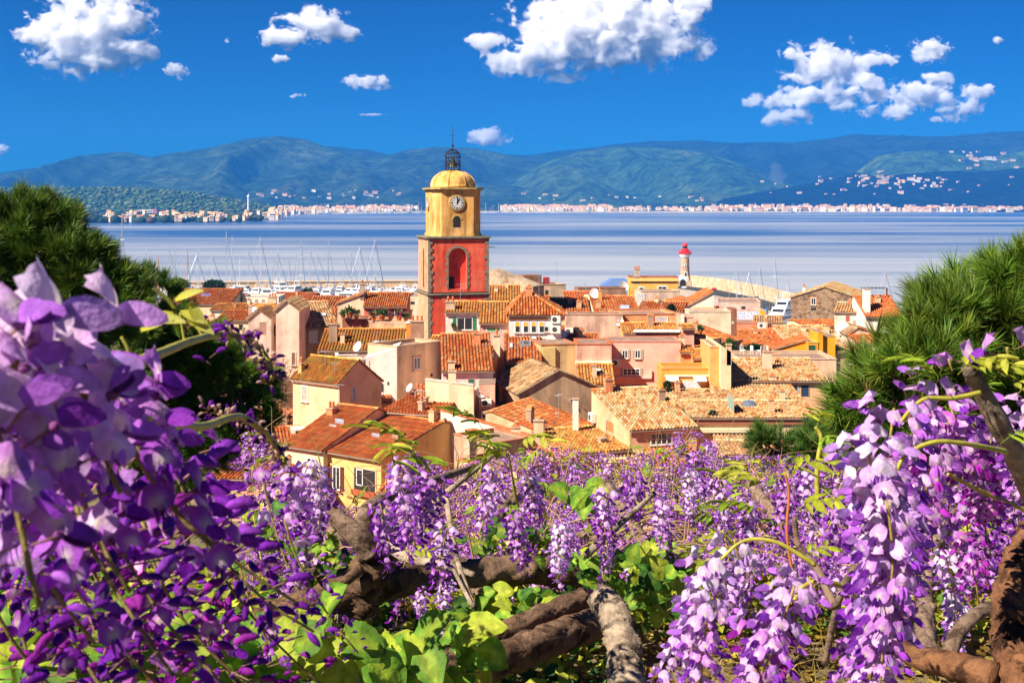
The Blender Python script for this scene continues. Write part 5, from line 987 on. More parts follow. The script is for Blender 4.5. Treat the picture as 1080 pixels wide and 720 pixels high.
sb_w.location = (W(197, 263, 560).x, 560, 0); sb_w.scale = (1, 1.5, W(197, 263, 560).z/18); sb_w['label'] = 'sailing boat with a tall thick orange wooden mast above the tarpaulin roof'; sb_w.rotation_euler = (0, 0, 1.5)
o = copy_tree(sb_w, (W(166, 270, 575).x, 575, 0), 1.4, (1, 1.5, W(166, 270, 575).z/18), 'sailing boat with a shorter orange wooden mast beside the left pine')
for i, (x, y, Y) in enumerate([(767, 257+30, 500), (780, 262+30, 505), (791, 285, 495), (806, 275, 470), (820, 292, 470), (835, 296, 465), (848, 300, 470)]):
    p = W(x, y-8, Y); copy_tree(sb, (p.x, Y-18, 0), .3+i*.2, (.8, .8, p.z/18), 'pale thin masted sailing boat moored under the sea wall')
p = W(932, 284, 420); copy_tree(sb_w, (p.x, 420, 0), .2, (1, 1.2, p.z/18), 'brown masted sailing boat above the orange roof beside the right pine')
mo = motorboat('white motor yacht'); mo2 = motorboat('navy hulled motor yacht', navy=True); big = motorboat('large white motor yacht moored before the sea wall right of centre', 27, decks=3)
p = W(824, 330, 440); big.location = (p.x, 440, 0); big.rotation_euler = (0, 0, math.radians(-125)); del big['group']
k = 0; row = [(186, 600), (200, 580), (214, 605), (228, 590), (243, 575), (258, 592), (270, 570), (284, 585), (297, 600), (309, 575), (322, 595), (335, 610), (347, 580), (358, 600), (370, 572), (382, 590), (394, 606), (405, 578), (416, 592), (427, 604), (436, 580), (190, 555), (207, 545), (236, 548), (252, 552), (266, 543), (281, 550), (298, 545), (312, 552), (330, 548), (344, 556), (362, 545), (378, 552), (398, 548), (410, 554), (424, 545), (434, 555)]
for i, (x, Y) in enumerate(row):
    src = mo2 if i % 7 == 3 else mo; used = src.get('_u'); o = copy_tree(src) if used else src; src['_u'] = 1
    if '_u' in o and o is not src: del o['_u']
    X = (x-540)/F*Y; o.location = (X, Y, 0); o.rotation_euler = (0, 0, g.choice([-1.57, -1.3, -1.8, -.4, 2.8])+g.uniform(-.2, .2)); s = g.uniform(.65, 1.35); o.scale = (s, s, s*1.05); o['label'] = ('navy hulled' if src is mo2 else 'white')+' motor yacht moored stern to the quay left of the tower'
for o in (mo, mo2):
    if '_u' in o: del o['_u']
# blue boat shed on the water side
a = W(634, 304, 590); o = thing('boat_shed', 'blue roofed boat shed on the water behind the brown terrace', 'shed', (a.x, 590, 1)); m = MB(); m.box(0, 0, 0, 17, 12, W(0, 302, 590).z-1); m.build('wall', plain((.16, .22, .36), .7, name='blue_wall'), o); z = W(0, 302, 590).z-1; m = MB(); m.prism([(-.4, z+.003), (17.4, z+.003), (12, z+3.2), (5, z+3.2)], 'y', -.4, 12.4); m.build('roof', plain((.16, .26, .50), .5, name='blue_roof'), o)
# small cars, kiosk and lamps along the mole road
def car(label, col):
    o = thing('parked_car', label, 'car', group='small vehicles parked on the mole road'); m = MB(); m.prism([(-2.1, .3), (2.1, .3), (2.1, .8), (1.2, .9), (.6, 1.4), (-1.2, 1.4), (-1.9, .9), (-2.1, .85)], 'y', -.85, .85); b = m.build('body', plain(col, .3, .5, 0, .02, name='car_paint'), o, fix=True)
    m = MB(); m.box(-1.3, -.87, .95, .7, -.853, 1.3); m.box(-1.3, .853, .95, .7, .87, 1.3); m.build('window', M_GLASS, o)
    for x in (-1.3, 1.3):
        for s in (-1, 1): m = MB(); m.tube([(x, s*.7, .32), (x, s*.9, .32)], .32, 12); m.build('wheel', M_DARK, o)
    return o
cs = {}
for i, (t_, off, c, nm) in enumerate([(6, -3.2, (.6, .02, .02), 'red'), (10, -3, (.7, .7, .7), 'white'), (13, -3, (.05, .05, .06), 'black'), (15, -12.5, (.7, .7, .7), 'white'), (17, -3, (.6, .02, .02), 'red'), (3, -12, (.7, .7, .7), 'white')]):
    a, b = LP[t_], LP[t_+1]; d = (b-a).normalized(); s = Vector((-d.y, d.x, 0)); s = s if s.y > 0 else -s; q = a+s*off
    if nm not in cs: cs[nm] = car('x', c); o = cs[nm]
    else: o = copy_tree(cs[nm])
    o.location = (q.x, q.y, 2.02); o.rotation_euler = (0, 0, math.atan2(d.y, d.x)); o.scale = (.8,)*3; o['label'] = f'{nm} car parked on the mole road ' + ('against the sea wall nearer the lighthouse' if t_ < 9 and off > -5 else 'against the sea wall' if off > -5 else 'along the harbour edge')
# ================================================================== FAR SHORE: houses, woods, masts
def far_house(label, wc, rc, w, d, h, floors):
    o = thing('shore_house', label, 'house'); m = MB(); m.box(0, 0, -4, w, d, h); m.build('wall', plain(wc, .9, .1, 0, .08, scale=.05, name='far_wall'), o)
    m = MB(); m.prism([(-.8, h+.01), (d+.8, h+.01), (d/2, h+d*.22)], 'x', -.8, w+.8); m.build('roof', plain(rc, .9, .1, 0, .15, scale=.1, name='far_roof'), o)
    m = MB(); n = max(2, int(w/4))
    for f in range(floors):
        for i in range(n): x = w*(i+.3)/n; m.box(x, -.12, h*(f+.3)/floors, x+w*.4/n, -.01, h*(f+.75)/floors)
    m.build('windows', M_DARK, o); return o
kinds = [('white', (.88, .84, .72), (.74, .42, .20)), ('cream', (.88, .74, .46), (.76, .38, .14)), ('pink', (.86, .60, .42), (.70, .32, .14)), ('orange walled', (.86, .60, .28), (.68, .28, .10)), ('grey', (.74, .72, .64), (.60, .38, .24))]
protos = [far_house(k[0], k[1], k[2], *dim) for k in kinds for dim in ((14, 9, 6, 2), (26, 10, 8, 3))]; usedp = set()
def put_far(x, y, Yd, sx, sz, where, base_z=None, g=g):
    i = g.randrange(len(protos)); src = protos[i]; o = src if i not in usedp else copy_tree(src); usedp.add(i)
    q = W(x, y, Yd); o.location = (q.x, Yd, q.z if base_z is None else base_z); o.rotation_euler = (0, 0, g.uniform(-.5, .5)); o.scale = (sx, sx, sz)
    o['label'] = f'{kinds[i//2][0]} {"long" if i % 2 else "small"} house {where}'; o['group'] = f'distant houses {where}'
for i in range(46):      # front row along the right beach
    x = 756+i*7.0+g.uniform(-2.5, 2.5); 
    if x < 1078: put_far(x, 0, shore_y((x-540)/F*5750)+90+g.uniform(0, 60), g.uniform(1.2, 1.9), g.uniform(1.7, 2.8), 'along the far beach at the right', 3)
for i in range(34): put_far(758+g.random()*320, 0, shore_y(0)+260+g.uniform(0, 120), g.uniform(.9, 1.4), g.uniform(1.4, 2.2), 'in the second row of the far beach town', 6)
for i in range(40): x = 540+g.random()*100; put_far(x, 0, 5950+g.uniform(0, 300), g.uniform(.9, 1.4), g.uniform(2.0, 3.6), 'in the pale marina right of the tower', 3)
for i in range(22): x = 655+g.random()*100; put_far(x, 0, 5950+g.uniform(0, 200), g.uniform(.8, 1.2), g.uniform(1.2, 1.9), 'scattered along the wooded shore', 3)
for i in range(44): x = 290+g.random()*130; X = (x-540)/F*5000; put_far(x, 0, shore_y(X)+120+g.uniform(0, 300), g.uniform(.9, 1.4), g.uniform(1.8, 3.2), 'in the pale marina left of the tower', 3)
for i in range(26): x = 120+g.random()*170; X = (x-540)/F*3700; put_far(x, 0, shore_y(X)+60+g.uniform(0, 220), g.uniform(.5, .9), g.uniform(.8, 1.3), 'on the near left shore of the gulf', 3)
bpy.context.view_layer.update()
dg = bpy.context.evaluated_depsgraph_get()
def drop(x, y):
    hit, loc, *_ = scene.ray_cast(dg, Vector((0, 8000, CZ)).lerp(Vector((0, 0, CZ)), 1)+Vector(((x-540)/F, 1, -(y-HY)/F)).normalized()*3600, Vector(((x-540)/F, 1, -(y-HY)/F)).normalized(), distance=9000)
    return loc if hit else None
def on_hill(n, fx, fy, where, s0, s1):
    c = 0; k = 0
    while c < n and k < n*8:
        k += 1; x, y = fx(), fy()
        if callable(y): y = y(x)
        l = drop(x, y)
        if l is None or l.z < 8 or l.y > 12000: continue
        i = g.randrange(len(protos)); src = protos[i]; o = src if i not in usedp else copy_tree(src); usedp.add(i)
        o.location = (l.x, l.y, l.z+1); o.rotation_euler = (0, 0, g.uniform(-.6, .6)); s = g.uniform(s0, s1); o.scale = (s, s, s); o['label'] = f'{kinds[i//2][0]} {"long" if i % 2 else "small"} villa {where}'; o['group'] = f'distant villas {where}'; c += 1
for o_ in scene.objects:
    if o_.name.startswith('haze'): o_.hide_set(True); o_.hide_viewport = True
bpy.context.view_layer.update(); dg = bpy.context.evaluated_depsgraph_get()
on_hill(46, lambda: g.gauss(930, 34), lambda: g.gauss(192, 4), 'of the hilltop village at the right', .9, 1.7)
on_hill(26, lambda: g.uniform(800, 1078), lambda: g.uniform(186, 206), 'scattered over the dark blue hill', .6, 1.1)
on_hill(22, lambda: g.gauss(1032, 14), lambda: g.gauss(168, 4), 'of the high village in front of the long ridge', 1.0, 1.8)
on_hill(30, lambda: g.uniform(270, 420), lambda: g.uniform(201, 210), 'on the low slopes left of the tower', .7, 1.3)
on_hill(16, lambda: g.uniform(540, 760), lambda: g.uniform(205, 213), 'on the low slopes right of the tower', .7, 1.3)
for o_ in scene.objects:
    if o_.name.startswith('haze'): o_.hide_viewport = False; o_.hide_set(False)
# past the individual houses: the thousands of tiny roofs of the shore towns
def far_town():
    gg = random.Random(91); mb = MB()
    def add(x, y, z, w, d, h, c):
        r = Matrix.Translation((x, y, z)) @ Matrix.Rotation(gg.uniform(-.5, .5), 4, 'Z'); mb.box(-w/2, 0, -3, w/2, d, h, c, M=r)
        V = [r @ Vector(p) for p in ((-w/2-.6, -.6, h), (w/2+.6, -.6, h), (w/2+.6, d+.6, h), (-w/2-.6, d+.6, h), (-w/2-.6, d/2, h+2.4), (w/2+.6, d/2, h+2.4))]
        mb.faces([tuple(v) for v in V], [(0, 1, 5, 4), (2, 3, 4, 5), (0, 4, 3), (1, 2, 5), (3, 2, 1, 0)], gg.choice([(.76, .36, .14), (.70, .42, .24), (.80, .48, .22)]))
    cs_ = [(.88, .80, .62), (.88, .72, .46), (.86, .62, .40), (.84, .82, .76), (.80, .56, .36)]
    for x0, x1, n, d0, d1, sc in ((752, 1110, 330, 70, 420, 1.3), (530, 645, 240, 60, 420, 1.2), (285, 440, 260, 60, 600, .85), (640, 760, 60, 60, 300, 1.1), (110, 290, 80, 60, 500, .6)):
        for _ in range(n):
            px = gg.uniform(x0, x1); X = (px-540)/F*5400; o_ = gg.uniform(d0, d1); Y = shore_y(X)+o_; X = (px-540)/F*Y; add(X, Y, 4+o_*.02, gg.uniform(7, 20)*sc, 9*sc, gg.uniform(7, 15)*sc*(1+o_/900), gg.choice(cs_))
    tag(mb.build('shore_town', attr_mat('far_render', .9, .1, .1, .05)), 'mass of tiny pale houses with orange roofs along the far shore', 'town', kind='stuff')
far_town()
a = W(262, 222, 4100); o = thing('radio_tower', 'slim white tower standing on the far shore at the left', 'tower', (a.x, 4100, 3)); m = MB(); m.lathe([(5, 0), (3.6, 50), (3.2, 66)], 10); m.build('shaft', M_WHITE, o); m = MB(); m.lathe([(5, 60), (5.5, 64), (3, 68), (.6, 69), (.4, 76)], 10); m.build('head', M_WHITE, o)
a = W(145, 227, 3650); o = thing('office_block', 'white gridded block with a pink end on the near left shore', 'building', (a.x, 3650, 3), .1); m = MB(); m.box(0, 0, 0, 44, 14, 22); m.build('wall', M_WHITE, o); m = MB(); m.box(44.02, 0, 0, 56, 14, 24); m.build('end_wall', plain((.6, .22, .3), .8, name='pink_wall'), o); m = MB(); [m.box(2+i*7, -.2, 3+j*6, 7+i*7, -.01, 6.5+j*6) for i in range(6) for j in range(3)]; m.build('windows', M_DARK, o)
def church_far():
    a = W(797, 220, 5900); o = thing('far_church', 'pale church tower standing in the far beach town', 'church', (a.x, 5900, 3)); m = MB(); m.box(-5, 0, 0, 5, 10, 32); m.build('tower', M_WHITE, o); m = MB(); m.lathe([(6, 32.01), (5, 36), (.3, 42)], 4, c=(0, 5)); m.build('roof', M_POT, o)
church_far()
def woods():
    mb = MB(); Ms = []; Cs = []; gg = np.random.default_rng(11)
    def add(x, Y, z, s, c): M = np.zeros((3, 4)); M[0, 0] = s*gg.uniform(.9, 1.6); M[1, 1] = s; M[2, 2] = s*gg.uniform(.6, 1.0); M[:, 3] = (x, Y, z); Ms.append(M); Cs.append(c)
    for i in range(2600):
        px = gg.uniform(-60, 1140)
        X = (px-540)/F*5200; sy = shore_y(X); Y = sy+gg.uniform(70, 900) if px < 300 else sy+gg.uniform(140, 900); X = (px-540)/F*Y
        d = .2 if (290 < px < 415 or 540 < px < 640) else 1
        if gg.random() > d: continue
        c = np.array((.035, .06, .03)) if px < 300 else np.array((.03, .045, .04)); c = c*gg.uniform(.6, 1.7)
        if gg.random() < .14: c = np.array((.13, .08, .05))
        add(X, Y, 3+(Y-sy)*.006+gg.uniform(0, 5), gg.uniform(6, 13), c)
    mb.inst(ICO1, Ms, Cs); tag(mb.build('shore_woods', attr_mat('far_foliage', 1, 0, .3, .15), smooth=True), 'dark woods lining the far shore', 'woods', kind='stuff')
woods()
# far marina masts (each boat a mast with its hull, too small to show more)
def far_boat():
    o = thing('far_sailing_boat', 'sailing boat in the distant marina', 'sailing boat', group='tiny sailing boats in the distant marinas'); m = MB(); hull(m, 22, 7, 4); m.build('hull', HUL, o, fix=True); m = MB(); m.tube([(0, 0, 3), (0, 0, 44)], [.9, .6], 4); m.build('mast', M_WHITE, o); return o
fb = far_boat(); ff = True
for i in range(60):
    x = g.choice([g.uniform(370, 445), g.uniform(500, 640), g.uniform(815, 960), g.uniform(300, 440)]); Y = shore_y((x-540)/F*5300)-g.uniform(6, 60); o = fb if ff else copy_tree(fb); ff = False
    o.location = ((x-540)/F*Y, Y, 0); o.rotation_euler = (0, 0, g.uniform(0, 3)); s = g.uniform(.5, 1.0); o.scale = (s, s, s); o['label'] = 'pale sailing boat in the distant marina '+('left of the tower' if x < 450 else 'right of the tower' if x < 700 else 'off the far beach town')
# smoke rising in the valley
def smoke():
    Ms = []; gg = np.random.default_rng(4); q0 = W(822, 205, 7400)
    m = bpy.data.materials.new('smoke'); m.use_nodes = True; t = m.node_tree; t.nodes.clear(); o = N(t, 'ShaderNodeOutputMaterial'); v = N(t, 'ShaderNodeVolumePrincipled'); v.inputs['Color'].default_value = (.9, .93, 1, 1); v.inputs['Density'].default_value = .0016; t.links.new(v.outputs[0], o.inputs['Volume'])
    mb = MB(); z = 0
    mb.lathe([(8, -20), (22, 20), (36, 60), (52, 110), (40, 150), (46, 175), (18, 200)], 14)
    V = mb.V[0]
    for i in range(len(V)): n = noise.noise_vector(Vector(V[i])/38); V[i] += np.array(n)*26+np.array((V[i][2]*-.12, 0, 0))
    s = mb.build('smoke', m, smooth=True); s.location = q0; tag(s, 'faint white smoke rising in the valley at the right', 'smoke', kind='stuff')
smoke()
# ================================================================== PLANTS
M_LEAF = attr_mat('leaf', .6, .25, .28, 45, trans=.42, bmp=.3); M_PETAL = attr_mat('petal', .65, .2, .2, 140, trans=.40, bmp=.25)
M_NEEDLE = attr_mat('needle', .5, .35, 0, 1, trans=.15); M_TWIG = attr_mat('twig', .8, .2, .25, 60)
BARK_V = bark((.05, .028, .018), (.18, .105, .06), 26); BARK_L = bark((.10, .07, .05), (.42, .32, .22), 30); BARK_R = bark((.06, .025, .015), (.26, .12, .055), 30); BARK_T = bark((.10, .06, .04), (.28, .19, .13), 40); BARK_P = bark((.08, .05, .035), (.25, .16, .11), 14)
g = np.random.default_rng(21)
def fr(pos, d, up=(0, 0, 1), s=1.0, roll=0.0):
    d = np.asarray(d, float); d = d/np.linalg.norm(d); up = np.asarray(up, float)
    y = np.cross(up, d); n = np.linalg.norm(y)
    if n < 1e-4: y = np.cross((1, 0, 0), d); n = np.linalg.norm(y)
    y /= n; z = np.cross(d, y)
    if roll: y, z = y*math.cos(roll)+z*math.sin(roll), z*math.cos(roll)-y*math.sin(roll)
    M = np.zeros((3, 4)); M[:, 0] = d*s; M[:, 1] = y*s; M[:, 2] = z*s; M[:, 3] = pos; return M
def grid(f, nu, nv, colf):
    mb = MB(); V = [f(i/nu, j/nv) for j in range(nv+1) for i in range(nu+1)]; Fc = []; C = []
    for j in range(nv):
        for i in range(nu): Fc.append((j*(nu+1)+i, j*(nu+1)+i+1, (j+1)*(nu+1)+i+1, (j+1)*(nu+1)+i)); C.append(colf((i+.5)/nu, (j+.5)/nv))
    mb.faces(V, Fc, C); return mb
def join(*ms):
    r = MB()
    for m in ms: r.raw(*m.tpl())
    return r
# ---- wisteria floret: local +x faces out, +z up, one unit = width of the banner petal
def floret(hd, pale, deep, inner=(.85, .78, .55), openess=1.0):
    pale, deep, inner = map(np.array, (pale, deep, inner))
    def ban(u, v):
        a = u*2-1; w = .52*math.sin(math.pi*min(1, .14+.76*v))**.6*(1 if v < .96 else .9); y = a*w
        return (.08-.42*openess*v*v-.16*a*a*v+.07*math.sin(a*6+v*5)*v+.12*(1-abs(a))**3*v, y, .02+.86*v-.16*a*a*v+.05*math.sin(a*5)*v+.03*math.sin(a*11+v*6)*v)
    def bc(u, v):
        a = abs(u*2-1); k = max(0, 1-math.hypot(a*1.6, (v-.30)*2.4)); e = .5*v+.4*a
        c = pale*(1-e*.25)+deep*e*.25; return tuple(c*(1-k)+inner*k)
    n1, n2 = (8, 8) if hd else (2, 2)
    parts = [grid(ban, n1, n2, bc)]
    for s in (-1, 1):
        def wing(u, v, s=s):
            a = v*2-1; w = .20*math.sin(math.pi*min(1, .1+.85*u))**.7
            return (.05+.74*u, s*(.07+.10*math.sin(u*2.2)*(1-.3*v)), .10+a*w-.16*u*u+.03*math.cos(u*3))
        parts.append(grid(wing, 4 if hd else 2, 2 if hd else 1, lambda u, v: tuple(deep*(.85+.5*(1-u)))))
    if hd:
        parts.append(grid(lambda u, v: (.05+.62*u, .055*math.sin(math.pi*v)*(1 if v < .5 else 1)-.03, .0-.18*math.sin(u*1.8)+.12*abs(v*2-1)), 4, 2, lambda u, v: tuple(deep*.7)))
        parts.append(MB().lathe([(.10, -.02), (.12, .05), (.07, .12)], 6, tuple(deep*.5+np.array((.15, .06, .05)))))
    m = join(*parts); m.tube([(-.55, 0, -.10), (-.2, 0, -.02), (.03, 0, .03)], [.022, .028, .04], 4 if hd else 3, (.42, .22, .16))
    return m.tpl()
def bud(deep, k=1.0, green=False):
    deep = np.array(deep); m = MB(); c1 = (.50, .48, .12) if green else tuple(deep*1.2)
    m.tube([(0, 0, 0), (.12*k, 0, .02), (.35*k, 0, .05), (.60*k, 0, .0), (.78*k, 0, -.08)], [.03, .11, .15, .12, .03], 6, [c1]*6+[tuple(deep)]*6+[tuple(deep*.8)]*6+[tuple(deep*.7)]*6+[tuple(deep)]*2)
    m.tube([(-.5, 0, -.08), (0, 0, 0)], [.02, .03], 3, (.45, .25, .17)); return m.tpl()
TONES = {'lilac': ((.74, .47, .82), (.44, .14, .66)), 'mid': ((.60, .26, .72), (.28, .045, .50)), 'deep': ((.40, .08, .56), (.19, .012, .38)), 'pale': ((.84, .68, .88), (.58, .32, .76)), 'magenta': ((.58, .17, .62), (.36, .022, .40))}
FL = {(h, k): floret(h, *TONES[k]) for h in (0, 1) for k in TONES}
FLC = {(h, k): floret(h, *TONES[k], openess=.35) for h in (0, 1) for k in TONES}
BUDS = {k: bud(TONES[k][1]) for k in TONES}; BUDG = bud((.50, .30, .42), .8, True)
def raceme_mesh(L, n, s, hd, top, tip, bend=.15, seed=0, ped=.014, openf=.75, stemc=(.46, .36, .10), budf=.25, spent=.0, bs=1.0):
    q = np.random.default_rng(seed); mb = MB(); ax = lambda t: np.array((bend*L*t*t, .04*L*math.sin(t*5+seed), -L*t))
    mb.tube([tuple(ax(i/8)) for i in range(9)], [s*.045*(1-.6*i/8)+.0007 for i in range(9)], 5, stemc); G = {}
    for i in range(n):
        t = ((i+.5)/n)**.92; th = i*2.39996+q.uniform(-.4, .4); p = ax(t); r = ped*(1.15-.6*t)*q.uniform(.8, 1.5)
        d = np.array((math.cos(th), math.sin(th), q.uniform(-.15, .35)-.35*t)); d /= np.linalg.norm(d); sc = s*(1.1-.45*t)*q.uniform(.85, 1.15)
        k = top if q.random() > t*1.1 else tip
        if q.random() < spent: 
            mb.tube([tuple(p), tuple(p+d*r*1.6)], .0007, 3, (.40, .26, .16)); continue
        if t > 1-budf and q.random() < .85: key = ('b', k); sc *= (.8+.3*(1-t))*bs
        else: key = (('f' if q.random() < openf else 'c'), k)
        G.setdefault(key, []).append((fr(p+d*(r+sc*.4), d+q.normal(0, .18, 3), (0, 0, 1), sc, q.uniform(-.5, .5)), q.uniform(.8, 1.15)))
    for (a, k), lst in G.items():
        tp = BUDS[k] if a == 'b' else (FL if a == 'f' else FLC)[(hd, k)]
        mb.inst(tp, [x[0] for x in lst], [(x[1]*q.uniform(.92, 1.08), x[1], x[1]) for x in lst])
    return mb
def raceme(name, par, loc, *a, mesh=None, rot=(0, 0, 0), sc=1.0, smooth=True, **k):
    if mesh is None: o = raceme_mesh(*a, **k).build('flower_cluster', M_PETAL, par, smooth=smooth)
    else: o = mesh.copy(); COL.objects.link(o); o.parent = par
    o.location = loc; o.rotation_euler = rot; o.scale = (sc,)*3; return o
# ---- leaves
def leaflet(w=.34, c=(.36, .44, .04), c2=None):
    c = np.array(c); c2 = c if c2 is None else np.array(c2)
    return grid(lambda u, v: (v, (u*2-1)*w*.5*math.sin(math.pi*min(.97, .06+.9*v))**.8, .10*abs(u*2-1)-.28*v*v), 2, 4, lambda u, v: tuple(c*(1-v*.4)+c2*v*.4))
def spray(n=9, L=.12, c=(.36, .44, .04), fold=.5, seed=0):
    q = np.random.default_rng(seed); mb = MB(); cu = lambda t: np.array((L*t, 0, .25*L*math.sin(t*2.2)-.3*L*t*t)); mb.tube([tuple(cu(i/5)) for i in range(6)], .0011, 4, tuple(np.array(c)*.9)); lf = leaflet(c=c, c2=np.array(c)*(.9, 1.0, .6)).tpl(); Ms = []; Cs = []
    for i in range(n):
        t = .25+.75*(i//2)/(n//2) if i < n-1 else 1.0; s = (1 if i % 2 else -1) if i < n-1 else 0
        d = np.array((1-.3*abs(s), s*.9, q.uniform(-fold, .25))); Ms.append(fr(cu(t), d, (0, 0, 1), L*q.uniform(.32, .48), q.uniform(-.5, .5))); Cs.append((q.uniform(.8, 1.15),)*3)
    mb.inst(lf, Ms, Cs); return mb
def broad(c=(.14, .30, .03), c2=(.34, .46, .04), nu=6, nv=8):
    c, c2 = np.array(c), np.array(c2)
    def f(u, v):
        a = u*2-1; w = .56*(math.sin(math.pi*min(1, .16+.84*v**.9))**.75 if v < 1 else .02)*(1-.25*v); b = -.10*abs(a) if v < .2 else 0
        return (v+b*(1-v*5), a*w, .20*abs(a)*w-.26*v*v+.05*math.sin(a*9+v*7)+.03*math.sin(v*17+a*3))
    return grid(f, nu, nv, lambda u, v: tuple((c2 if abs(u-.5) < .09 else c)*(1-.0*v)))
LF_G = broad().tpl(); LF_Y = broad((.34, .42, .03), (.46, .5, .06)).tpl(); LF_D = broad((.04, .13, .02), (.10, .22, .03)).tpl(); LF_S = broad(nu=2, nv=3).tpl(); LF_SY = broad((.44, .46, .04), (.44, .46, .04), 2, 3).tpl()

# ---- pines
def tuft(n=70, L=1.0, seed=0):
    q = np.random.default_rng(seed); V = []; C = []
    for i in range(n):
        t = q.uniform(0, .55); th = q.uniform(0, 6.283); a = q.uniform(.25, 1.05)*(1-.5*t); d = np.array((math.cos(a), math.sin(a)*math.cos(th), math.sin(a)*math.sin(th))); p = np.array((t, 0, 0)); l = q.uniform(.7, 1.05)*L
        e = np.cross(d, q.normal(size=3)); e /= np.linalg.norm(e); b = e*.021; V += [p-b, p+b, p+d*l*.6+e*.01-np.array((0, 0, .02)), p+d*l-np.array((0, 0, .06*l)), ]; k = q.uniform(.6, 1.3); C.append((.075*k*q.uniform(.8, 1.4), .155*k, .022*k))
    mb = MB(); mb.faces(V, [(4*i, 4*i+1, 4*i+2, 4*i+3) for i in range(n)], C); mb.tube([(-.5, 0, 0), (.5, 0, 0)], [.03, .02], 3, (.16, .10, .05)); return mb.tpl()
TF = [tuft(seed=i) for i in range(3)]
def pine(label, Y, blobs, n, ln, trunk, seed, tone=(1, 1, 1), cat='pine tree'):
    q = np.random.default_rng(seed); c = W(*trunk); T = thing('pine_tree', label, cat, (c.x, c.y, ground_z(c.x, c.y)-.1)); off = np.array(T.location)
    k = Y/F; cen = []; tot = sum(b[2]*b[3] for b in blobs); lists = [[], [], []]; cols = [[], [], []]; hub = np.mean([np.array(W(b[0], b[1], Y)) for b in blobs], axis=0)
    br = MB(); base_ = np.array((0, 0, 0.)); top = np.array(c)-off
    for b in blobs:
        bc = np.array(W(b[0], b[1], Y+(b[4] if len(b) > 4 else 0))); rx, rz = b[2]*k, b[3]*k; m = int(n*b[2]*b[3]/tot); cen.append(bc)
        e = bc-off; br.tube([tuple(top), tuple((top+e)/2+np.array((0, 0, .08))+q.normal(0, .05, 3)), tuple(e)], [.05, .03, .014], 6)
        for i in range(max(4, m//26)):
            d = q.normal(size=3); d /= np.linalg.norm(d); br.tube([tuple(e), tuple(e+d*(rx, rx, rz)*.5+np.array((0, 0, -.03))), tuple(e+d*(rx, rx, rz)*.95)], [.012, .008, .004], 4)
        for c_i in range(max(3, m//11)):
            d0 = q.normal(size=3); d0 /= np.linalg.norm(d0); r = q.uniform(.3, 1)**.5; nz = .85+.5*noise.noise(Vector(d0*2.2)+Vector(bc)*.7); pc = bc+d0*np.array((rx, rx, rz))*r*nz; vc = q.uniform(.6, 1.4)
            br.tube([tuple(e+(pc-bc)*.25), tuple(pc-off)], [.007, .004], 3)
            for i in range(11):
                d = d0+q.normal(0, .55, 3); d /= np.linalg.norm(d); p = pc+d*ln*q.uniform(.1, .9); dd = d+np.array((0, 0, .55))+q.normal(0, .2, 3); j = q.integers(3); lists[j].append(fr(p-off, dd, (0, 0, 1), ln*q.uniform(.8, 1.15), q.uniform(0, 6))); v = vc*q.uniform(.8, 1.25); cols[j].append(np.array(tone)*(v*q.uniform(.9, 1.3), v, v))
    mb = MB()
    for j in range(3): mb.inst(TF[j], lists[j], cols[j])
    mb.build('crown', M_NEEDLE, T)
    tk = MB(); tk.tube([(0, 0, 0), tuple(top*.5+np.array((.05, 0, 0))), tuple(top)], [.12, .09, .06], 10); tk.build('trunk', BARK_P, T); br.build('branches', BARK_P, T)
    return T
pine('bushy dark green pine crown filling the right edge behind the flowers', 5.4, [(1085, 304, 56, 38), (1045, 335, 52, 42), (1005, 368, 50, 42, -.1), (962, 400, 44, 36, -.2), (922, 422, 36, 28, -.1), (1050, 410, 64, 60, .2), (1005, 440, 52, 40, .1), (950, 448, 40, 26), (1100, 370, 60, 70), (1120, 440, 50, 60, .1)], 2300, .115, (1120, 480, 5.8), 1, (1.35, 1.3, .9))
pine('small low pine top behind the purple hedge under the cream roofs', 8.5, [(842, 470, 26, 12), (818, 476, 20, 10), (864, 474, 24, 14)], 300, .10, (830, 520, 8.6), 2, (.9, 1, 1))
pine('tall dark pine crown at the left edge above the near purple petals', 7.4, [(-10, 252, 48, 38), (35, 248, 44, 32), (62, 275, 44, 36), (20, 300, 55, 42), (88, 305, 36, 34), (112, 320, 30, 28), (-40, 300, 50, 60), (60, 340, 60, 40)], 2900, .105, (-60, 420, 7.6), 3, (1.15, 1.15, .95))
pine('slender pine leader sticking up beside the tall white mast', 9.2, [(134, 300, 11, 26), (128, 328, 26, 22), (150, 345, 24, 20)], 420, .10, (135, 400, 9.3), 4, (1.2, 1.2, 1.0))
pine('rounded pine crown behind the young yellow leaves and drooping spray', 9.8, [(170, 330, 26, 34), (190, 362, 36, 32), (225, 385, 42, 34), (248, 405, 36, 40), (205, 425, 50, 40), (262, 432, 22, 26), (165, 400, 50, 50), (185, 470, 60, 40), (245, 462, 34, 26)], 2700, .10, (190, 520, 10.0), 5, (1.5, 1.6, 1.1))
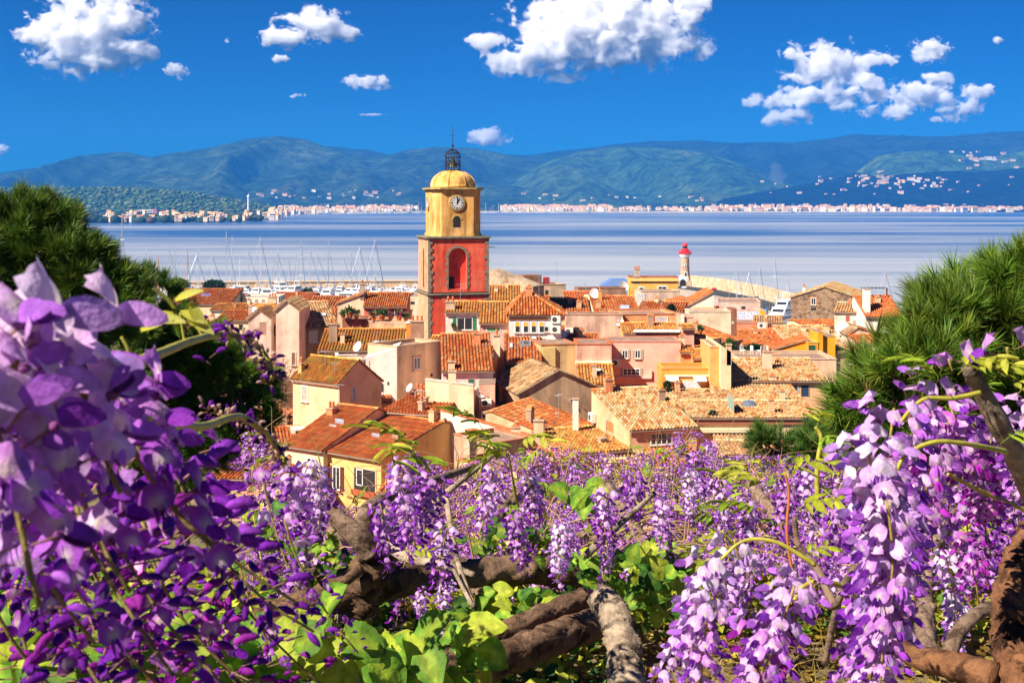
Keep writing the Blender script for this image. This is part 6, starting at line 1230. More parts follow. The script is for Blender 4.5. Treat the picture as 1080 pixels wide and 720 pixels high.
# ---- bare tree and small garden greenery in the town
def bare_tree(label, px, py, Y, h, n, seed):
    q = np.random.default_rng(seed); c = W(px, py, Y); T = thing('bare_tree', label, 'tree', tuple(c)); mb = MB(); mb.tube([(0, 0, 0), (.1, 0, h*.45)], [.2, .12], 7); mb.build('trunk', BARK_P, T); b = MB()
    def go(p, d, l, r, k):
        e = p+d*l; b.tube([tuple(p), tuple(e)], [r, r*.7], 4, (.30, .17, .11))
        if k:
            for _ in range(3): dd = d+q.normal(0, .55, 3); dd /= np.linalg.norm(dd); go(e, dd, l*.72, r*.62, k-1)
    for _ in range(n): d = q.normal(0, .5, 3)+(0, 0, 1); d /= np.linalg.norm(d); go(np.array((.1, 0, h*.4)), d, h*.26, .08, 4)
    b.build('crown', M_TWIG, T); return T
bare_tree('leafless reddish tree in a yard left of the peach house', 285, 455, 118, 6, 5, 1); bare_tree('smaller leafless tree against the pale pink gable wall', 300, 440, 122, 5.5, 4, 2); bare_tree('thin bare tree behind the tile edged outhouse', 272, 450, 121, 5.5, 4, 3)
def bush(label, px, py, Y, rx, rz, col, n=900, name='bush', cat='bush', leaf=.16, stem=True):
    c = W(px, py, Y); k = Y/F; T = thing(name, label, cat, (c.x, c.y, c.z-rz*k)); q = np.random.default_rng(int(px)); mb = MB(); Ms = []; Cs = []
    for i in range(n):
        d = q.normal(size=3); d /= np.linalg.norm(d); r = q.uniform(.3, 1)**.4; p = d*np.array((rx*k, min(rx, rz)*k, rz*k))*r*(.85+.3*noise.noise(Vector(d*2.5)))+np.array((0, 0, rz*k)); Ms.append(fr(p, d+q.normal(0, .6, 3), (0, 0, 1), leaf*q.uniform(.7, 1.4))); Cs.append((q.uniform(.6, 1.4),)*3)
    mb.inst(grid(lambda u, v: (v, (u-.5)*.6, 0), 1, 1, lambda u, v: col).tpl(), Ms, Cs); mb.build('foliage', M_LEAF, T)
    if stem: s = MB(); s.tube([(0, 0, -1.2), (0, 0, rz*k)], .08, 6); s.build('stem', BARK_P, T)
bush('round olive green clipped tree on the ochre roof terrace', 770, 367, 137, 7.5, 10, (.13, .20, .04), 1500, leaf=.2)
bush('long dark green hedge behind the white terrace chairs', 798, 371, 139, 17, 8, (.025, .075, .02), 2600, 'hedge', 'hedge', .2)
bush('dark bush in the courtyard left of the white garage door', 704, 409, 116.5, 5, 8, (.05, .10, .03), 700, leaf=.16)
bush('green shrub spilling over the small white roof wall', 290, 348, 139, 5.5, 6, (.07, .16, .04), 700, leaf=.2)
bush('small green shrub on the terrace below the terracotta annex', 752, 436, 104.5, 5, 3, (.06, .13, .03), 400, leaf=.12)
bush('dark tree behind the salmon roofs by the pale rough wall', 708, 326, 158, 5, 4, (.05, .07, .03), 400, leaf=.3)
bush('row of dark green trees on the quay beside the orange mast', 226, 301, 520, 14, 5, (.05, .10, .04), 900, leaf=1.0)
bush('dark green quay tree left of the orange sloped roof', 325, 309, 500, 7, 3.5, (.04, .08, .03), 500, leaf=1.0)
bush('green plant mass among the boats below the left pine', 190, 300, 505, 10, 5, (.06, .10, .04), 700, leaf=1.0)
def pot(label, px, py, Y, s, c=(.07, .15, .04), fl=None):
    p = W(px, py, Y); T = thing('potted_plant', label, 'potted plant', tuple(p), group='potted plants on the roof terraces'); m = MB(); m.lathe([(.16*s, 0), (.24*s, .36*s), (.28*s, .38*s), (.26*s, .44*s)], 12); m.build('pot', M_POT, T); q = np.random.default_rng(int(px*7)); mb = MB(); Ms = []; Cs = []
    for i in range(120): d = q.normal(size=3); d[2] = abs(d[2]); d /= np.linalg.norm(d); Ms.append(fr(d*q.uniform(.1, .42)*s+np.array((0, 0, .42*s)), d+q.normal(0, .4, 3), (0, 0, 1), .22*s)); Cs.append(np.array(fl if fl and q.random() < .4 else c)*q.uniform(.7, 1.4))
    mb.inst(grid(lambda u, v: (v, (u-.5)*.5, 0), 1, 1, lambda u, v: (1, 1, 1)).tpl(), Ms, Cs); mb.build('plant', M_LEAF, T)
for i, (x, y, Y, s, fl) in enumerate([(362, 336, 149.5, 2, None), (369, 335, 149.5, 2.6, None), (376, 336, 149.5, 2, (.5, .1, .1)), (394, 338, 147.5, 2.2, (.6, .1, .08)), (403, 338, 147.5, 2.6, None), (412, 338, 147.5, 2, (.6, .12, .2)), (421, 338, 147.5, 2.4, (.6, .1, .3)), (428, 339, 147.5, 2, None), (806, 377, 127, 1.5, (.8, .2, .03)), (746, 418, 116, 1.2, (.6, .06, .03)), (478, 347, 130.5, 1.2, None), (739, 352, 128, 1.6, None)]):
    pot(['leafy terracotta pot on the brick planter terrace', 'flowering terracotta pot on a roof terrace edge'][1 if fl else 0], x, y, Y, s*.6, fl=fl)
def chair(label, x, y, Y, r):
    p = W(x, y, Y); T = thing('terrace_chair', label, 'chair', tuple(p), r, 'white chairs on the roof terrace'); m = MB(); m.box(-.25, -.25, .40, .25, .25, .46); m.build('seat', M_WHITE, T); m = MB(); m.box(-.25, .23, .463, .25, .28, .95); m.build('backrest', M_WHITE, T)
    for a in (-.22, .22):
        for b in (-.22, .22): m = MB(); m.box(a-.025, b-.025, 0, a+.025, b+.025, .397); m.build('leg', M_WHITE, T)
hz = TERR.root.location.z+TERR.he-.2
for i, (x, r) in enumerate([(784, .6), (795, 2.0), (801, -2.2), (808, 2.9)]):
    Yc = 131; py = HY+(CZ-hz-.35)*F/Yc; chair(['white folding chair at the left of the roof terrace', 'white chair beside the potted plant', 'white chair facing the hedge', 'white chair nearest the tall chimney'][i], x, py, Yc, r)

# ---- logs of the arbour
def log(label, pts, r, mt, name='log', jit=.07, n=14, taper=.85, knots=0, sub=9, seed=1):
    P_ = [W(*p) for p in pts]; o = thing(name, label, 'log' if name == 'log' else name.replace('_', ' '), tuple(P_[0])); Q = []; R = []
    m = len(P_)
    for i in range(m-1):
        a0, a, b, b0 = P_[max(0, i-1)], P_[i], P_[i+1], P_[min(m-1, i+2)]
        for k in range(sub*2):
            t = k/(sub*2); Q.append(.5*((2*a)+(b-a0)*t+(2*a0-5*a+4*b-b0)*t*t+(3*a-a0-3*b+b0)*t**3))
    Q.append(P_[-1]); L = len(Q)
    for i in range(L): R.append(r*(1-(1-taper)*i/L)*(1+.12*noise.noise(Vector((i*.30, seed, 0)))))
    mb = MB(); mb.tube([tuple(q-P_[0]) for q in Q], R, n*3, jitter=jit*.25, ridges=.25)
    V = mb.V[0]
    for i in range(len(V)): V[i] += np.array(noise.noise_vector(Vector(V[i])*22))*r*.14
    mb.build('wood', mt, o, smooth=True)
    for k in range(knots):
        q = Q[rnd.randrange(2, L-2)]-P_[0]; mb = MB(); d = Vector((rnd.uniform(-1, 1), -1, rnd.uniform(.2, 1))).normalized(); mb.tube([tuple(q+d*r*.5), tuple(q+d*r*1.25)], [r*.55, r*.35], 9, jitter=.15); mb.build('knot', mt, o, smooth=True)
    return o
log('dark rough log crossing under the vine stump', [(255, 672, 3.55), (320, 640, 3.6), (395, 617, 3.75), (480, 606, 3.95), (560, 601, 4.1), (614, 613, 4.2)], .050, BARK_V, knots=2, seed=1)
log('upper of the two near logs lying side by side at the bottom', [(400, 745, 2.45), (470, 702, 2.75), (540, 665, 2.95), (614, 632, 3.15)], .032, BARK_V, knots=1, seed=2)
log('lower and thicker of the two near logs at the bottom', [(380, 760, 2.35), (450, 722, 2.6), (540, 690, 2.85), (632, 655, 3.1)], .043, BARK_V, knots=2, seed=3)
log('pale lichen covered upright post below the green leaves', [(668, 790, 2.45), (660, 725, 2.6), (658, 690, 2.7), (650, 655, 2.8), (637, 632, 2.95)], .040, BARK_L, name='post', seed=4)
# ---- wisteria vines
def vine(label, pts, r, mt, seed, name='wisteria_vine'):
    o = log(label, pts, r, mt, name=name, jit=.10, knots=2, seed=seed, taper=.6); o['category'] = 'wisteria'
    for ch in o.children:
        if ch.name.startswith('wood'): ch.name = 'stem'
    return o
def branch(par, pts, r0, r1, mt, name='branch', n=9):
    P_ = [W(*p)-par.location for p in pts]; Q = []; m = len(P_)
    for i in range(m-1):
        a0, a, b, b0 = P_[max(0, i-1)], P_[i], P_[i+1], P_[min(m-1, i+2)]
        for k in range(7): t = k/7; Q.append(.5*((2*a)+(b-a0)*t+(2*a0-5*a+4*b-b0)*t*t+(3*a-a0-3*b+b0)*t**3))
    Q.append(P_[-1]); L = len(Q); mb = MB(); mb.tube([tuple(q) for q in Q], [lerp(r0, r1, i/(L-1)) for i in range(L)], n*(2 if r0 > .006 else 1), (.40, .34, .06), jitter=.05, ridges=.2 if r0 > .006 else 0); return mb.build(name, mt, par, smooth=True)
M_GSTEM = plain((.42, .38, .05), .5, .3, 0, .25, scale=60, name='green_stem')
def twigs(par, region, n, seed, col=(.30, .17, .10), L=(.10, .35), r=.0022, name='twigs'):
    q = np.random.default_rng(seed); mb = MB()
    for i in range(n):
        p, Y = region(q); a = np.array(p-par.location); d = q.normal(0, 1, 3)*(1, .5, .8)+(.2, 0, .3); d /= np.linalg.norm(d); l = q.uniform(*L); pts = [a]
        for k in range(4): d = d+q.normal(0, .22, 3)+(0, 0, -.12); d /= np.linalg.norm(d); pts.append(pts[-1]+d*l/4)
        k = q.uniform(.6, 1.5); c = np.array(col)*k if q.random() < .75 else np.array((.36, .32, .07))
        mb.tube([tuple(x) for x in pts], [r*q.uniform(.7, 1.6), r, r*.8, r*.6, r*.4], 4, tuple(c), cap=False)
    return mb.build(name, M_TWIG, par, smooth=True)
HT = [(250, 462), (275, 455), (300, 490), (335, 520), (360, 538), (400, 538), (412, 512), (435, 478), (470, 500), (500, 492), (530, 484), (570, 476), (620, 480), (660, 486), (700, 478), (722, 456), (742, 462), (765, 486), (800, 484), (850, 486), (890, 500), (960, 520), (1090, 520)]
def htop(x): return interp([p[0] for p in HT], [p[1] for p in HT], x)
def hedge_pt(q, x0, x1, ymax=600):
    x = q.uniform(x0, x1); t = q.random()**1.25; y = htop(x)-4+(ymax-htop(x))*t; Y = 7.4*(1-t)+4.3*t+q.uniform(-.3, .3); return W(x, y, Y), Y
# prototypes of the smaller flower clusters (their meshes are shared)
PR = []
for i in range(9):
    tone = [('lilac', 'mid'), ('mid', 'magenta'), ('lilac', 'mid'), ('mid', 'deep'), ('lilac', 'mid'), ('magenta', 'deep'), ('lilac', 'deep'), ('mid', 'mid'), ('lilac', 'mid')][i]
    PR.append(raceme_mesh(.20, 62, .0190, 0, *tone, seed=30+i, spent=.25 if i % 2 else .1, stemc=(.34, .24, .10), budf=.3).build('flower_cluster', M_PETAL, smooth=True))
PRH = []
for i in range(5): PRH.append(raceme_mesh(.17, 60, .0185, 1, *[('lilac', 'mid'), ('mid', 'deep'), ('pale', 'lilac'), ('lilac', 'deep'), ('mid', 'magenta')][i], seed=50+i, budf=.2).build('flower_cluster', M_PETAL, smooth=True))
SPR = [spray(9, .11, c, seed=i).build('leaf_spray', M_LEAF, smooth=True) for i, c in enumerate([(.40, .44, .035), (.30, .42, .03), (.46, .46, .06), (.24, .38, .03)])]
PROTO_USED = set()
def place(proto, par, p, rot, sc):
    o = proto if proto.name not in PROTO_USED else proto.copy()
    if o is proto: PROTO_USED.add(proto.name)
    else: COL.objects.link(o)
    o.parent = par; o.location = Vector(p)-par.location; o.rotation_euler = rot; o.scale = (sc,)*3; return o
def hedge(label, stem_pts, x0, x1, n, nl, seed, ntw=150):
    q = np.random.default_rng(seed); v = vine(label, stem_pts, .035, BARK_T, seed)
    for i in range(n):
        p, Y = hedge_pt(q, x0, x1); place(PR[q.integers(len(PR))], v, p, (q.normal(0, .55), q.normal(0, .55), q.uniform(0, 6)), q.uniform(.6, 1.4))
    for i in range(nl):
        p, Y = hedge_pt(q, x0, x1); place(SPR[q.integers(len(SPR))], v, p+Vector((0, 0, .02)), (q.normal(0, .4), q.normal(-.3, .5), q.uniform(0, 6)), q.uniform(.7, 1.2))
    twigs(v, lambda q_: hedge_pt(q_, x0, x1), ntw, seed+5, L=(.10, .40), r=.0028)
    mb = MB(); Ms = []; Cs = []      # the many young leaves too small to count
    for i in range(700):
        p, Y = hedge_pt(q, x0, x1, 640); Ms.append(fr(np.array(p-v.location)+(0, .1, -.05), q.normal(0, 1, 3)+(0, -.3, 0), (0, 0, 1), q.uniform(.02, .045))); Cs.append(q.uniform(.5, 1.3, 1).repeat(3) if q.random() < .72 else np.array((.9, .45, .5))*.8)
    mb.inst(LF_SY, Ms, Cs); tag(mb.build('young_leaves', M_LEAF, v), kind='stuff')
    mb = MB(); Ms = []; Cs = []      # loose single florets and fallen petals through the tangle
    for i in range(2600):
        p, Y = hedge_pt(q, x0, x1); Ms.append(fr(np.array(p-v.location), q.normal(0, 1, 3)+(0, -.4, 0), (0, 0, 1), q.uniform(.010, .018))); Cs.append((q.uniform(.7, 1.2),)*3)
    mb.inst(FLC[(0, 'mid')], Ms[:1300], Cs[:1300]); mb.inst(BUDS['deep'], Ms[1300:], Cs[1300:]); tag(mb.build('loose_florets', M_PETAL, v), kind='stuff')
    return v
hedge('wisteria hedge with thin purple clusters above the gnarled stump', [(360, 690, 4.5), (365, 620, 4.6), (350, 560, 4.8), (320, 520, 5.2)], 255, 450, 92, 28, 101)
hedge('wisteria hedge in bloom right of the gnarled stump', [(500, 690, 4.8), (505, 610, 4.9), (520, 550, 5.1), (560, 510, 5.5)], 430, 610, 96, 32, 102)
hedge('dense violet wisteria hedge below the peach house', [(700, 690, 4.8), (690, 600, 4.9), (665, 550, 5.1), (640, 510, 5.6)], 590, 760, 97, 32, 103)
hedge('violet wisteria hedge with yellow leaves below the cream roofs', [(830, 700, 4.6), (835, 610, 4.9), (820, 550, 5.2), (790, 510, 5.6)], 745, 920, 97, 36, 104)
hedge('magenta wisteria thicket behind the large right hand flower clusters', [(980, 700, 3.8), (975, 640, 4.2), (985, 580, 4.6), (1010, 540, 5)], 900, 1110, 80, 18, 105)
# gnarled stump
st = vine('gnarled wisteria stump with forked stems resting on the dark log', [(378, 640, 3.70), (384, 610, 3.68), (400, 588, 3.66), (388, 572, 3.66), (398, 556, 3.68)], .062, BARK_V, 7)
branch(st, [(392, 580, 3.62), (372, 560, 3.6), (345, 535, 3.65), (330, 505, 3.8)], .038, .014, BARK_T); branch(st, [(396, 566, 3.66), (384, 548, 3.62), (396, 530, 3.7), (440, 512, 3.9), (500, 492, 4.3)], .030, .010, BARK_T); branch(st, [(398, 566, 3.64), (430, 588, 3.55), (470, 596, 3.5), (500, 606, 3.45)], .018, .008, BARK_L)
branch(st, [(402, 560, 3.6), (440, 545, 3.4), (470, 520, 3.3), (520, 480, 3.4)], .014, .006, BARK_L); branch(st, [(380, 600, 3.6), (350, 620, 3.5), (330, 600, 3.4)], .016, .007, BARK_V); branch(st, [(618, 585, 3.1), (650, 556, 3.2), (690, 520, 3.4)], .010, .006, BARK_L)
branch(st, [(470, 520, 3.2), (482, 590, 3.0), (500, 640, 2.9), (478, 600, 2.95)], .008, .004, BARK_L); branch(st, [(640, 570, 3.3), (600, 560, 3.4), (560, 545, 3.6)], .010, .005, BARK_T)
for x, y, Y, k, s, r in [(425, 488, 2.3, 0, .95, 0), (452, 505, 2.4, 1, 1.0, .3), (400, 530, 2.5, 1, .9, -.3), (470, 560, 2.6, 3, .9, .5), (520, 500, 2.7, 0, .9, .3), (545, 540, 2.9, 1, .9, 0), (590, 556, 2.2, 2, .62, 0), (600, 560, 2.3, 0, .62, .2), (470, 615, 3.4, 2, .8, 0), (445, 625, 3.5, 0, .7, .2), (330, 490, 1.9, 2, .62, -.2), (310, 500, 2.0, 3, .8, .3), (345, 520, 2.1, 1, .9, .6), (560, 505, 3.2, 3, .9, 0), (640, 520, 3.0, 3, .9, .2), (670, 500, 3.4, 1, 1, 0), (700, 530, 2.9, 0, .8, 0), (640, 570, 3.2, 0, .6, 0)]:
    place(PRH[k], st, W(x, y, Y), (r*.4, -r, x*.37), s)
for x, y, Y, k, r in [(415, 488, 2.2, 2, -.6), (405, 498, 2.2, 1, .3), (440, 484, 2.2, 0, -1.2), (520, 472, 3.0, 0, -.8), (500, 478, 3.0, 1, .4), (548, 470, 3.1, 2, -.3), (540, 482, 3.0, 0, 1.0), (510, 455, 3.2, 1, -1.1)]:
    place(SPR[k], st, W(x, y, Y), (.2, -.2+r*.4, r*2.5), .95)
branch(st, [(515, 540, 3.3), (508, 505, 3.2), (512, 478, 3.1), (520, 466, 3.1)], .005, .003, M_GSTEM); branch(st, [(545, 530, 3.3), (540, 500, 3.2), (536, 476, 3.1)], .004, .002, M_GSTEM)
# right hand foreground vine
rv = vine('thick reddish wisteria trunk at the right edge carrying the big lilac clusters', [(1100, 800, 1.55), (1076, 720, 1.6), (1066, 660, 1.65), (1072, 600, 1.7), (1090, 560, 1.75), (1130, 520, 1.8)], .028, BARK_R, 8)
branch(rv, [(1105, 560, 1.5), (1080, 500, 1.45), (1055, 450, 1.4), (1032, 408, 1.38), (1022, 388, 1.36)], .014, .009, BARK_L); branch(rv, [(1050, 715, 1.6), (1000, 700, 1.65), (960, 690, 1.7), (938, 668, 1.75)], .022, .010, BARK_R); branch(rv, [(995, 705, 1.75), (1012, 665, 1.8), (1040, 642, 1.85), (1075, 638, 1.9)], .012, .008, BARK_T)
branch(rv, [(1034, 414, 1.36), (1005, 420, 1.34), (978, 420, 1.33), (962, 430, 1.32), (950, 445, 1.31)], .0030, .0018, M_GSTEM); branch(rv, [(1062, 476, 1.36), (1020, 468, 1.3), (985, 466, 1.28), (955, 480, 1.27), (945, 500, 1.27)], .0030, .0018, M_GSTEM); branch(rv, [(1100, 545, 1.6), (1040, 520, 1.55), (1000, 500, 1.5)], .004, .002, M_GSTEM)
branch(rv, [(860, 596, 1.5), (820, 572, 1.5), (785, 570, 1.5), (760, 590, 1.5)], .0030, .0018, M_GSTEM); branch(rv, [(880, 640, 1.5), (862, 600, 1.55), (842, 575, 1.6), (838, 545, 1.6)], .006, .003, BARK_T); branch(rv, [(890, 618, 1.35), (866, 612, 1.33), (848, 618, 1.32), (838, 632, 1.3)], .003, .002, M_GSTEM)
branch(rv, [(1010, 500, 1.9), (900, 600, 2.0), (870, 700, 2.1)], .008, .005, BARK_T)
def big(par, x, y, Y, L, n, s, top, tip, seed, bend=.1, rot=(0, 0, 0), hd=1, **k): return raceme('flower_cluster', par, W(x, y, Y)-par.location, L, n, s, hd, top, tip, seed=seed, bend=bend, rot=rot, **k)
big(rv, 946, 432, 1.32, .315, 150, .0195, 'lilac', 'mid', 1, -.08, (0, .10, 0), ped=.018, budf=.06, openf=.85)
big(rv, 925, 470, 1.28, .26, 110, .0190, 'pale', 'lilac', 2, -.05, (0, 0, 1), ped=.017, budf=.06, openf=.85)
big(rv, 935, 520, 1.24, .20, 80, .0195, 'lilac', 'mid', 3, .0, (0, 0, 2), ped=.018, budf=.1)
big(rv, 1000, 425, 1.55, .15, 60, .019, 'mid', 'magenta', 4, .1, (0, -.3, 0)); big(rv, 1045, 455, 1.6, .16, 60, .019, 'mid', 'magenta', 5, .2, (0, .2, 0)); big(rv, 985, 470, 1.5, .14, 55, .019, 'lilac', 'magenta', 6, .1, (.1, -.1, 1)); big(rv, 1078, 430, 1.5, .15, 50, .019, 'lilac', 'mid', 16, .1)
big(rv, 1020, 520, 1.9, .17, 60, .019, 'mid', 'magenta', 7, .1); big(rv, 975, 400, 1.38, .06, 14, .020, 'lilac', 'mid', 8, .6, (0, .5, 0), budf=0); big(rv, 1001, 378, 1.34, .014, 2, .024, 'lilac', 'mid', 9, .3, budf=0); big(rv, 1062, 366, 1.3, .012, 2, .03, 'lilac', 'mid', 10, .3, budf=0)
big(rv, 752, 588, 1.55, .17, 62, .0185, 'pale', 'lilac', 11, -.25, (0, .15, 0), budf=.05); big(rv, 745, 640, 1.5, .11, 40, .018, 'lilac', 'mid', 12, -.1, budf=.1); big(rv, 838, 618, 1.3, .135, 58, .0185, 'lilac', 'mid', 13, -.25, (0, .2, 0), budf=.1); big(rv, 806, 660, 1.32, .09, 30, .018, 'lilac', 'magenta', 14, -.1, (0, .1, 0)); big(rv, 775, 568, 1.7, .05, 9, .020, 'pale', 'pale', 15, .3, budf=0)
for x, y, Y, r, s in [(960, 560, 2.4, 1, .9), (1000, 585, 2.5, 2, 1), (1040, 560, 2.6, 1, 1), (1060, 500, 2.4, 3, 1), (1012, 640, 2.6, 2, .8), (1075, 470, 1.9, 0, .8), (860, 560, 3.0, 3, .9), (830, 520, 3.4, 1, 1), (880, 520, 2.8, 1, 1), (760, 510, 3.2, 0, .9), (735, 480, 3.4, 1, .8), (730, 500, 3.0, 2, .7), (790, 530, 3.3, 3, .9), (855, 500, 3.2, 0, .9)]:
    place(PRH[r % 5], rv, W(x, y, Y), (0, .2, x*.31), s)
for x, y, Y, k, r, s in [(1010, 395, 1.3, 0, .4, .45), (990, 398, 1.32, 1, 2.2, .5), (968, 408, 1.34, 3, 1.2, .4), (1030, 390, 1.32, 2, -1.2, .5), (1044, 402, 1.33, 0, .2, .45), (1055, 468, 1.34, 1, 0, .4), (830, 505, 2.2, 0, .3, .9), (810, 520, 2.2, 2, 2.5, .9), (838, 540, 2.2, 0, -.6, .9), (805, 545, 2.2, 1, 3.3, .8), (860, 455, 2.8, 0, 1.2, .9), (862, 470, 2.8, 3, -1.2, .8), (1070, 420, 1.5, 2, .6, .5), (790, 505, 2.4, 2, 1.9, .7), (845, 590, 1.5, 0, .3, .4)]:
    place(SPR[k], rv, W(x, y, Y), (.3, -.3, r), s)
branch(rv, [(835, 600, 2.2), (830, 560, 2.2), (832, 520, 2.2), (828, 500, 2.2)], .003, .002, plain((.45, .14, .04), .6, name='red_shoot')); branch(rv, [(862, 530, 2.8), (862, 490, 2.8), (866, 462, 2.8), (860, 450, 2.8)], .006, .004, M_GSTEM)
# left foreground vine, very near
lv = vine('nearest wisteria vine with large violet clusters hanging over the left side', [(-120, 640, .9), (-60, 560, .85), (-40, 460, .8), (-60, 380, .75)], .02, BARK_T, 9)
Ls = [(8, 338, .48, .08, 18, .0250, 'pale', 'lilac', -.1, .006), (72, 352, .52, .07, 13, .0245, 'pale', 'lilac', .1, .005), (-30, 360, .46, .10, 22, .024, 'lilac', 'mid', .1, .008), (50, 395, .56, .10, 26, .022, 'lilac', 'deep', .3, .009), (116, 405, .62, .10, 24, .021, 'mid', 'deep', .4, .010), (-20, 430, .60, .13, 32, .021, 'mid', 'deep', .2, .012), (75, 448, .70, .14, 36, .020, 'mid', 'deep', .4, .014),  # pale upper, deep lower clusters: sunlit and shadow-side looks put into the tones
      (140, 446, .78, .15, 38, .0195, 'mid', 'deep', .5, .015), (10, 490, .76, .18, 48, .020, 'deep', 'magenta', .3, .017), (100, 500, .84, .18, 48, .0195, 'deep', 'magenta', .4, .018), (178, 480, .95, .16, 42, .019, 'deep', 'deep', .5, .018), (40, 560, .86, .17, 46, .019, 'deep', 'magenta', .4, .018), (150, 550, 1.0, .19, 52, .0185, 'deep', 'magenta', .45, .018), (-20, 590, .82, .16, 40, .019, 'deep', 'deep', .4, .018), (205, 530, 1.1, .18, 48, .018, 'deep', 'magenta', .45, .018), (100, 600, 1.0, .16, 42, .018, 'deep', 'magenta', .4, .018), (190, 600, 1.1, .16, 42, .018, 'magenta', 'deep', .4, .018), (60, 470, 1.0, .2, 52, .018, 'deep', 'magenta', .3, .018), (130, 480, 1.2, .2, 54, .018, 'deep', 'magenta', .3, .018), (20, 640, 1.0, .15, 40, .018, 'magenta', 'deep', .3, .018), (0, 520, 1.1, .2, 50, .018, 'deep', 'deep', .3, .018),
      (300, 545, 1.5, .18, 56, .018, 'lilac', 'deep', .3, .015), (275, 500, 1.6, .18, 56, .018, 'mid', 'deep', .2, .015), (240, 540, 1.4, .18, 50, .018, 'mid', 'deep', .2, .015)]
for i, (x, y, Y, L, n, s, a, b_, bd, pd) in enumerate(Ls):
    big(lv, x, y, Y, L, (n if y < 430 else int(n*.85)), s, a, b_, 60+i, bd, (g.normal(0, .12), -.2, g.normal(0, .2)), ped=pd, budf=.92 if y > 430 else .15, openf=.7 if y < 450 else .35, spent=.10 if y > 470 else 0, bs=1.55 if y > 430 and Y < 1.2 else 1.0, stemc=(.36, .28, .10))
branch(lv, [(-60, 380, .72), (40, 400, .6), (110, 392, .62), (170, 372, .75), (200, 360, .85), (232, 353, .95), (262, 358, 1.0), (282, 378, 1.0), (288, 400, 1.0)], .004, .0018, M_GSTEM)
branch(lv, [(150, 440, .7), (210, 450, .85), (255, 440, 1.0), (290, 468, 1.1), (300, 490, 1.1)], .003, .003, M_GSTEM); branch(lv, [(110, 395, .6), (135, 375, .6), (128, 355, .6)], .001, .0007, M_GSTEM); branch(lv, [(195, 362, .85), (192, 345, .85), (190, 330, .85)], .001, .0007, M_GSTEM); branch(lv, [(215, 357, .9), (208, 345, .9), (202, 332, .9)], .001, .0007, M_GSTEM)
def bud_row(par, pts, n, s, seed, tone='deep'):
    q = np.random.default_rng(seed); P_ = [W(*p) for p in pts]; mb = MB(); A = []; B = []
    for i in range(n):
        t = (i+.5)/n*(len(P_)-1); k = int(t); p = P_[k].lerp(P_[min(k+1, len(P_)-1)], t-k)-par.location; d = q.normal(0, 1, 3)+(0, -.3, .2); (A if q.random() < .55 else B).append(fr(np.array(p)+d/np.linalg.norm(d)*s*.5, d, (0, 0, 1), s*q.uniform(.7, 1.1)))
    mb.inst(BUDG, A, [np.array((1.1, 1.1, .8))*q.uniform(.9, 1.3) for _ in A]); mb.inst(BUDS[tone], B); return mb.build('flower_cluster', M_PETAL, par, smooth=True)
bud_row(lv, [(232, 353, .95), (250, 352, .98), (268, 362, 1.0), (282, 378, 1.0), (288, 395, 1.0), (283, 405, 1.0)], 90, .011, 3); bud_row(lv, [(215, 430, .95), (240, 440, 1.0), (262, 444, 1.02), (290, 468, 1.1), (297, 488, 1.1)], 90, .010, 4)
for x, y, Y, d, s in [(222, 352, .93, 1, .016), (240, 348, .95, -1, .016), (228, 372, .95, 1, .014), (216, 380, .93, -1, .012), (256, 356, .98, 1, .014), (205, 340, .9, 1, .016)]:
    mb = MB(); mb.inst(BUDS['deep'], [fr(np.array(W(x, y, Y)-lv.location), (d, -.3, .5), (0, 0, 1), s)]); mb.build('bud', M_PETAL, lv, smooth=True)
# curled yellow young leaves on the thin shoots
def yl(par, x, y, Y, d, s, c=(.62, .60, .05)):
    mb = leaflet(.42, c, (.5, .5, .3)); V = mb.V[0]; V[:, 1] *= (1+0*V[:, 0]); o = mb.build('leaf', M_LEAF, par, smooth=True); M = fr(np.array(W(x, y, Y)-par.location), d, (0, -.4, 1), s, .4); o.matrix_local = Matrix([list(M[0]), list(M[1]), list(M[2]), [0, 0, 0, 1]])
for x, y, dx, dz in [(135, 322, 1, -.35), (160, 338, .8, .1), (182, 326, -.3, .6), (186, 318, .8, .5), (190, 330, .9, -.2), (198, 338, .9, -.3), (182, 332, -.9, .2), (150, 350, .8, .5), (200, 320, .5, -.7)]: yl(lv, x, y, .62 if x < 165 else .86, (dx, -.2, dz), .017 if x < 165 else .020)
# ---- broad leaves and ground cover
def leaf_patch(name, label, reg, n, s, tpls, seed, kind='stuff'):
    q = np.random.default_rng(seed); mb = MB(); L_ = [[] for _ in tpls]; C_ = [[] for _ in tpls]
    for i in range(n):
        p = reg(q); j = q.integers(len(tpls)); d = q.normal(0, 1, 3)*(1, .6, .6)+(0, -.5, -.1); L_[j].append(fr(np.array(p), d, q.normal(0, .5, 3)+(0, -.4, 1), q.uniform(*s))); C_[j].append((q.uniform(.6, 1.3),)*3)
    for tp, l, c in zip(tpls, L_, C_): mb.inst(tp, l, c)
    return tag(mb.build(name, M_LEAF, smooth=True), label, name.replace('_', ' '), kind=kind)
def ell(x, y, rx, ry, Y, dY=.3): return lambda q: (lambda a, r: W(x+rx*r*math.cos(a), y+ry*r*math.sin(a), Y+q.uniform(-dY, dY)))(q.uniform(0, 6.283), math.sqrt(q.random()))
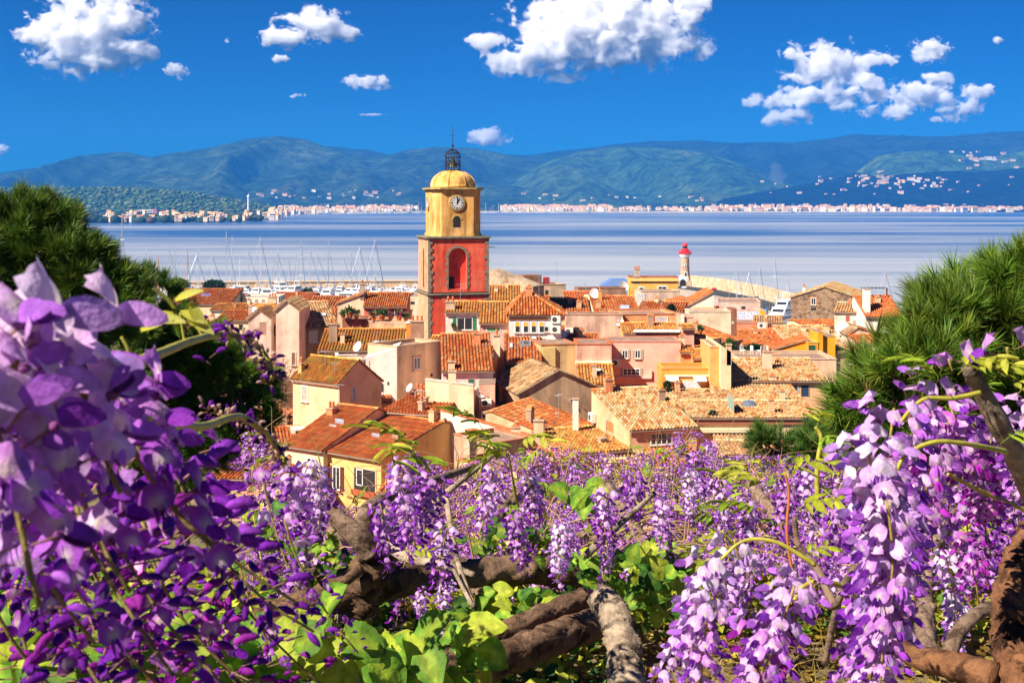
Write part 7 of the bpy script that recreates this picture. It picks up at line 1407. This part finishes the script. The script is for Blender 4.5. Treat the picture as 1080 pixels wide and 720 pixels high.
def leafy(label, spots, seed, tpls, s=(.05, .09)):
    q = np.random.default_rng(seed); c = W(spots[0][0], spots[0][1], spots[0][4]); gz = ground_z(c.x, c.y); T = thing('climbing_plant', label, 'climbing plant', (c.x, c.y, gz)); mb = MB(); st_ = MB()
    for x, y, rx, ry, Y, n in spots:
        f = ell(x, y, rx, ry, Y, .12); rt = np.array(W(x, y+ry, Y)-T.location); L_ = [[] for _ in tpls]; C_ = [[] for _ in tpls]
        for i in range(n):
            p = np.array(f(q)-T.location); j = q.integers(len(tpls)); d = q.normal(0, 1, 3)*(1, .5, .7)+(0, -.3, -.2); L_[j].append(fr(p, d, q.normal(0, .35, 3)+(-.2, -.7, .8), q.uniform(*s))); C_[j].append((q.uniform(.75, 1.25),)*3)
            if i % 2 == 0: st_.tube([tuple(rt), tuple((rt+p)/2+q.normal(0, .02, 3)), tuple(p)], [.0025, .002, .0012], 4, (.3, .32, .06), cap=False)
        for tp, l, c in zip(tpls, L_, C_): mb.inst(tp, l, c)
    mb.build('leaves', M_LEAF, T, smooth=True); st_.build('stems', M_TWIG, T, smooth=True)
leafy('climber with big bright green leaves in front of the two near logs', [(425, 698, 55, 24, 2.3, 30), (492, 684, 22, 26, 2.3, 12), (380, 700, 30, 25, 2.2, 14)], 1, [LF_G, LF_G, LF_Y])
leafy('large sunlit leaves at the bottom just right of the violet clusters', [(345, 690, 26, 30, 1.9, 8), (325, 670, 20, 30, 1.9, 5)], 2, [LF_Y, LF_G], (.05, .075))
leafy('dark and bright green leaves between the logs and the pale cluster', [(668, 612, 44, 24, 3.4, 40), (704, 622, 30, 26, 3.3, 26), (600, 590, 30, 12, 4.1, 16), (706, 590, 26, 16, 3.5, 18)], 3, [LF_G, LF_Y, LF_D], (.035, .06))
leafy('pair of tall young green leaves rising from the hedge at centre', [(628, 516, 13, 16, 3.4, 5), (606, 526, 10, 10, 3.5, 4)], 4, [LF_G, LF_Y], (.05, .07))
leafy('green climber leaves below the left end of the dark log', [(330, 590, 50, 26, 4.4, 40), (300, 560, 40, 30, 4.5, 34), (540, 570, 50, 20, 4.6, 40), (575, 640, 40, 22, 3.9, 44), (530, 640, 40, 20, 4.0, 36)], 5, [LF_G, LF_Y, LF_D], (.035, .065))
leafy('bright leaves under the nearest violet clusters at the bottom left', [(60, 690, 70, 30, 1.6, 46), (170, 690, 70, 26, 1.7, 46), (260, 700, 50, 20, 1.9, 30)], 6, [LF_G, LF_Y, LF_G], (.05, .085))
def greg(x0, x1, y0, y1):
    def f(q): x, Y = q.uniform(x0, x1), q.uniform(y0, y1); return Vector((x*Y, Y, ground_z(x*Y, Y)+q.uniform(.005, .12)))
    return f
leaf_patch('ground_cover', 'low green ground cover under the wisteria', greg(-.5, .1, 2.2, 5.0), 7000, (.025, .06), [LF_S, LF_SY, broad((.03, .09, .02), (.03, .09, .02), 2, 3).tpl()], 12)
leaf_patch('undergrowth', 'mixed green undergrowth behind the logs', greg(-.5, .5, 4.6, 7.0), 7000, (.025, .06), [LF_S, LF_SY], 13)
q_ = np.random.default_rng(15); mb = MB(); Ms = []; Cs = []
for i in range(15000):
    x, Y = q_.uniform(-.52, .52), 2.2+6*q_.random(); z = ground_z(x*Y, Y)+q_.uniform(.004, .05); Ms.append(fr((x*Y, Y, z), q_.normal(0, 1, 3)*(1, 1, .35), (0, 0, 1), q_.uniform(.015, .045))); Cs.append(np.array([(1.1, .75, 1.2), (.75, .42, .8), (1.3, 1.0, 2.2), (.5, .3, .6)][q_.integers(4)])*q_.uniform(.6, 1.2))
mb.inst(LF_SY, Ms, Cs); tag(mb.build('leaf_litter', M_LEAF), 'dry brown and yellow leaf litter on the bank', 'leaf litter', kind='stuff')
mb = MB()
for i in range(2600):
    x, Y = q_.uniform(.12, .5), 2.2+4*q_.random(); p = np.array((x*Y, Y, ground_z(x*Y, Y))); d = q_.normal(0, .7, 3)+(0, 0, .7); d /= np.linalg.norm(d); l = q_.uniform(.06, .22); k = q_.uniform(.6, 1.3); mb.tube([tuple(p), tuple(p+d*l*.5), tuple(p+d*l+np.array((0, 0, -l*.3)))], [.0016, .0012, .0005], 3, (.50*k, .36*k, .10*k), cap=False)
tag(mb.build('dry_grass', M_LEAF), 'dry yellow grass under the right hand flowers', 'grass', kind='stuff')

for o_ in PR+PRH+SPR:
    if o_.parent is None: bpy.data.objects.remove(o_)
